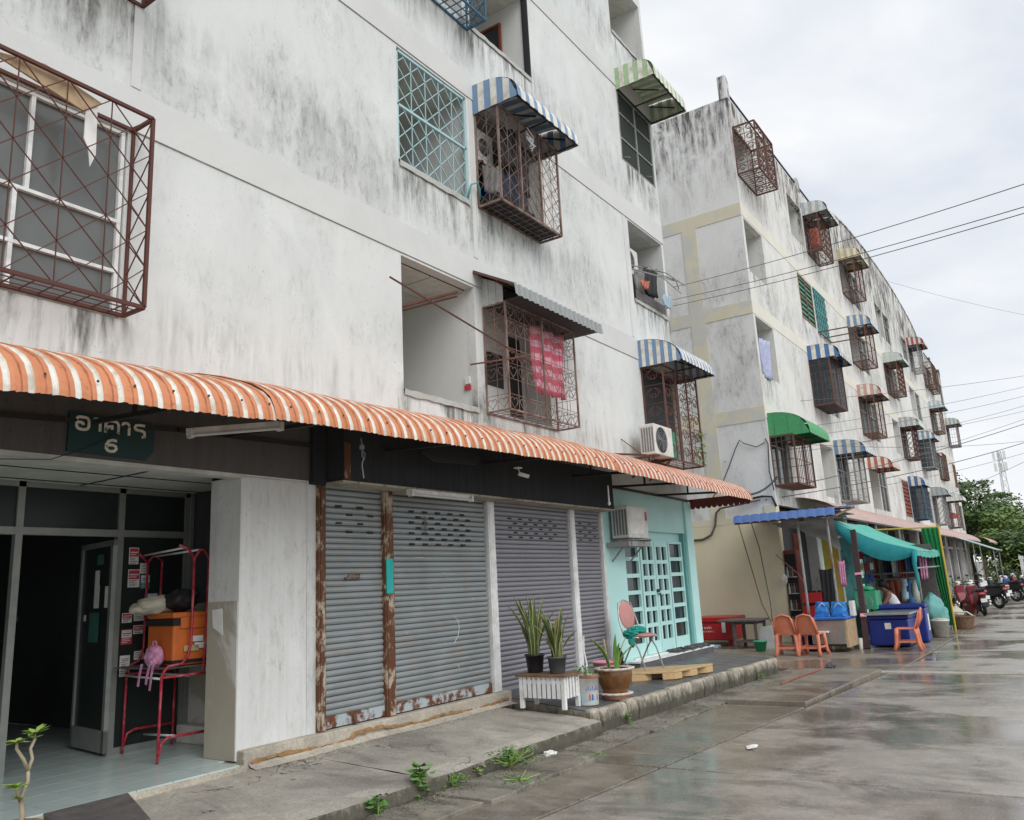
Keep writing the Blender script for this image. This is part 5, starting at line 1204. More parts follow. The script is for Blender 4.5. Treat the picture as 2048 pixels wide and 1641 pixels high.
# brown glazed pot
c = (9.10,-1.27,.258); t = thing('glazed_pot', 'large brown glazed pot with scalloped rim on a matching saucer', 'plant pot', c)
b = MB(); b.lathe([(0,.06),(.135,.06),(.145,.075),(.19,.18),(.212,.28),(.205,.33),(.20,.345),(.18,.345),(.175,.30),(0,.30)], 32, c); b.build('body', 'glaze', t, smooth=True)
w_ = [0,.02,.05,.05,.03,0,14]
b = MB(); b.lathe([(.200,.325),(.222,.333),(.240,.345),(.238,.358),(.205,.362),(.175,.35)], 56, c, wob=w_); b.build('rim', 'potrim', t, smooth=True)
b = MB(); b.lathe([(0,.0),(.165,.0),(.17,.035),(.15,.06)], 32, c); b.build('saucer', 'terracotta', t, smooth=True)
b = MB(); b.lathe([(.165,.040),(.190,.052),(.205,.062),(.200,.072),(.165,.078),(.13,.07)], 56, c, wob=w_); b.build('saucer_rim', 'potrim', t, smooth=True)
t = thing('potted_plant', 'green arching leaves and a cane stake in the brown glazed pot', 'plant', (9.1,-1.27,.56))
b = MB(); b.lathe([(0,.0),(.175,0)], 16, (9.1,-1.27,.566)); b.build('soil', 'soil', t)
b = MB(); b.tube([(9.06,-1.22,.55),(9.05,-1.18,.95)], .016, 6); b.build('stake', 'woodpale', t)
for d, h, w2, bd in (((-1,.6),.40,.06,.9),((-.6,-.8),.30,.07,.6),((.2,-1),.34,.065,.45),((.9,-.5),.26,.05,1.0),((.5,-1),.30,.06,.9),((-.4,-.6),.36,.055,.2),((0,1),.25,.05,.8)):
    b = MB(); blade(b, (9.1+d[0]*.05,-1.27+d[1]*.05,.56), d, h*1.3, w2, bd, jit(.8)); b.build('leaf', ['leaf2','leaf1'], t, smooth=True)
c = (10.55,-.35,.285); t = thing('pink_pot', 'small pink plastic pot behind the brown glazed pot', 'plant pot', c); b = MB(); b.lathe([(0,0),(.12,0),(.165,.24),(.18,.24),(.18,.26),(.15,.26),(.14,.22),(0,.22)], 24, c); b.build('body', 'pinkpot', t, smooth=True)
# pallet of pressed wood
t = thing('wood_pallet', 'pressed wood pallet lying on the dark tiled terrace', 'pallet', (11.1,-1.0,.26))
def pal(u, v, z): 
    o, ex, ey = Vector((10.30,-.40,0)), Vector((.98,-.17,0)), Vector((.64,-.84,0)); p = o+ex*u+ey*v; return Vector((p.x, p.y, z))
def palbox(u0,u1,v0,v1,z0,z1,name,mat):
    b = MB(); q = [pal(u0,v0,z0),pal(u1,v0,z0),pal(u1,v1,z0),pal(u0,v1,z0)]; b.add(q+[p+Vector((0,0,z1-z0)) for p in q], [(0,1,2,3),(7,6,5,4),(0,4,5,1),(1,5,6,2),(2,6,7,3),(3,7,4,0)]); return b.build(name, mat, t, bev=.006)
palbox(0,1,0,1,.355,.385,'deck','ply')
for u0 in (0,.4,.82): 
    for v0 in (0,.41,.82): palbox(u0+.003,u0+.177,v0+.003,v0+.177,.268,.3545,'block','plyend')
# padded chair with green net
def padded_chair():
    t = thing('padded_chair', 'pink padded metal chair standing on the wood pallet', 'chair', (0,0,0)); W = .2
    for s in (-1,1):
        b = MB(); b.tube([(.20,s*W,.0),(.10,s*W,.28),(-.03,s*W,.46)], .011, 6); b.build('leg', 'cagegrey', t); b = MB(); b.tube([(-.24,s*W,.0),(-.08,s*W,.26),(.06,s*W,.45)], .011, 6); b.build('leg', 'cagegrey', t)
    b = MB(); b.tube([(.12,-W,.44),(-.16,-W,.46),(-.24,-W*.95,.70),(-.28,-W*.7,.92),(-.29,0,.97),(-.28,W*.7,.92),(-.24,W*.95,.70),(-.16,W,.46),(.12,W,.44)], .011, 6); b.build('back_frame', 'steel', t, smooth=True)
    b = MB(); b.ell((.02,0,.465), .21, .20, .035, 18, 8); b.build('seat', 'pink', t, smooth=True)
    b = MB(); b.ell((0,0,0), .022, .165, .21, 18, 10); o = b.build('backrest', 'pink', t, smooth=True); o.location = (-.245,0,.745); o.rotation_euler = (0,-.16,0)
    return t
ch = padded_chair(); ch.location = (11.12,-.68,.387); ch.rotation_euler = (0,0,R(-104)); ch.scale = (1,1,1)
t = thing('net_bundle', 'bundle of green netting heaped on the pink padded chair', 'netting', (11.12,-.62,.87)); b = MB(); b.ell((11.10,-.62,.915),.20,.13,.065,20,12,jit=.16); b.ell((10.98,-.60,.88),.12,.12,.07,16,10,jit=.2); b.ell((10.92,-.62,.80),.05,.05,.10,10,8,jit=.2); b.build('net', 'greennet', t)
b = MB(); b.ell((11.35,-.16,.40),.10,.12,.10,14,9,jit=.15); b.ell((11.3,-.2,.53),.05,.06,.14,12,8,jit=.2); tag(crumple(b.build('black_bag', 'blackcloth', smooth=True), .07, .07), 'crumpled black bag on the floor behind the padded chair', 'bag')
def shoe(label, loc, rz, mat):
    t = thing('shoe', label, 'shoe', (0,0,0), 'shoes left on the aqua shop step'); b = MB(); b.box(-.13,.13,-.042,.042,0,.022); b.build('sole', 'greypl', t, bev=.015)
    b = MB(); b.ell((.02,0,.028),.11,.045,.032,12,8); b.tube([(-.03,-.045,.02),(.0,-.02,.06),(.0,.02,.06),(-.03,.045,.02)], .009, 5); b.build('upper', mat, t, smooth=True); t.location = loc; t.rotation_euler = (0,0,rz)
for i, (x, y, rz) in enumerate(((13.45,-.12,1.5),(13.6,-.14,1.7),(13.8,-.12,1.4),(14.05,-.16,1.2),(14.2,-.13,1.8),(14.4,-.15,1.5),(14.55,-.12,1.3),(14.75,-.15,1.6))):
    shoe(f'{ORD[i]} dark shoe from the left on the aqua shop step', (x,y,.402), rz, random.choice(['blackcloth','greypl','greywood']))
# things in the lobby: red rack with bundles
t = thing('steel_rack', 'red tubular steel rack standing in the lobby', 'rack', (4.6,1.0,.3)); rt = .0125
def lr(pts, m='redtube', r=rt): b = MB(); b.tube(pts, r, 7); b.build('tube', m, t, smooth=True)
fx, bx, fy, by = 4.36, 4.50, .55, 1.40    # near post at (4.36,.55), rear posts toward the glass
def post(x, y, top, z0=.30): lr([(x,y,z0),(x+.01,y,top)])
post(4.33,.62,1.02); post(4.50,1.44,1.02); post(4.98,1.40,1.0); post(4.86,.58,1.0)
for z in (1.03,):
    lr([(4.34,.62,z-.03),(4.36,.62,z+.02),(4.40,.62,z+.06),(4.52,.60,z+.07),(4.58,.60,z+.14),(4.605,.60,z+.25),(4.61,.60,2.05)]); lr([(4.50,1.44,z-.03),(4.52,1.44,z+.02),(4.56,1.44,z+.06),(4.61,1.42,z+.08),(4.655,1.42,z+.2),(4.66,1.42,2.05)])
    lr([(4.72,.58,z-.02),(4.745,.58,z+.3),(4.75,.58,2.05)]); lr([(4.79,1.40,z),(4.80,1.40,2.05)])
    lr([(4.34,.62,1.0),(4.86,.58,1.0)]); lr([(4.34,.62,.99),(4.50,1.44,.99)], 'white', .010); lr([(4.5,1.44,1.0),(4.98,1.40,1.0)]); lr([(4.60,.62,.99),(4.74,1.43,.99)], 'white', .010)
lr([(4.61,.60,2.02),(4.55,.60,2.10),(4.45,.60,2.14)]); lr([(4.61,.60,2.02),(4.66,.59,2.10),(4.70,.59,2.10),(4.75,.58,2.03)]); lr([(4.75,.58,2.04),(4.84,.58,2.14)]); lr([(4.66,1.42,2.03),(4.56,1.42,2.12)]); lr([(4.66,1.42,2.03),(4.72,1.41,2.11),(4.80,1.40,2.04)])
lr([(4.52,.60,2.12),(4.62,1.42,2.10)], 'white', .010); lr([(4.66,.59,2.10),(4.73,1.42,2.09)], 'white', .010)
lr([(4.34,.62,.36),(4.36,.62,.46),(4.42,.62,.50),(4.86,.58,.50)]); lr([(4.50,1.44,.36),(4.54,1.44,.47),(4.60,1.43,.50),(4.98,1.40,.50)]); lr([(4.55,.62,.49),(4.70,1.43,.44)], 'white', .010); lr([(4.8,.6,.5),(4.92,1.41,.36)], 'white', .010)
b = MB(); b.box(4.36,4.98,.62,1.42,1.065,1.075); b.build('shelf', 'greywood', t)
t = thing('delivery_box', 'orange insulated delivery box with black straps on the red rack', 'delivery box', (4.62,.7,1.08))
def rot(mb, c, a):
    ca, sa = math.cos(a), math.sin(a); mb.v = [(c[0]+(x-c[0])*ca-(y-c[1])*sa, c[1]+(x-c[0])*sa+(y-c[1])*ca, z) for x, y, z in mb.v]; return mb
bc = (4.72,.90); ba = -.10
for nm, m, bxs, bv in (('body','orangebox',[(4.50,4.96,.66,1.14,1.08,1.49)],.02),('lid','orangebox',[(4.492,4.968,.652,1.148,1.492,1.545)],.015),('strap','blackcloth',[(4.489,4.971,.649,1.151,1.43,1.488)],0),('strap','blackcloth',[(4.489,4.971,.649,1.151,1.10,1.13)],0),('flap','orangebox',[(4.56,4.90,.640,.652,1.40,1.50)],.006)):
    b = MB(); [b.box(*q) for q in bxs]; rot(b, bc, ba); b.build(nm, m, t, bev=bv)
b = MB(); b.box(4.66,4.78,.642,.650,1.28,1.33,0); b.box(4.60,4.74,.641,.649,1.20,1.25,1); b.box(4.7,4.84,.641,.649,1.22,1.27,0); rot(b, bc, ba); b.build('printed_mark', ['paper','s_yellow'], t)
b = MB(); b.ell((4.54,1.02,1.62),.20,.15,.085,26,16,jit=.035); b.ell((4.42,1.08,1.59),.12,.10,.05,16,10,jit=.05); tag(crumple(b.build('beige_sack', 'beigesack', smooth=True), .06, .09), 'plump beige sack on top of the orange delivery box', 'sack')
b = MB(); b.ell((4.66,.86,1.65),.15,.14,.105,18,11,jit=.05); b.ell((4.77,.82,1.70),.06,.05,.05,10,7,jit=.1); tag(crumple(b.build('black_bag', 'blackcloth', smooth=True), .07, .07), 'knotted black plastic bag on top of the orange delivery box', 'bag')
t = thing('pink_backpack', 'pink patterned backpack with dangling straps beside the orange box', 'backpack', (4.42,.85,1.08)); b = MB(); b.ell((4.44,.90,1.165),.065,.12,.105,20,14); crumple(b.build('body', 'pinkcloth', t, smooth=True), .05, .07)
b = MB(); b.ell((4.395,.86,1.13),.035,.08,.055,16,12); crumple(b.build('pocket', 'pinkcloth', t, smooth=True), .03, .05)
for y, l_ in ((.78,.20),(.84,.15),(.96,.17)): b = MB(); b.bar((4.36,y,1.11),(4.335,y-.01,1.02),.004,.03); b.bar((4.335,y-.01,1.02),(4.337,y+.01,1.09-l_),.004,.028); b.build('strap', 'pinkcloth', t)
b = MB(); b.tube([(4.44,.86,1.25),(4.43,.87,1.30),(4.43,.91,1.30),(4.44,.93,1.25)], .007, 6); b.build('loop', 'pinkcloth', t)
# foreground plant
c = (2.42,-1.0,.24); t = thing('desert_rose', 'thin branching plant with small leaf rosettes in the near left corner', 'plant', c)
b = MB(); b.lathe([(0,0),(.12,0),(.16,.22),(.14,.22),(.13,.19),(0,.19)], 20, c); b.build('pot', 'terracotta', t, smooth=True)
b = MB(); S1 = [(2.44,-1.0,.40),(2.475,-1.0,.50),(2.455,-1,.60),(2.49,-1.0,.68),(2.485,-1,.735)]; b.tube(S1, [.017,.014,.012,.0105,.0095], 7)
b.tube([S1[-1],(2.455,-1.0,.80),(2.405,-1.02,.865),(2.405,-1.02,.90)], [.012,.010,.009,.008], 7); b.tube([S1[-1],(2.515,-.98,.79),(2.505,-.97,.845),(2.525,-.97,.89),(2.522,-.97,.925)], [.011,.010,.009,.009,.008], 7); b.tube([(2.455,-1,.58),(2.42,-1.03,.63),(2.405,-1.04,.665)], [.010,.008,.007], 6); b.build('stem', 'bark', t, smooth=True)
b = MB()
for tip, k, ln in (((2.405,-1.02,.90),11,.078),((2.522,-.97,.925),14,.088),((2.405,-1.04,.665),13,.075),((2.44,-1.02,.60),6,.06),((2.515,-.98,.90),5,.05)):
    for i in range(k):
        a = i/k*6.28+jit(.4); d = Vector((math.cos(a),math.sin(a),.35+jit(.4))).normalized(); s = d.cross(Vector((0,0,1))).normalized()*.016; p = Vector(tip); l_ = ln*random.uniform(.7,1.1); dn = Vector((0,0,-.008))
        q = [p-s*.3, p+d*l_*.55-s*1.1, p+d*l_+dn, p+d*l_*.55+s*1.1, p+s*.3]; b.add([*q, p+d*l_*.5+Vector((0,0,-.006))], [(0,1,5),(1,2,5),(2,3,5),(3,4,5),(4,0,5)])
b.build('leaves', 'leaf1', t, smooth=False)
t = thing('wooden_ramp', 'short dark board ramp at the edge of the lobby tiles', 'ramp', (3.3,-.4,.2)); 
b = MB(); b.add([(3.02,-.14,.30),(3.62,-.14,.30),(3.42,-.75,.235),(2.90,-.75,.235),(3.02,-.14,.20),(3.62,-.14,.20),(3.42,-.75,.20),(2.90,-.75,.20)], [(0,3,2,1),(0,1,5,4),(1,2,6,5),(2,3,7,6),(3,0,4,7)]); b.build('board', 'greywood', t, bev=.008)
# weeds along the kerb
def weed(label, c, n, r, h, size, mat='leaf2', name='weed'):
    t = thing(name, label, 'weed', c); b = MB(); s = MB()
    for i in range(max(3, n//7)):
        a = random.random()*6.28; q = Vector(c)+Vector((math.cos(a),math.sin(a)*.6,0))*r*random.random(); s.tube([c, tuple((Vector(c)+q)/2+Vector((0,0,h*.4))), tuple(q+Vector((0,0,h*random.uniform(.5,1))))], .004, 4)
    for i in range(n):
        a = random.random()*6.28; p = Vector(c)+Vector((math.cos(a),math.sin(a)*.6,0))*r*random.random()+Vector((0,0,h*random.random()**.8)); a2 = random.random()*6.28
        d = Vector((math.cos(a2),math.sin(a2),jit(.5)+.1)).normalized(); e = d.cross(Vector((0,0,1))).normalized(); l_ = size*random.uniform(.6,1.2); e *= l_*.36; k = Vector((0,0,l_*.12))
        b.add([p, p+d*l_*.35+e-k, p+d*l_*.75+e*.7-k, p+d*l_, p+d*l_*.75-e*.7-k, p+d*l_*.35-e-k, p+d*l_*.5], [(0,1,6),(1,2,6),(2,3,6),(3,4,6),(4,5,6),(5,0,6)])
    s.build('stems', 'leaf1', t); b.build('leaves', mat, t)
weed('broad-leaved weed at the foot of the kerb, nearest the camera', (4.72,-1.56,.03), 26, .08, .14, .075)
weed('tall broad-leaved weed climbing the kerb', (5.22,-1.53,.03), 46, .10, .27, .085)
weed('low weed patch right of the tall broad-leaved one', (5.62,-1.55,.03), 90, .20, .10, .038)
weed('weed clump at the broken kerb beside the white litter', (6.45,-1.54,.03), 260, .34, .15, .042)
weed('sprigs between the broken gutter slabs', (6.0,-1.95,.03), 90, .36, .03, .028)
weed('single sprout at the foot of the terrace kerb stones', (8.9,-1.52,.02), 12, .05, .10, .06)
weed('small sprout at the far end of the terrace kerb', (13.1,-1.72,.02), 16, .06, .10, .06)
weed('tiny sprigs at the tip of the broken gutter slab', (7.06,-2.06,.02), 24, .22, .03, .03)
weed('brownish weed low in the kerb crack', (5.95,-1.53,.05), 22, .08, .09, .045, 'leaf1')
# grit and dirt gathered along the kerb and joints
g = MB()
def pebble(x, y, z, r):
    k = [Vector((random.gauss(0,1),random.gauss(0,1),random.gauss(0,.7))).normalized()*r for _ in range(4)]; g.add([Vector((x,y,z))+v for v in k], [(0,1,2),(0,2,3),(0,3,1),(1,3,2)])
for i in range(3800):
    x = 3.2+random.random()**1.2*11.2; y = -1.52-abs(random.gauss(0,.16)); pebble(x, y, (.035 if x < 7.1 else .014)+.004, random.uniform(.003,.012))
for i in range(900):
    x = 4+random.random()*10; pebble(x, -2.62-.072*(x-5)+jit(.06), .004, random.uniform(.003,.008))
for i in range(500):
    x = 4.7+random.random()*3.6; pebble(x, -.2-abs(random.gauss(0,.12)), .245, random.uniform(.003,.009))
o = g.build('grit', 'gutter'); o['kind'] = 'stuff'; o['label'] = 'loose grit and dirt along the kerb and road joints'; o['category'] = 'grit'
# litter
def scrap(label, c, w, d, h, mat, name='litter'):
    b = MB(); b.ell(c, w, d, h, 11, 7, jit=.28); tag(b.build(name, mat), label, 'litter')
scrap('crumpled white paper at the foot of the kerb', (7.0,-1.62,.045), .085, .06, .025, 'paper')
scrap('white plastic scrap lying on the wet road', (8.1,-3.22,.012), .11, .045, .010, 'paper')
scrap('small dark shoe-like bundle near the drain', (15.0,-2.3,.05), .16, .08, .05, 'greypl')
b = MB(); b.tube([(12.3,-2.26,.068),(13.2,-2.285,.07),(14.2,-2.33,.068)], .015, 7); tag(b.build('red_pipe', 'brickred'), 'length of red brown pipe lying beside the road', 'pipe')

# ================================================================ alley and street stall
t = thing('red_chest', 'red metal chest with white print against the yellow side wall', 'chest', (20.1,1.6,0))
b = MB(); b.box(19.55,20.55,1.05,2.05,.14,.56); b.build('body', 'redbox', t, bev=.02)
b = MB(); b.box(19.52,20.58,1.02,2.08,.56,.68); b.build('lid', 'redbox', t, bev=.02)
for y in (1.1,1.85): b = MB(); b.box(19.7,19.8,y,y+.1,0,.14); b.build('foot', 'redbox', t)
def lettr(mb, x, y0, z, n, h, gap, w, axis='y'):
    for i in range(n):
        y = y0-gap*i; k = i % 4
        for p, q in ((((0,0),(0,1)),) if k == 1 else (((0,0),(0,1)),((0,1),(.6,1)),((.6,1),(.6,0))) if k == 0 else (((0,0),(0,1)),((0,.5),(.6,.5)),((.6,.5),(.6,0))) if k == 2 else (((0,0),(.6,0)),((.6,0),(.6,1)),((0,1),(0,.4)))):
            mb.bar((x,y-p[0]*h*.7,z+p[1]*h),(x,y-q[0]*h*.7,z+q[1]*h),w)
b = MB(); lettr(b, 19.545, 1.82, .41, 6, .05, .055, .009); b.build('lettering', 'paper', t, kind='stuff'); b = MB(); lettr(b, 19.545, 1.92, .33, 11, .032, .042, .007); b.build('lettering', 'paper', t, kind='stuff')
b = MB(); b.box(19.535,19.55,1.18,1.27,.32,.62); b.build('price_label', 'paper', t)
t = thing('old_table', 'dark weathered wooden table beside the red chest', 'table', (19.2,.7,0))
b = MB(); b.box(18.75,19.6,.12,1.08,.60,.645); b.build('tabletop', 'greywood', t, bev=.008)
for x in (18.85,19.5):
    for y in (.22,.72): b = MB(); b.box(x-.03,x+.03,y-.03,y+.03,0,.60); b.build('leg', 'greywood', t)
b = MB(); b.box(18.86,19.5,.22,.72,.14,.16); b.build('shelf', 'greywood', t); b = MB(); b.box(18.86,19.5,.2,.74,.54,.60); b.build('apron', 'greywood', t)
t = thing('green_bucket', 'small green plastic bucket beside the table', 'bucket', (18.25,-.05,0)); b = MB(); b.lathe([(0,.01),(.10,.01),(.145,.20),(.155,.20),(.155,.22),(.135,.22),(.1,.03),(0,.03)], 22, (18.25,-.05,0)); b.build('body', 'greenpl', t, smooth=True)
b = MB(); b.add([(18.95,.22,.0),(18.95,-.32,.0),(19.15,-.30,.52),(19.15,.22,.46)], [(0,1,2,3)]); o = b.build('grey_board', 's_grey'); s = o.modifiers.new('t','SOLIDIFY'); s.thickness = .02; tag(o, 'grey board leaning behind the green bucket', 'board')
b = MB(); b.tube([(20.6,.95,2.92),(19.9,.35,.95),(19.7,.12,.55)], .014, 6); tag(b.build('leaning_pole', 'wood'), 'thin brown pole leaning across the yellow wall, left one', 'pole')
b = MB(); b.tube([(20.6,.62,2.95),(20.4,.42,2.3),(19.9,.14,.95),(19.75,.10,.55)], .013, 6); tag(b.build('leaning_pole', 'greywood'), 'thin grey pole leaning across the yellow wall, right one', 'pole')
b = MB(); b.box(18.9,19.2,1.2,1.5,0,.07); tag(b.build('blue_tray', 's_skyblue', bev=.02), 'small blue tray under the red chest', 'tray')
# blue tile-effect roof over the stall
t = thing('blue_stall_roof', 'blue tile-pattern sheet roof over the corner stall', 'roof', (19.6,-.5,2.9)); b = MB(); n = 11
rows = 4; ya, yb = .42, -1.86
for i in range(n):
    y0_, y1_ = ya+(yb-ya)*i/n, ya+(yb-ya)*(i+1)/n
    for r in range(rows):
        x0_, x1_ = 18.75+.52*r, 18.75+.52*(r+1); z0_, z1_ = 2.97+.035*r, 2.97+.035*(r+1)
        k = 5; vs = []
        for a in range(k+1):
            y = y0_+(y1_-y0_)*a/k; h = .028*math.sin(math.pi*a/k)**.7; vs += [(x0_,y,z0_+h+.012),(x1_,y,z1_+h-.006)]
        b.add(vs, [(2*a,2*a+1,2*a+3,2*a+2) for a in range(k)])
        if r == 0: b.add([v for a in range(k+1) for v in (vs[2*a], (vs[2*a][0]-.05, vs[2*a][1], vs[2*a][2]-.17))], [(2*a,2*a+2,2*a+3,2*a+1) for a in range(k)])
b.build('sheet', 's_tileblue', t)
b = MB(); b.box(18.85,20.8,-1.84,.40,2.93,2.94); b.build('underboard', 'greywood', t)
b = MB(); b.bar((18.8,.42,2.82),(18.8,-1.86,2.82),.04); b.bar((20.8,.42,3.1),(20.8,-1.86,3.1),.04); b.bar((18.82,.4,2.82),(20.8,.4,3.1),.04); b.bar((18.82,-1.84,2.82),(20.8,-1.84,3.1),.04); b.build('frame', 'wood', t)
for p in ((18.95,-1.62),(19.05,-.95)): b = MB(); b.tube([(p[0],p[1],0),(p[0],p[1],2.84)], .028, 7); b.build('post', 'cagegrey', t)
b = MB(); nx, nz_ = 14, 6
vs = [(19.0+.5*j/nz_*.6-.06*math.sin(j), -.40-1.35*i/nx, 2.80-(.10+.62*(i/nx)**1.6)*(j/nz_)-.03*math.sin(i*1.1+j)) for j in range(nz_+1) for i in range(nx+1)]
b.add(vs, [(j*(nx+1)+i,(j+1)*(nx+1)+i,(j+1)*(nx+1)+i+1,j*(nx+1)+i+1) for j in range(nz_) for i in range(nx)]); tag(b.build('grey_tarp', 'greytarp', smooth=True), 'grey tarpaulin hanging in folds under the blue roof', 'tarp')
# shop mouth: drinks cooler, goods on shelves
t = thing('drinks_cooler', 'dark red drinks cooler full of bottles at the shop mouth', 'cooler', (20.6,-.5,0)); b = MB(); b.box(20.9,21.5,-.30,-.02,0,2.2); b.build('body', 'redshut', t)
b = MB(); b.box(20.885,20.9,-.29,-.03,.1,2.1); b.build('void', 'dark', t)
for z in (.35,.75,1.15,1.55):
    b = MB(); b.box(20.84,20.9,-.29,-.03,z-.02,z); b.build('shelf', 'chrome', t)
    for k in range(4): b = MB(); b.lathe([(0,0),(.026,0),(.026,.14),(.012,.19),(.012,.24),(0,.24)], 8, (20.86,-.07-.062*k,z)); b.build('bottle', ['papergreen','s_orangered','blackpl','s_mint'][(k+int(z*10)) % 4], t)
t = thing('crate_stack', 'stack of red drinks crates inside the stall', 'crates', (20.4,-.75,0))
for k in range(4):
    b = MB(); z = .30*k; b.box(20.15,20.55,-1.0,-.55,z,z+.02); [b.box(*q,z,z+.26) for q in ((20.15,20.17,-1,-.55),(20.53,20.55,-1,-.55),(20.17,20.53,-1,-.98),(20.17,20.53,-.57,-.55))]; b.build('crate', 'redbox', t)
    b = MB()
    for i in range(3):
        for j in range(3): b.lathe([(0,0),(.035,0),(.035,.17),(.015,.22),(.015,.28),(0,.28)], 7, (20.24+.11*i,-.9+.12*j,z+.02))
    b.build('bottles', 'blackpl', t)
b = MB(); b.box(20.75,20.80,-1.35,-1.0,0,2.5); b.box(20.7,20.74,-1.75,-1.42,0,2.4,1); tag(b.build('stall_partition', ['yellowpole','teal_lat']), 'mustard board and teal wire partition behind the cart', 'partition')
cloth('dark coat hanging inside the stall', 'hanging_coat', 'blackcloth', 20.3, -1.12, 1.7, .25, .9, 1.4)
cloth('pink cloth tied on the stall post', 'hanging_cloth', 'pinkcloth', 19.3, -1.72, 1.85, .12, .55, 1.2, 'cloth')
b = MB(); b.ell((20.6,-.06,1.5),.06,.07,.12,10,8,jit=.12); b.tube([(20.6,-.06,1.6),(20.62,-.05,1.85)], .008, 4); tag(b.build('plastic_bag', 'whitepl'), 'clear plastic bag hanging by the shop door', 'bag')
b = MB(); b.tube([(20.7,.12,2.1),(19.9,-.6,1.6),(19.05,-.95,1.35)], .012, 5); tag(b.build('red_rope', 'redtube'), 'red rope slanting to the white stall post', 'rope')
t = thing('wire_grid', 'teal wire grid hung with small goods under the green tarp', 'grid panel', (21.2,-1.7,1)); g = MB(); grille(g, (21.2,-1.3,.9), (0,-1,0), .75, 1.4, 'mesh', .012, .10); g.build('wires', 'teal_lat', t)
for i in range(26):
    y = -1.36-.10*(i % 7)+jit(.02); z = 1.0+.3*(i//7)+jit(.03); b = MB(); b.box(21.16,21.18,y-.04,y+.04,z,z+random.uniform(.10,.2)); b.build('packet', random.choice(['s_orangered','s_yellow','paperblue','paper','pinkcloth','greenpl','redbox','s_skyblue']), t)
# chairs
def plastic_chair():
    t = thing('plastic_chair', '', 'chair', (0,0,0), 'coral plastic chairs by the stall')
    b = MB(); b.box(-.20,.20,-.20,.20,.405,.435); b.build('seat', 'chair', t, bev=.014)
    b = MB(); nn, kk = 12, 8; vs = []
    for th in (0, .022):
        for j in range(kk+1):
            v = j/kk
            for i in range(nn+1):
                u = i/nn*2-1; hw = .215*(1-.10*v); zt = .80-.085*abs(u)**2.6; z = .43+(zt-.43)*v
                vs.append((-.185-.10*v-th+.035*u*u, u*hw, z))
    N_ = (kk+1)*(nn+1); q = lambda j, i, s=0: s*N_+j*(nn+1)+i
    fs = []
    for j in range(kk):
        for i in range(nn): fs += [(q(j,i),q(j,i+1),q(j+1,i+1),q(j+1,i)), (q(j,i,1),q(j+1,i,1),q(j+1,i+1,1),q(j,i+1,1))]
    for j in range(kk): fs += [(q(j,0),q(j+1,0),q(j+1,0,1),q(j,0,1)), (q(j,nn),q(j,nn,1),q(j+1,nn,1),q(j+1,nn))]
    for i in range(nn): fs += [(q(kk,i),q(kk,i+1),q(kk,i+1,1),q(kk,i,1))]
    b.add(vs, fs); b.build('backrest', 'chair', t, smooth=True)
    b = MB(); b.tube([(-.20,-.205,.43),(-.29,-.19,.62),(-.305,-.14,.77),(-.31,0,.81),(-.305,.14,.77),(-.29,.19,.62),(-.20,.205,.43)], .020, 7); b.build('back_rim', 'chair', t, smooth=True)
    for sx in (-1,1):
        for sy in (-1,1): b = MB(); b.tube([(sx*.17,sy*.18,.42),(sx*.185,sy*.195,.30),(sx*.205+.0,sy*.20,.12),(sx*.25,sy*.225,0)], [.042,.038,.034,.040], 8); b.build('leg', 'chair', t, smooth=True)
    for s in (-1,1): b = MB(); b.bar((s*.19,-.19,.155),(s*.19,.19,.155),.028,.04); b.build('stretcher', 'chair', t); b = MB(); b.bar((-.18,s*.2,.17),(.18,s*.2,.17),.025,.035); b.build('stretcher', 'chair', t)
    return t
pc = plastic_chair(); pc['label'] = 'left of the two coral plastic chairs facing the wall'; pc.location = (17.36,-.93,0); pc.rotation_euler = (0,0,R(4))
clone(pc, (17.38,-1.40,0), R(-6), 'right of the two coral plastic chairs facing the wall')
clone(pc, (18.55,-2.98,0), R(94), 'coral plastic chair seen side on in front of the blue chest')
t = thing('blue_tub', 'round blue tub behind the two coral chairs', 'tub', (18.4,-1.02,0)); b = MB(); b.lathe([(0,.01),(.22,.01),(.29,.30),(.31,.30),(.31,.33),(.27,.33),(.2,.05),(0,.05)], 24, (18.45,-.98,0)); b.build('body', 'bluepl', t, smooth=True)
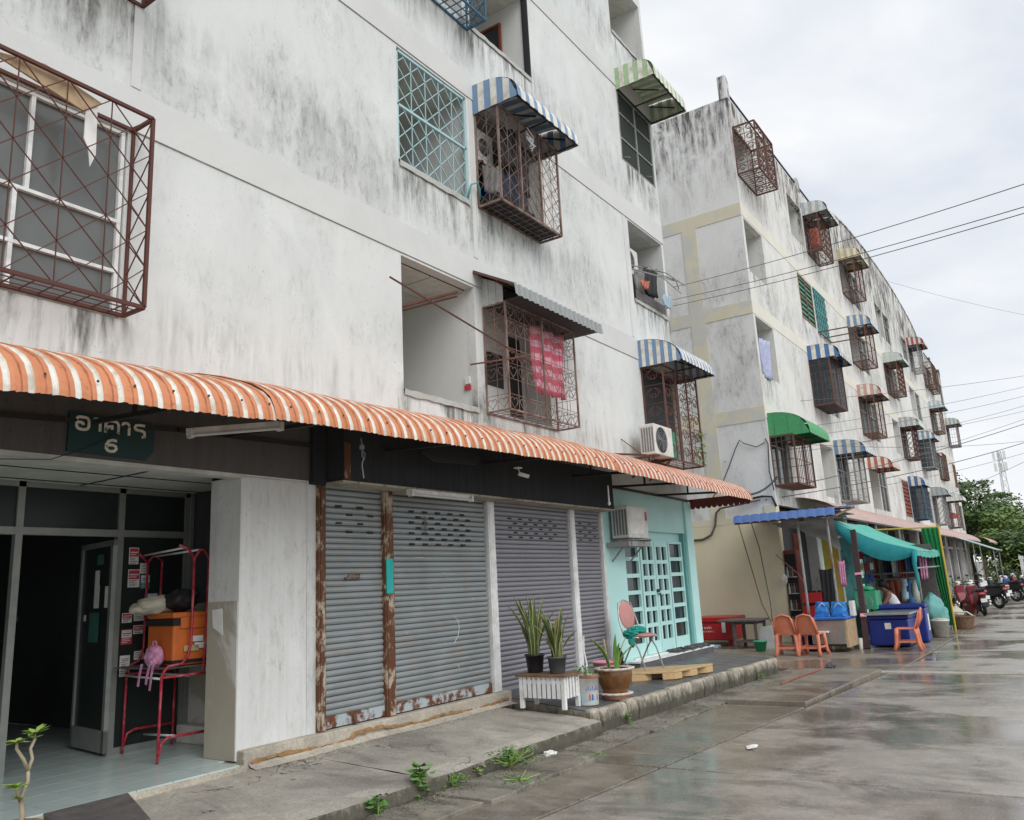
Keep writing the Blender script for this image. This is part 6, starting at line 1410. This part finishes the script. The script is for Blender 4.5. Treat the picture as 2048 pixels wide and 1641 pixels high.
# steel cart with a wooden side
t = thing('food_cart', 'stainless steel cart with a wood panel side and blue tarp top', 'cart', (18.4,-1.6,0))
b = MB(); b.box(17.95,18.75,-1.92,-1.25,.16,.64); b.build('body', 'steel', t, bev=.01)
b = MB(); b.box(17.94,18.78,-1.975,-1.925,.10,.64); b.build('side_panel', 'woodpale', t)
b = MB(); b.box(17.90,18.8,-1.99,-1.2,.645,.70); b.build('top_tarp', 'bluetarp', t, bev=.02)
for x in (18.05,18.65):
    for y in (-1.85,-1.32): b = MB(); b.lathe([(0,-.02),(.06,-.02),(.06,.02),(0,.02)], 12); o = b.build('caster', 'tyre', t); o.rotation_euler = (R(90),0,0); o.location = Vector((x,y,.06))-OFF[t.name]; 
b = MB(); b.box(17.96,18.74,-1.90,-1.27,.12,.155); b.build('undershelf', 'dark', t)
for i, (y, lab) in enumerate(((-1.45,'left blue plastic bag on the cart top'),(-1.78,'right blue plastic bag on the cart top'))):
    t = thing('shopping_bag', lab, 'bag', (18.3,y,.7)); b = MB(); n = 7; vs = []
    for q in range(6):
        v = q/5; hx, hy = .13*(1-.35*v), .155*(1-.12*v)
        for k in range(16):
            a = k/16*6.283; cx_, sy_ = math.cos(a), math.sin(a); vs.append((18.3+hx*math.copysign(abs(cx_)**.5,cx_)+jit(.016), y+hy*math.copysign(abs(sy_)**.5,sy_)+jit(.012), .705+.27*v+jit(.012)+(.03*math.sin(a*3) if q == 5 else 0)))
    b.add(vs, [(q*16+k,q*16+(k+1)%16,(q+1)*16+(k+1)%16,(q+1)*16+k) for q in range(5) for k in range(16)]+[tuple(range(80,96))]); b.build('body', 'bluebag', t)
    b = MB(); b.tube([(18.22,y-.07,.92),(18.16,y-.04,.98),(18.16,y+.03,.93),(18.2,y+.06,.88)], .008, 5); b.build('handle', 'paper', t)
b = MB(); b.box(18.35,18.6,-2.05,-1.98,.7,1.0); tag(b.build('cardboard_sheet', 'whitepl'), 'off white cardboard standing on the cart beside the dark post', 'cardboard')
b = MB(); b.box(17.8,17.92,-1.62,-1.36,.40,.43); tag(b.build('styrofoam_lid', 'paper'), 'white lid lying on the right coral chair', 'lid')
t = thing('dark_post', 'thick dark brown post with pink ties holding the green tarp', 'post', (18.65,-2.12,0)); b = MB(); b.bar((18.75,-2.14,0),(19.6,-2.0,2.5),.11); b.build('shaft', 'maroonpost', t); 
b = MB(); b.bar((18.93,-2.11,.62),(18.97,-2.10,.68),.125); b.build('tie', 'pinkpot', t); b = MB(); b.bar((19.25,-2.06,1.5),(19.27,-2.055,1.55),.125); b.build('tie', 'pinkpot', t)
# blue chest boxes
def chest(label, x0, x1, y0, y1, z0, z1, legs=0):
    t = thing('blue_chest', label, 'ice chest', (x0,y0,z0)); b = MB(); b.box(x0,x1,y0,y1,z0+legs,z1-.09); b.build('body', 'bluepl', t, bev=.03)
    b = MB(); b.box(x0-.02,x1+.02,y0-.02,y1+.02,z1-.085,z1); b.build('lid', 'bluepl', t, bev=.02)
    b = MB(); b.box(x0-.012,x0+.002,(y0+y1)/2-.06,(y0+y1)/2+.06,z0+(z1-z0)*.55,z0+(z1-z0)*.75); b.build('sticker', 'paper', t); return t
chest('large blue ice chest on the ground at the front of the stall', 19.0, 20.1, -2.95, -2.16, .04, .66)
b = MB(); b.box(18.9,20.2,-3.02,-2.12,.665,.71); tag(b.build('steel_counter', 'steel', bev=.008), 'thin steel counter top above the large blue chest', 'counter')
tc_ = chest('taller blue ice chest with a white label behind the counter', 20.2, 20.75, -3.12, -2.12, .02, .83)
b = MB(); b.box(20.45,20.6,-3.128,-3.119,.25,.6); b.build('side_label', 'paper', tc_)
b = MB(); b.tube([(18.75,-2.02,0),(18.75,-2.02,.22)], .045, 10); tag(b.build('white_canister', 'whitepl'), 'small white canister on the ground beside the dark post', 'canister')
b = MB(); b.box(20.0,20.6,-2.2,-1.75,.75,1.15); b.ell((20.2,-1.95,1.2),.16,.2,.06,12,7,jit=.1); tag(b.build('green_crate', 'greenpl', bev=.02), 'green crate of goods behind the cart', 'crate')
t = thing('standing_fan', 'grey standing fan behind the counter', 'fan', (19.9,-1.98,.2)); b = MB(); b.tube([(19.9,-1.98,.2),(19.9,-1.98,.92)], .02); b.build('stem', 'greypl', t)
b = MB()
for q in (.17,.12,.06): b.tube([(19.87,-1.98+q*math.cos(k*.524),.92+q*math.sin(k*.524)) for k in range(13)], .006, 5, cap=False)
for k in range(6): b.bar((19.87,-1.98,.92),(19.87,-1.98+.17*math.cos(k*1.05),.92+.17*math.sin(k*1.05)),.008)
b.build('guard', 'cagegrey', t)
# clothes rack
t = thing('clothes_rack', 'steel clothes rail under the green tarp', 'clothes rack', (22.5,-2.0,0)); b = MB()
for y in (-1.5,-2.75): b.tube([(22.6,y,0),(22.6,y,1.5)], .02)
b.tube([(22.6,-1.5,1.5),(22.6,-2.75,1.5)], .02); b.tube([(22.6,-1.5,1.36),(22.6,-2.75,1.36)], .014); b.build('frame', 'cagegrey', t)
for i, (y, m) in enumerate(((-1.55,'s_mint'),(-1.68,'paper'),(-1.8,'greytarp'),(-1.92,'s_skyblue'),(-2.1,'redshut'),(-2.25,'redshut'),(-2.4,'s_skyblue'),(-2.52,'s_deepblue'),(-2.65,'s_mint'))):
    b = MB(); n = 6; vs = [(22.58+.05*math.sin(i+j), y-.07+.14*k/2*(1+.2*(j/n)), 1.33-.75*(j/n)*(1 if i % 3 else .7)) for j in range(n+1) for k in range(3)]
    b.add(vs, [(j*3+k,j*3+k+1,(j+1)*3+k+1,(j+1)*3+k) for j in range(n) for k in range(2)]); o = b.build('garment', m, smooth=True); s = o.modifiers.new('t','SOLIDIFY'); s.thickness = .03
    tag(o, ['pale green top at the left end of the clothes rail','white shirt second on the clothes rail','grey shirt third on the clothes rail','light blue shirt left of the maroon ones','left maroon garment on the rail','right maroon garment on the rail','turquoise garment right of the maroon ones','deep blue garment on the clothes rail','mint garment at the right end of the clothes rail'][i], 'garment')
# green tarp canopy, sagging near edge
t = thing('teal_canopy', 'sagging teal green tarpaulin canopy over the stall', 'canopy', (22,-2.2,2.3)); b = MB(); nu, nv = 14, 12; vs = []
for j in range(nv+1):
    v = j/nv
    for i in range(nu+1):
        u_ = i/nu; x = 20.0+.3*v+(4.3-.3*v)*u_; y = -1.42-1.68*v; z = 2.80-.78*v-.10*math.sin(math.pi*v)*(1-.4*u_)-.16*math.sin(math.pi*u_)*v*.35+.012*math.sin(9*u_+5*v)
        vs.append((x,y,z))
b.add(vs, [(j*(nu+1)+i,j*(nu+1)+i+1,(j+1)*(nu+1)+i+1,(j+1)*(nu+1)+i) for j in range(nv) for i in range(nu)]); b.build('top', 'teatarp', t, smooth=True)
b = MB(); vs = []
for j in range(nv+1):
    v = j/nv; p = Vector((20.0+.3*v,-1.42-1.68*v,2.80-.78*v-.10*math.sin(math.pi*v))); dr = .10+.34*math.sin(math.pi*v)**.8; vs += [p, p+Vector((-.05,.02,-dr*.55)), p+Vector((.02,.0,-dr))]
b.add(vs, [(3*j+k,3*j+k+1,3*j+k+4,3*j+k+3) for j in range(nv) for k in range(2)]); b.build('side_drape', 'teadrape', t, smooth=True)
b = MB(); vs = []; n = 26
for i in range(n+1):
    u_ = i/n; p = Vector((20.3+4.0*u_,-3.10,2.02-.056*math.sin(math.pi*u_))); vs += [p, p+Vector((0,-.01,-.11-.03*abs(math.sin(u_*22))))]
b.add(vs, [(2*i,2*i+1,2*i+3,2*i+2) for i in range(n)]); b.build('front_valance', 'teatarp', t)
b = MB(); b.tube([(20.3,-3.08,2.0),(20.28,-3.05,1.7),(20.3,-3.06,1.4),(20.3,-3.05,1.1)], [.07,.05,.035,.01], 7); b.build('tie_tail', 'teadrape', t, smooth=True)
b = MB(); b.tube([(20.1,-1.45,2.76),(24.3,-1.45,2.76)], .025); b.tube([(20.3,-3.08,1.98),(24.3,-3.08,1.98)], .025); b.tube([(24.25,-3.1,0),(24.25,-3.1,2.0)], .025); b.tube([(20.35,-3.05,1.6),(24.2,-3.05,1.62)], .02); b.tube([(20.1,-1.5,1.7),(24.2,-1.5,1.7)], .02); b.build('frame', 'cagegrey', t)
t = thing('green_curtain', 'bright green curtain gathered to the yellow pole', 'curtain', (24.2,-2.8,0)); b = MB(); nu, nv = 18, 14; vs = []
for j in range(nv+1):
    v = j/nv; wd = .30*(1-v)**1.2+.12; yc = -3.17+wd
    for i in range(nu+1): vs.append((24.15+.03*math.sin(i*1.3), yc-wd*i/nu*1.0-.0, 2.62-2.5*v))
b.add(vs, [(j*(nu+1)+i,j*(nu+1)+i+1,(j+1)*(nu+1)+i+1,(j+1)*(nu+1)+i) for j in range(nv) for i in range(nu)]); b.build('cloth', 'curtain', t, smooth=True)
b = MB(); b.tube([(23.9,-3.22,0),(23.95,-3.2,2.66)], .026, 7); b.tube([(23.95,-3.2,2.62),(23.95,-1.3,2.68)], .022, 6); tag(b.build('yellow_pole', 'yellowpole'), 'yellow pole frame holding the green curtain', 'pole')
t = thing('white_bucket', 'large white bucket at the foot of the yellow pole', 'bucket', (21.9,-3.18,0)); b = MB(); b.lathe([(0,.01),(.15,.01),(.19,.36),(.205,.36),(.205,.39),(.18,.39),(.14,.04),(0,.04)], 24, (21.9,-3.16,0)); b.build('body', 'whitepl', t, smooth=True); b = MB(); b.ell((21.9,-3.16,.38),.17,.17,.06,12,7,jit=.15); b.build('contents', 'beigesack', t)
t = thing('wicker_basket', 'brown wicker basket on the ground past the yellow pole', 'basket', (24.7,-3.3,0)); b = MB(); b.lathe([(0,.01),(.24,.01),(.32,.30),(.34,.30),(.34,.33),(.3,.33),(.22,.04),(0,.04)], 20, (24.7,-3.3,0)); b.build('body', 'wood', t); b = MB(); b.tube([(24.7,-3.0,.3),(24.7,-3.15,.42),(24.7,-3.45,.42),(24.7,-3.6,.3)], .02); b.build('handle', 'whitepl', t)
b = MB(); b.ell((22.6,-2.95,.55),.55,.24,.42,18,12,jit=.10); b.ell((23.1,-3.0,.4),.5,.22,.32,16,10,jit=.1); tag(crumple(b.build('tarp_heap', 'tealdark', smooth=True), .16, .25), 'heap of dark green tarpaulin behind the third blue chest', 'tarp')
b = MB(); b.box(23.1,23.5,-2.1,-1.6,.3,1.4); tag(b.build('brown_board', 'wood'), 'brown chipboard panel behind the clothes rail', 'board')
t = thing('goods_table', 'low table crowded with jars and boxes behind the cart', 'table', (20.3,-1.6,0)); b = MB(); b.box(19.9,20.65,-1.75,-1.15,.62,.66); b.build('tabletop', 'wood', t)
for x in (19.95,20.6):
    for y in (-1.7,-1.2): b = MB(); b.box(x-.025,x+.025,y-.025,y+.025,0,.62); b.build('leg', 'wood', t)
pal_ = ['s_orangered','s_yellow','paperblue','paper','pinkcloth','greenpl','redbox','s_skyblue','blackpl','s_mint','terracotta']
gl_ = ['jar','box','bottle']
for i in range(24):
    x, y = 19.98+.15*(i % 5)+jit(.02), -1.70+.105*(i//5)+jit(.015); h_ = random.uniform(.10,.26); b = MB(); k = i % 3
    if k == 0: b.lathe([(0,0),(.045,0),(.048,h_*.8),(.03,h_*.86),(.034,h_),(0,h_)], 9, (x,y,.662))
    elif k == 1: b.box(x-.05,x+.05,y-.035,y+.035,.662,.662+h_)
    else: b.lathe([(0,0),(.034,0),(.034,h_*.7),(.013,h_*.95),(.013,h_*1.2),(0,h_*1.2)], 8, (x,y,.662))
    m_ = random.choice(pal_); tag(b.build(gl_[k], m_), f'{ORD[i//3]} {gl_[k]} among the small goods on the stall table, front row first', gl_[k], 'small goods on the stall table')
for i in range(9):
    cloth(f'{ORD[i]} garment from the left on the upper line under the canopy', 'hanging_garment', ['lav','s_orangered','greytarp','jeans','shirt','redshut','s_deepblue','blackcloth','pinkcloth'][i], 23.0, -1.55-.16*i, 1.98, .17, .45+.1*(i % 3), 1.45)
b = MB(); b.box(23.6,23.65,-3.0,-1.3,0,2.2); tag(b.build('dark_backdrop', 'greywood'), 'dark backdrop added to make the back of the stall look dim', 'screen')  # added dark sheet, stands in for the shade inside the stall
# clutter in front of the far shops
cl = ['greywood','whitepl','s_grey','pinkcloth','greenpl','redshut','steel','terracotta','s_skyblue','beigesack']
names = [('cardboard carton','carton'),('plastic tub','tub'),('crate','crate'),('sack','sack'),('flower pot','pot')]
for i in range(22):
    x = 25.3+i*1.05+jit(.3); y = -1.4-random.random()*1.5; s_ = random.uniform(.18,.34); m = random.choice(cl); k = i % 5
    b = MB()
    if k in (0,2): b.box(x-s_,x+s_,y-s_*.8,y+s_*.8,0,s_*1.5); b.box(x-s_*.9,x+s_*.9,y-s_*.84,y+s_*.84,s_*1.2,s_*1.35)
    elif k == 3: b.ell((x,y,s_*.7),s_,s_*.8,s_*.72,12,8,jit=.08)
    else: b.lathe([(0,.01),(s_*.6,.01),(s_*.85,s_*1.2),(s_*.95,s_*1.2),(s_*.95,s_*1.35),(s_*.7,s_*1.35),(s_*.5,.1),(0,.1)], 14, (x,y,0))
    tag(b.build(names[k][0].replace(' ','_'), m), f'{ORD[i//5]} {names[k][0]} along the clutter before the far shops, counted from the stall', names[k][1], 'clutter lined up before the far shops')
for i, x in enumerate((25.6,27.2,29.0,33.5,38.0)):
    t = thing('potted_shrub', f'{ORD[i]} leafy potted shrub before the far shops, counted from the stall', 'potted plant', (x,-1.9,0), 'potted shrubs before the far shops'); b = MB(); b.lathe([(0,0),(.14,0),(.18,.3),(.15,.3),(0,.25)], 14, (x,-1.9-.1*(i % 2),0)); b.build('pot', 'terracotta', t)
    b = MB()
    for q in range(160):
        p = Vector((x+jit(.35), -1.9+jit(.35), .35+random.random()*.75)); a = random.random()*6.28; d = Vector((math.cos(a),math.sin(a),jit(.6)))*.09; e_ = d.cross(Vector((0,0,1))).normalized()*.03; b.quad(p-d,p+e_,p+d,p-e_)
    b.build('leaves', 'leaf2', t)

# ---------------------------------------------------------------- the person, seated with the back half turned
pt = thing('person', 'person with short dark hair in a white sleeveless shirt bending over behind the stall counter', 'person', (21.1,-2.46,0))
def skin(name, verts, edges, radii, mat, parent, root=0, sub=2):
    me = bpy.data.meshes.new(name); off = OFF[parent.name]; me.from_pydata([tuple(Vector(v)-off) for v in verts], edges, []); o = bpy.data.objects.new(name, me); col.objects.link(o); o.parent = parent
    o.modifiers.new('skin','SKIN'); s = o.modifiers.new('sub','SUBSURF'); s.levels = s.render_levels = sub
    for i, r in enumerate(radii):
        v = me.skin_vertices[0].data[i]; v.radius = r if isinstance(r, tuple) else (r, r); v.use_root = (i == root)
    me.materials.append(M[mat]); return o
px, py = 21.1, -2.46
Vb = [(px,py,.46),(px-.04,py,.66),(px-.13,py,.90),(px-.20,py,1.05),(px-.25,py,1.12),  # pelvis, waist, chest, shoulders, neck
      (px-.30,py,1.20),(px-.31,py,1.30),   # head
      (px-.19,py+.17,1.02),(px-.34,py+.20,.82),(px-.56,py+.14,.78),(px-.63,py+.12,.77),
      (px-.19,py-.17,1.02),(px-.34,py-.20,.82),(px-.56,py-.14,.78),(px-.63,py-.12,.77),
      (px-.02,py+.09,.44),(px-.42,py+.12,.46),(px-.40,py+.12,.08),(px-.52,py+.12,.05),
      (px-.02,py-.09,.44),(px-.42,py-.12,.46),(px-.40,py-.12,.08),(px-.52,py-.12,.05)]
Eb = [(0,1),(1,2),(2,3),(3,4),(4,5),(5,6),(3,7),(7,8),(8,9),(9,10),(3,11),(11,12),(12,13),(13,14),(0,15),(15,16),(16,17),(17,18),(0,19),(19,20),(20,21),(21,22)]
Rb = [.13,.115,.125,.10,.055,.085,.07,.06,.042,.034,.028,.06,.042,.034,.028,.09,.07,.045,.035,.09,.07,.045,.035]
skin('body', Vb, Eb, Rb, 'skin', pt)
skin('shirt', [(px,py,.50),(px-.04,py,.68),(px-.13,py,.90),(px-.195,py,1.04),(px-.19,py+.16,1.01),(px-.19,py-.16,1.01)], [(0,1),(1,2),(2,3),(3,4),(3,5)], [.155,.138,.148,.118,.078,.078], 'shirt', pt)
skin('trousers', [(px,py,.44),(px-.02,py+.09,.44),(px-.42,py+.12,.46),(px-.40,py+.12,.14),(px-.02,py-.09,.44),(px-.42,py-.12,.46),(px-.40,py-.12,.14)], [(0,1),(1,2),(2,3),(0,4),(4,5),(5,6)], [.15,.11,.085,.06,.11,.085,.06], 'jeans', pt)
b = MB(); b.ell((px-.285,py,1.275),.105,.100,.115,16,12,jit=.02); b.ell((px-.22,py,1.24),.075,.088,.09,14,9,jit=.02); b.build('hair', 'hair', pt, smooth=True)
pt.rotation_euler = (0,0,R(-72))
b = MB(); b.box(px-.2,px+.22,py-.2,py+.2,.30,.335); [b.box(px+a-.02,px+a+.02,py+c_-.02,py+c_+.02,0,.30) for a in (-.17,.19) for c_ in (-.17,.17)]; tag(b.build('low_stool', 'redshut'), 'low stool under the person behind the counter', 'stool')

# ---------------------------------------------------------------- scooters
def scooter():
    t = thing('motor_scooter', '', 'motor scooter', (0,0,0), 'scooters parked along the far kerb')
    for x, nm in ((-.62,'rear'),(.62,'front')):
        b = MB(); b.tube([(x+.215*math.cos(k*math.pi/12),0,.27+.215*math.sin(k*math.pi/12)) for k in range(25)], .055, 8, cap=False); w_ = b.build('wheel', 'tyre', t, smooth=True)
        b = MB(); b.tube([(x+.15*math.cos(k*math.pi/12),0,.27+.15*math.sin(k*math.pi/12)) for k in range(25)], .016, 6, cap=False)
        for k in range(5): b.bar((x,0,.27),(x+.15*math.cos(k*1.257),0,.27+.15*math.sin(k*1.257)),.03)
        b.tube([(x,-.06,.27),(x,.06,.27)], .04, 8); b.build('rim', 'chrome', w_)
    b = MB(); b.prism([(-.92,.62),(-.80,.52),(-.45,.42),(-.18,.30),(.22,.28),(.30,.36),(.05,.44),(-.10,.60),(-.12,.72),(-.55,.78),(-.95,.76)], -.115, .115); b.build('body', 'paintred', t, bev=.03)
    b = MB(); b.prism([(.20,.30),(.32,.32),(.50,.62),(.46,.92),(.36,.95),(.34,.66)], -.17, .17); b.build('front_shield', 'paintred', t, bev=.035)
    b = MB(); b.prism([(-.90,.77),(-.10,.73),(-.08,.79),(-.40,.86),(-.62,.85),(-.92,.87)], -.13, .13); b.build('seat', 'blackpl', t, bev=.03)
    b = MB(); b.prism([(.42,.48),(.50,.54),(.68,.53),(.84,.42),(.86,.34),(.80,.42),(.66,.49),(.50,.50)], -.07, .07); b.build('front_mudguard', 'paintred', t, bev=.01)
    b = MB(); b.prism([(-.98,.62),(-.80,.56),(-.95,.42),(-1.02,.30),(-1.04,.32)], -.06, .06); b.build('rear_mudguard', 'blackpl', t)
    b = MB(); b.tube([(.62,-.09,.27),(.48,-.09,.70)], .022); b.tube([(.62,.09,.27),(.48,.09,.70)], .022); b.tube([(.48,0,.66),(.36,0,1.0)], .026); b.build('fork', 'chrome', t)
    b = MB(); b.tube([(.22,-.34,1.03),(.34,-.20,1.02),(.37,0,.99),(.34,.20,1.02),(.22,.34,1.03)], .018, 7); b.build('handlebar', 'blackpl', t, smooth=True)
    b = MB(); b.ell((.44,0,.98),.10,.13,.09,12,8); b.build('headlight', 'whitepl', t, smooth=True)
    for s in (-1,1):
        b = MB(); b.tube([(.30,s*.22,1.03),(.30,s*.30,1.22)], .008, 5); b.ell((.30,s*.32,1.25),.012,.06,.038,10,6); b.build('mirror', 'blackpl', t)
    b = MB(); b.ell((-.95,0,.70),.05,.10,.04,10,7); b.build('tail_light', 's_red', t)
    b = MB(); b.box(-1.06,-1.05,-.09,.09,.44,.56); b.build('number_plate', 'paper', t)
    b = MB(); b.tube([(-.10,-.13,.26),(-.55,-.15,.28),(-.95,-.16,.36)], [.03,.045,.05], 8); b.build('exhaust', 'chrome', t, smooth=True)
    b = MB(); b.box(-.35,.0,-.10,.10,.17,.36); b.build('engine', 'greypl', t, bev=.03); b = MB(); b.tube([(-.1,.12,.2),(-.2,.25,.0)], .012); b.build('kick_stand', 'chrome', t)
    return t
s0 = scooter(); s0['label'] = 'red and black scooter parked nearest, seen from behind'; s0.location = (31.2,-3.15,0); s0.rotation_euler = (R(-5),0,R(16))
sw = lambda k: {'scooter_red': k}
for lab, x, y, rz, k in (('dark red scooter just beyond the nearest one',33.6,-2.6,40,'paintred'),('black scooter half hidden behind the red ones',35.6,-2.9,55,'paintblack'),('white scooter in the middle of the far row',39.2,-2.9,42,'paintwhite'),('second black scooter in the middle of the far row',41.5,-3.1,60,'paintblack'),('blue scooter at the right edge of the far row',43.5,-3.5,50,'paintblue'),
      ('silver white scooter beside the blue one',45.5,-3.3,70,'paintwhite'),('dark scooter at the extreme right edge of the road',43.0,-4.3,80,'paintblack'),('maroon scooter behind the blue one',48,-3.6,65,'paintred'),('last blue scooter before the trees',52,-3.4,75,'paintblue'),('last white scooter before the trees',54.5,-3.2,60,'paintwhite')):
    clone(s0, (x,y,0), R(rz), lab, swap={'scooter_red': k} if k != 'paintred' else None)
clone(s0, (3.98,3.25,.3), R(70), 'dark scooter parked in the gloom of the lobby', swap={'scooter_red':'paintblack'})
b = MB(); b.box(58,58.2,-3.3,-3.12,0,1.9); b.box(57.98,58.22,-3.34,-3.08,1.8,2.0); tag(b.build('white_post', 'white'), 'white concrete post among the far scooters', 'post')

# ---------------------------------------------------------------- trees and tower at the end of the street
def tree(label, x, y, h, r, n, mat, trunk=.25, squash=.8, name='tree'):
    t = thing(name, label, 'tree', (x,y,0), None); b = MB(); top = h*.55; b.tube([(x,y,0),(x+jit(.3),y+jit(.3),top*.5),(x+jit(.5),y+jit(.5),top)], [trunk,trunk*.8,trunk*.5], 8)
    lobes = []
    for k in range(11):
        a = random.random()*6.28; q = r*random.uniform(.2,.75); c = Vector((x+q*math.cos(a), y+q*math.sin(a), h*random.uniform(.42,.9))); lobes.append((c, r*random.uniform(.28,.5)))
        b.tube([(x,y,top*.7), tuple((Vector((x,y,top))+c)/2), tuple(c)], [trunk*.35,trunk*.2,trunk*.08], 5)
    b.build('trunk', 'bark2', t); g = MB()
    for c, lr_ in lobes:
        for q in range(n):
            d = Vector((random.gauss(0,1),random.gauss(0,1),random.gauss(0,1))).normalized(); p = c+Vector((d.x,d.y,d.z*squash))*lr_*random.uniform(.55,1.08); a = random.random()*6.28
            e_ = Vector((math.cos(a),math.sin(a),jit(.7))).normalized()*random.uniform(.10,.24); f = e_.cross(d+Vector((.01,.02,.03))).normalized()*e_.length*.45; g.quad(p-e_,p+f,p+e_,p-f)
    g.build('crown', mat, t); return t
tree('dark leafy tree right behind the end of the far block', 72, 2.0, 8.6, 4.2, 420, 'leaf3')
tree('light green bushy tree in front of the dark one at the street end', 68, -1.6, 5.6, 3.0, 420, 'leaf4')
tree('mid green tree at the far right edge', 80, -3.6, 6.4, 3.6, 420, 'leaf4')
tree('low dark tree behind the far scooters', 64.5, -3.4, 3.8, 2.2, 380, 'leaf3', .14)
tree('tall feathery tree rising above the street-end trees', 88, 1.2, 10.6, 3.2, 260, 'leaf3', .25, .3)
tree('round green tree at the right edge of the photograph', 74, -5.0, 5.6, 3.2, 480, 'leaf3')
tree('dark green tree filling the gap behind the end of the block', 70, .4, 6.2, 3.0, 480, 'leaf3')
tree('distant tree closing the street', 100, -6.5, 7.5, 5.0, 420, 'leaf4')
tree('distant dark tree closing the street beyond the block', 110, 1.5, 9.0, 5.5, 420, 'leaf3')
g = MB()
for i in range(8200):
    x = 60+random.random()*26; y = -6.5+random.random()*5.8; p = Vector((x,y,random.random()**1.5*3.0*(.6+.4*math.sin(x*1.3+y)))); a = random.random()*6.28; d = Vector((math.cos(a),math.sin(a),jit(.8)))*.22; e_ = d.cross(Vector((0,0,1))).normalized()*.09; g.quad(p-d,p+e_,p+d,p-e_)
o = g.build('undergrowth', 'leaf4'); o['kind'] = 'stuff'; o['label'] = 'rank green undergrowth at the end of the street'; o['category'] = 'undergrowth'
t = thing('cell_tower', 'distant lattice phone mast above the trees', 'tower', (160,2.35,0)); b = MB(); H_ = 20.3
def tw(z, k): s = .75*(1-z/H_)+.35; a = k*2.094+.3; return (160+s*math.cos(a), 2.35+s*math.sin(a), z)
nz_ = 12
for k in range(3):
    for i in range(nz_): z0_, z1_ = H_*i/nz_, H_*(i+1)/nz_; b.bar(tw(z0_,k),tw(z1_,k),.11); b.bar(tw(z0_,k),tw(z1_,(k+1)%3),.055); b.bar(tw(z1_,k),tw(z1_,(k+1)%3),.055)
b.build('lattice', 'tower', t)
b = MB()
for k in range(3):
    for z in (17.6, 19.5): b = MB(); a = k*2.094; b.box(160+.9*math.cos(a)-.15,160+.9*math.cos(a)+.15,2.35+.9*math.sin(a)-.2,2.35+.9*math.sin(a)+.2,z-.7,z+.7); b.build('antenna_panel', 'paper', t)
b = MB(); b.box(118,119,-14,12,0,2.0); tag(b.build('far_wall', 'wallB'), 'low wall far off behind the trees', 'wall')
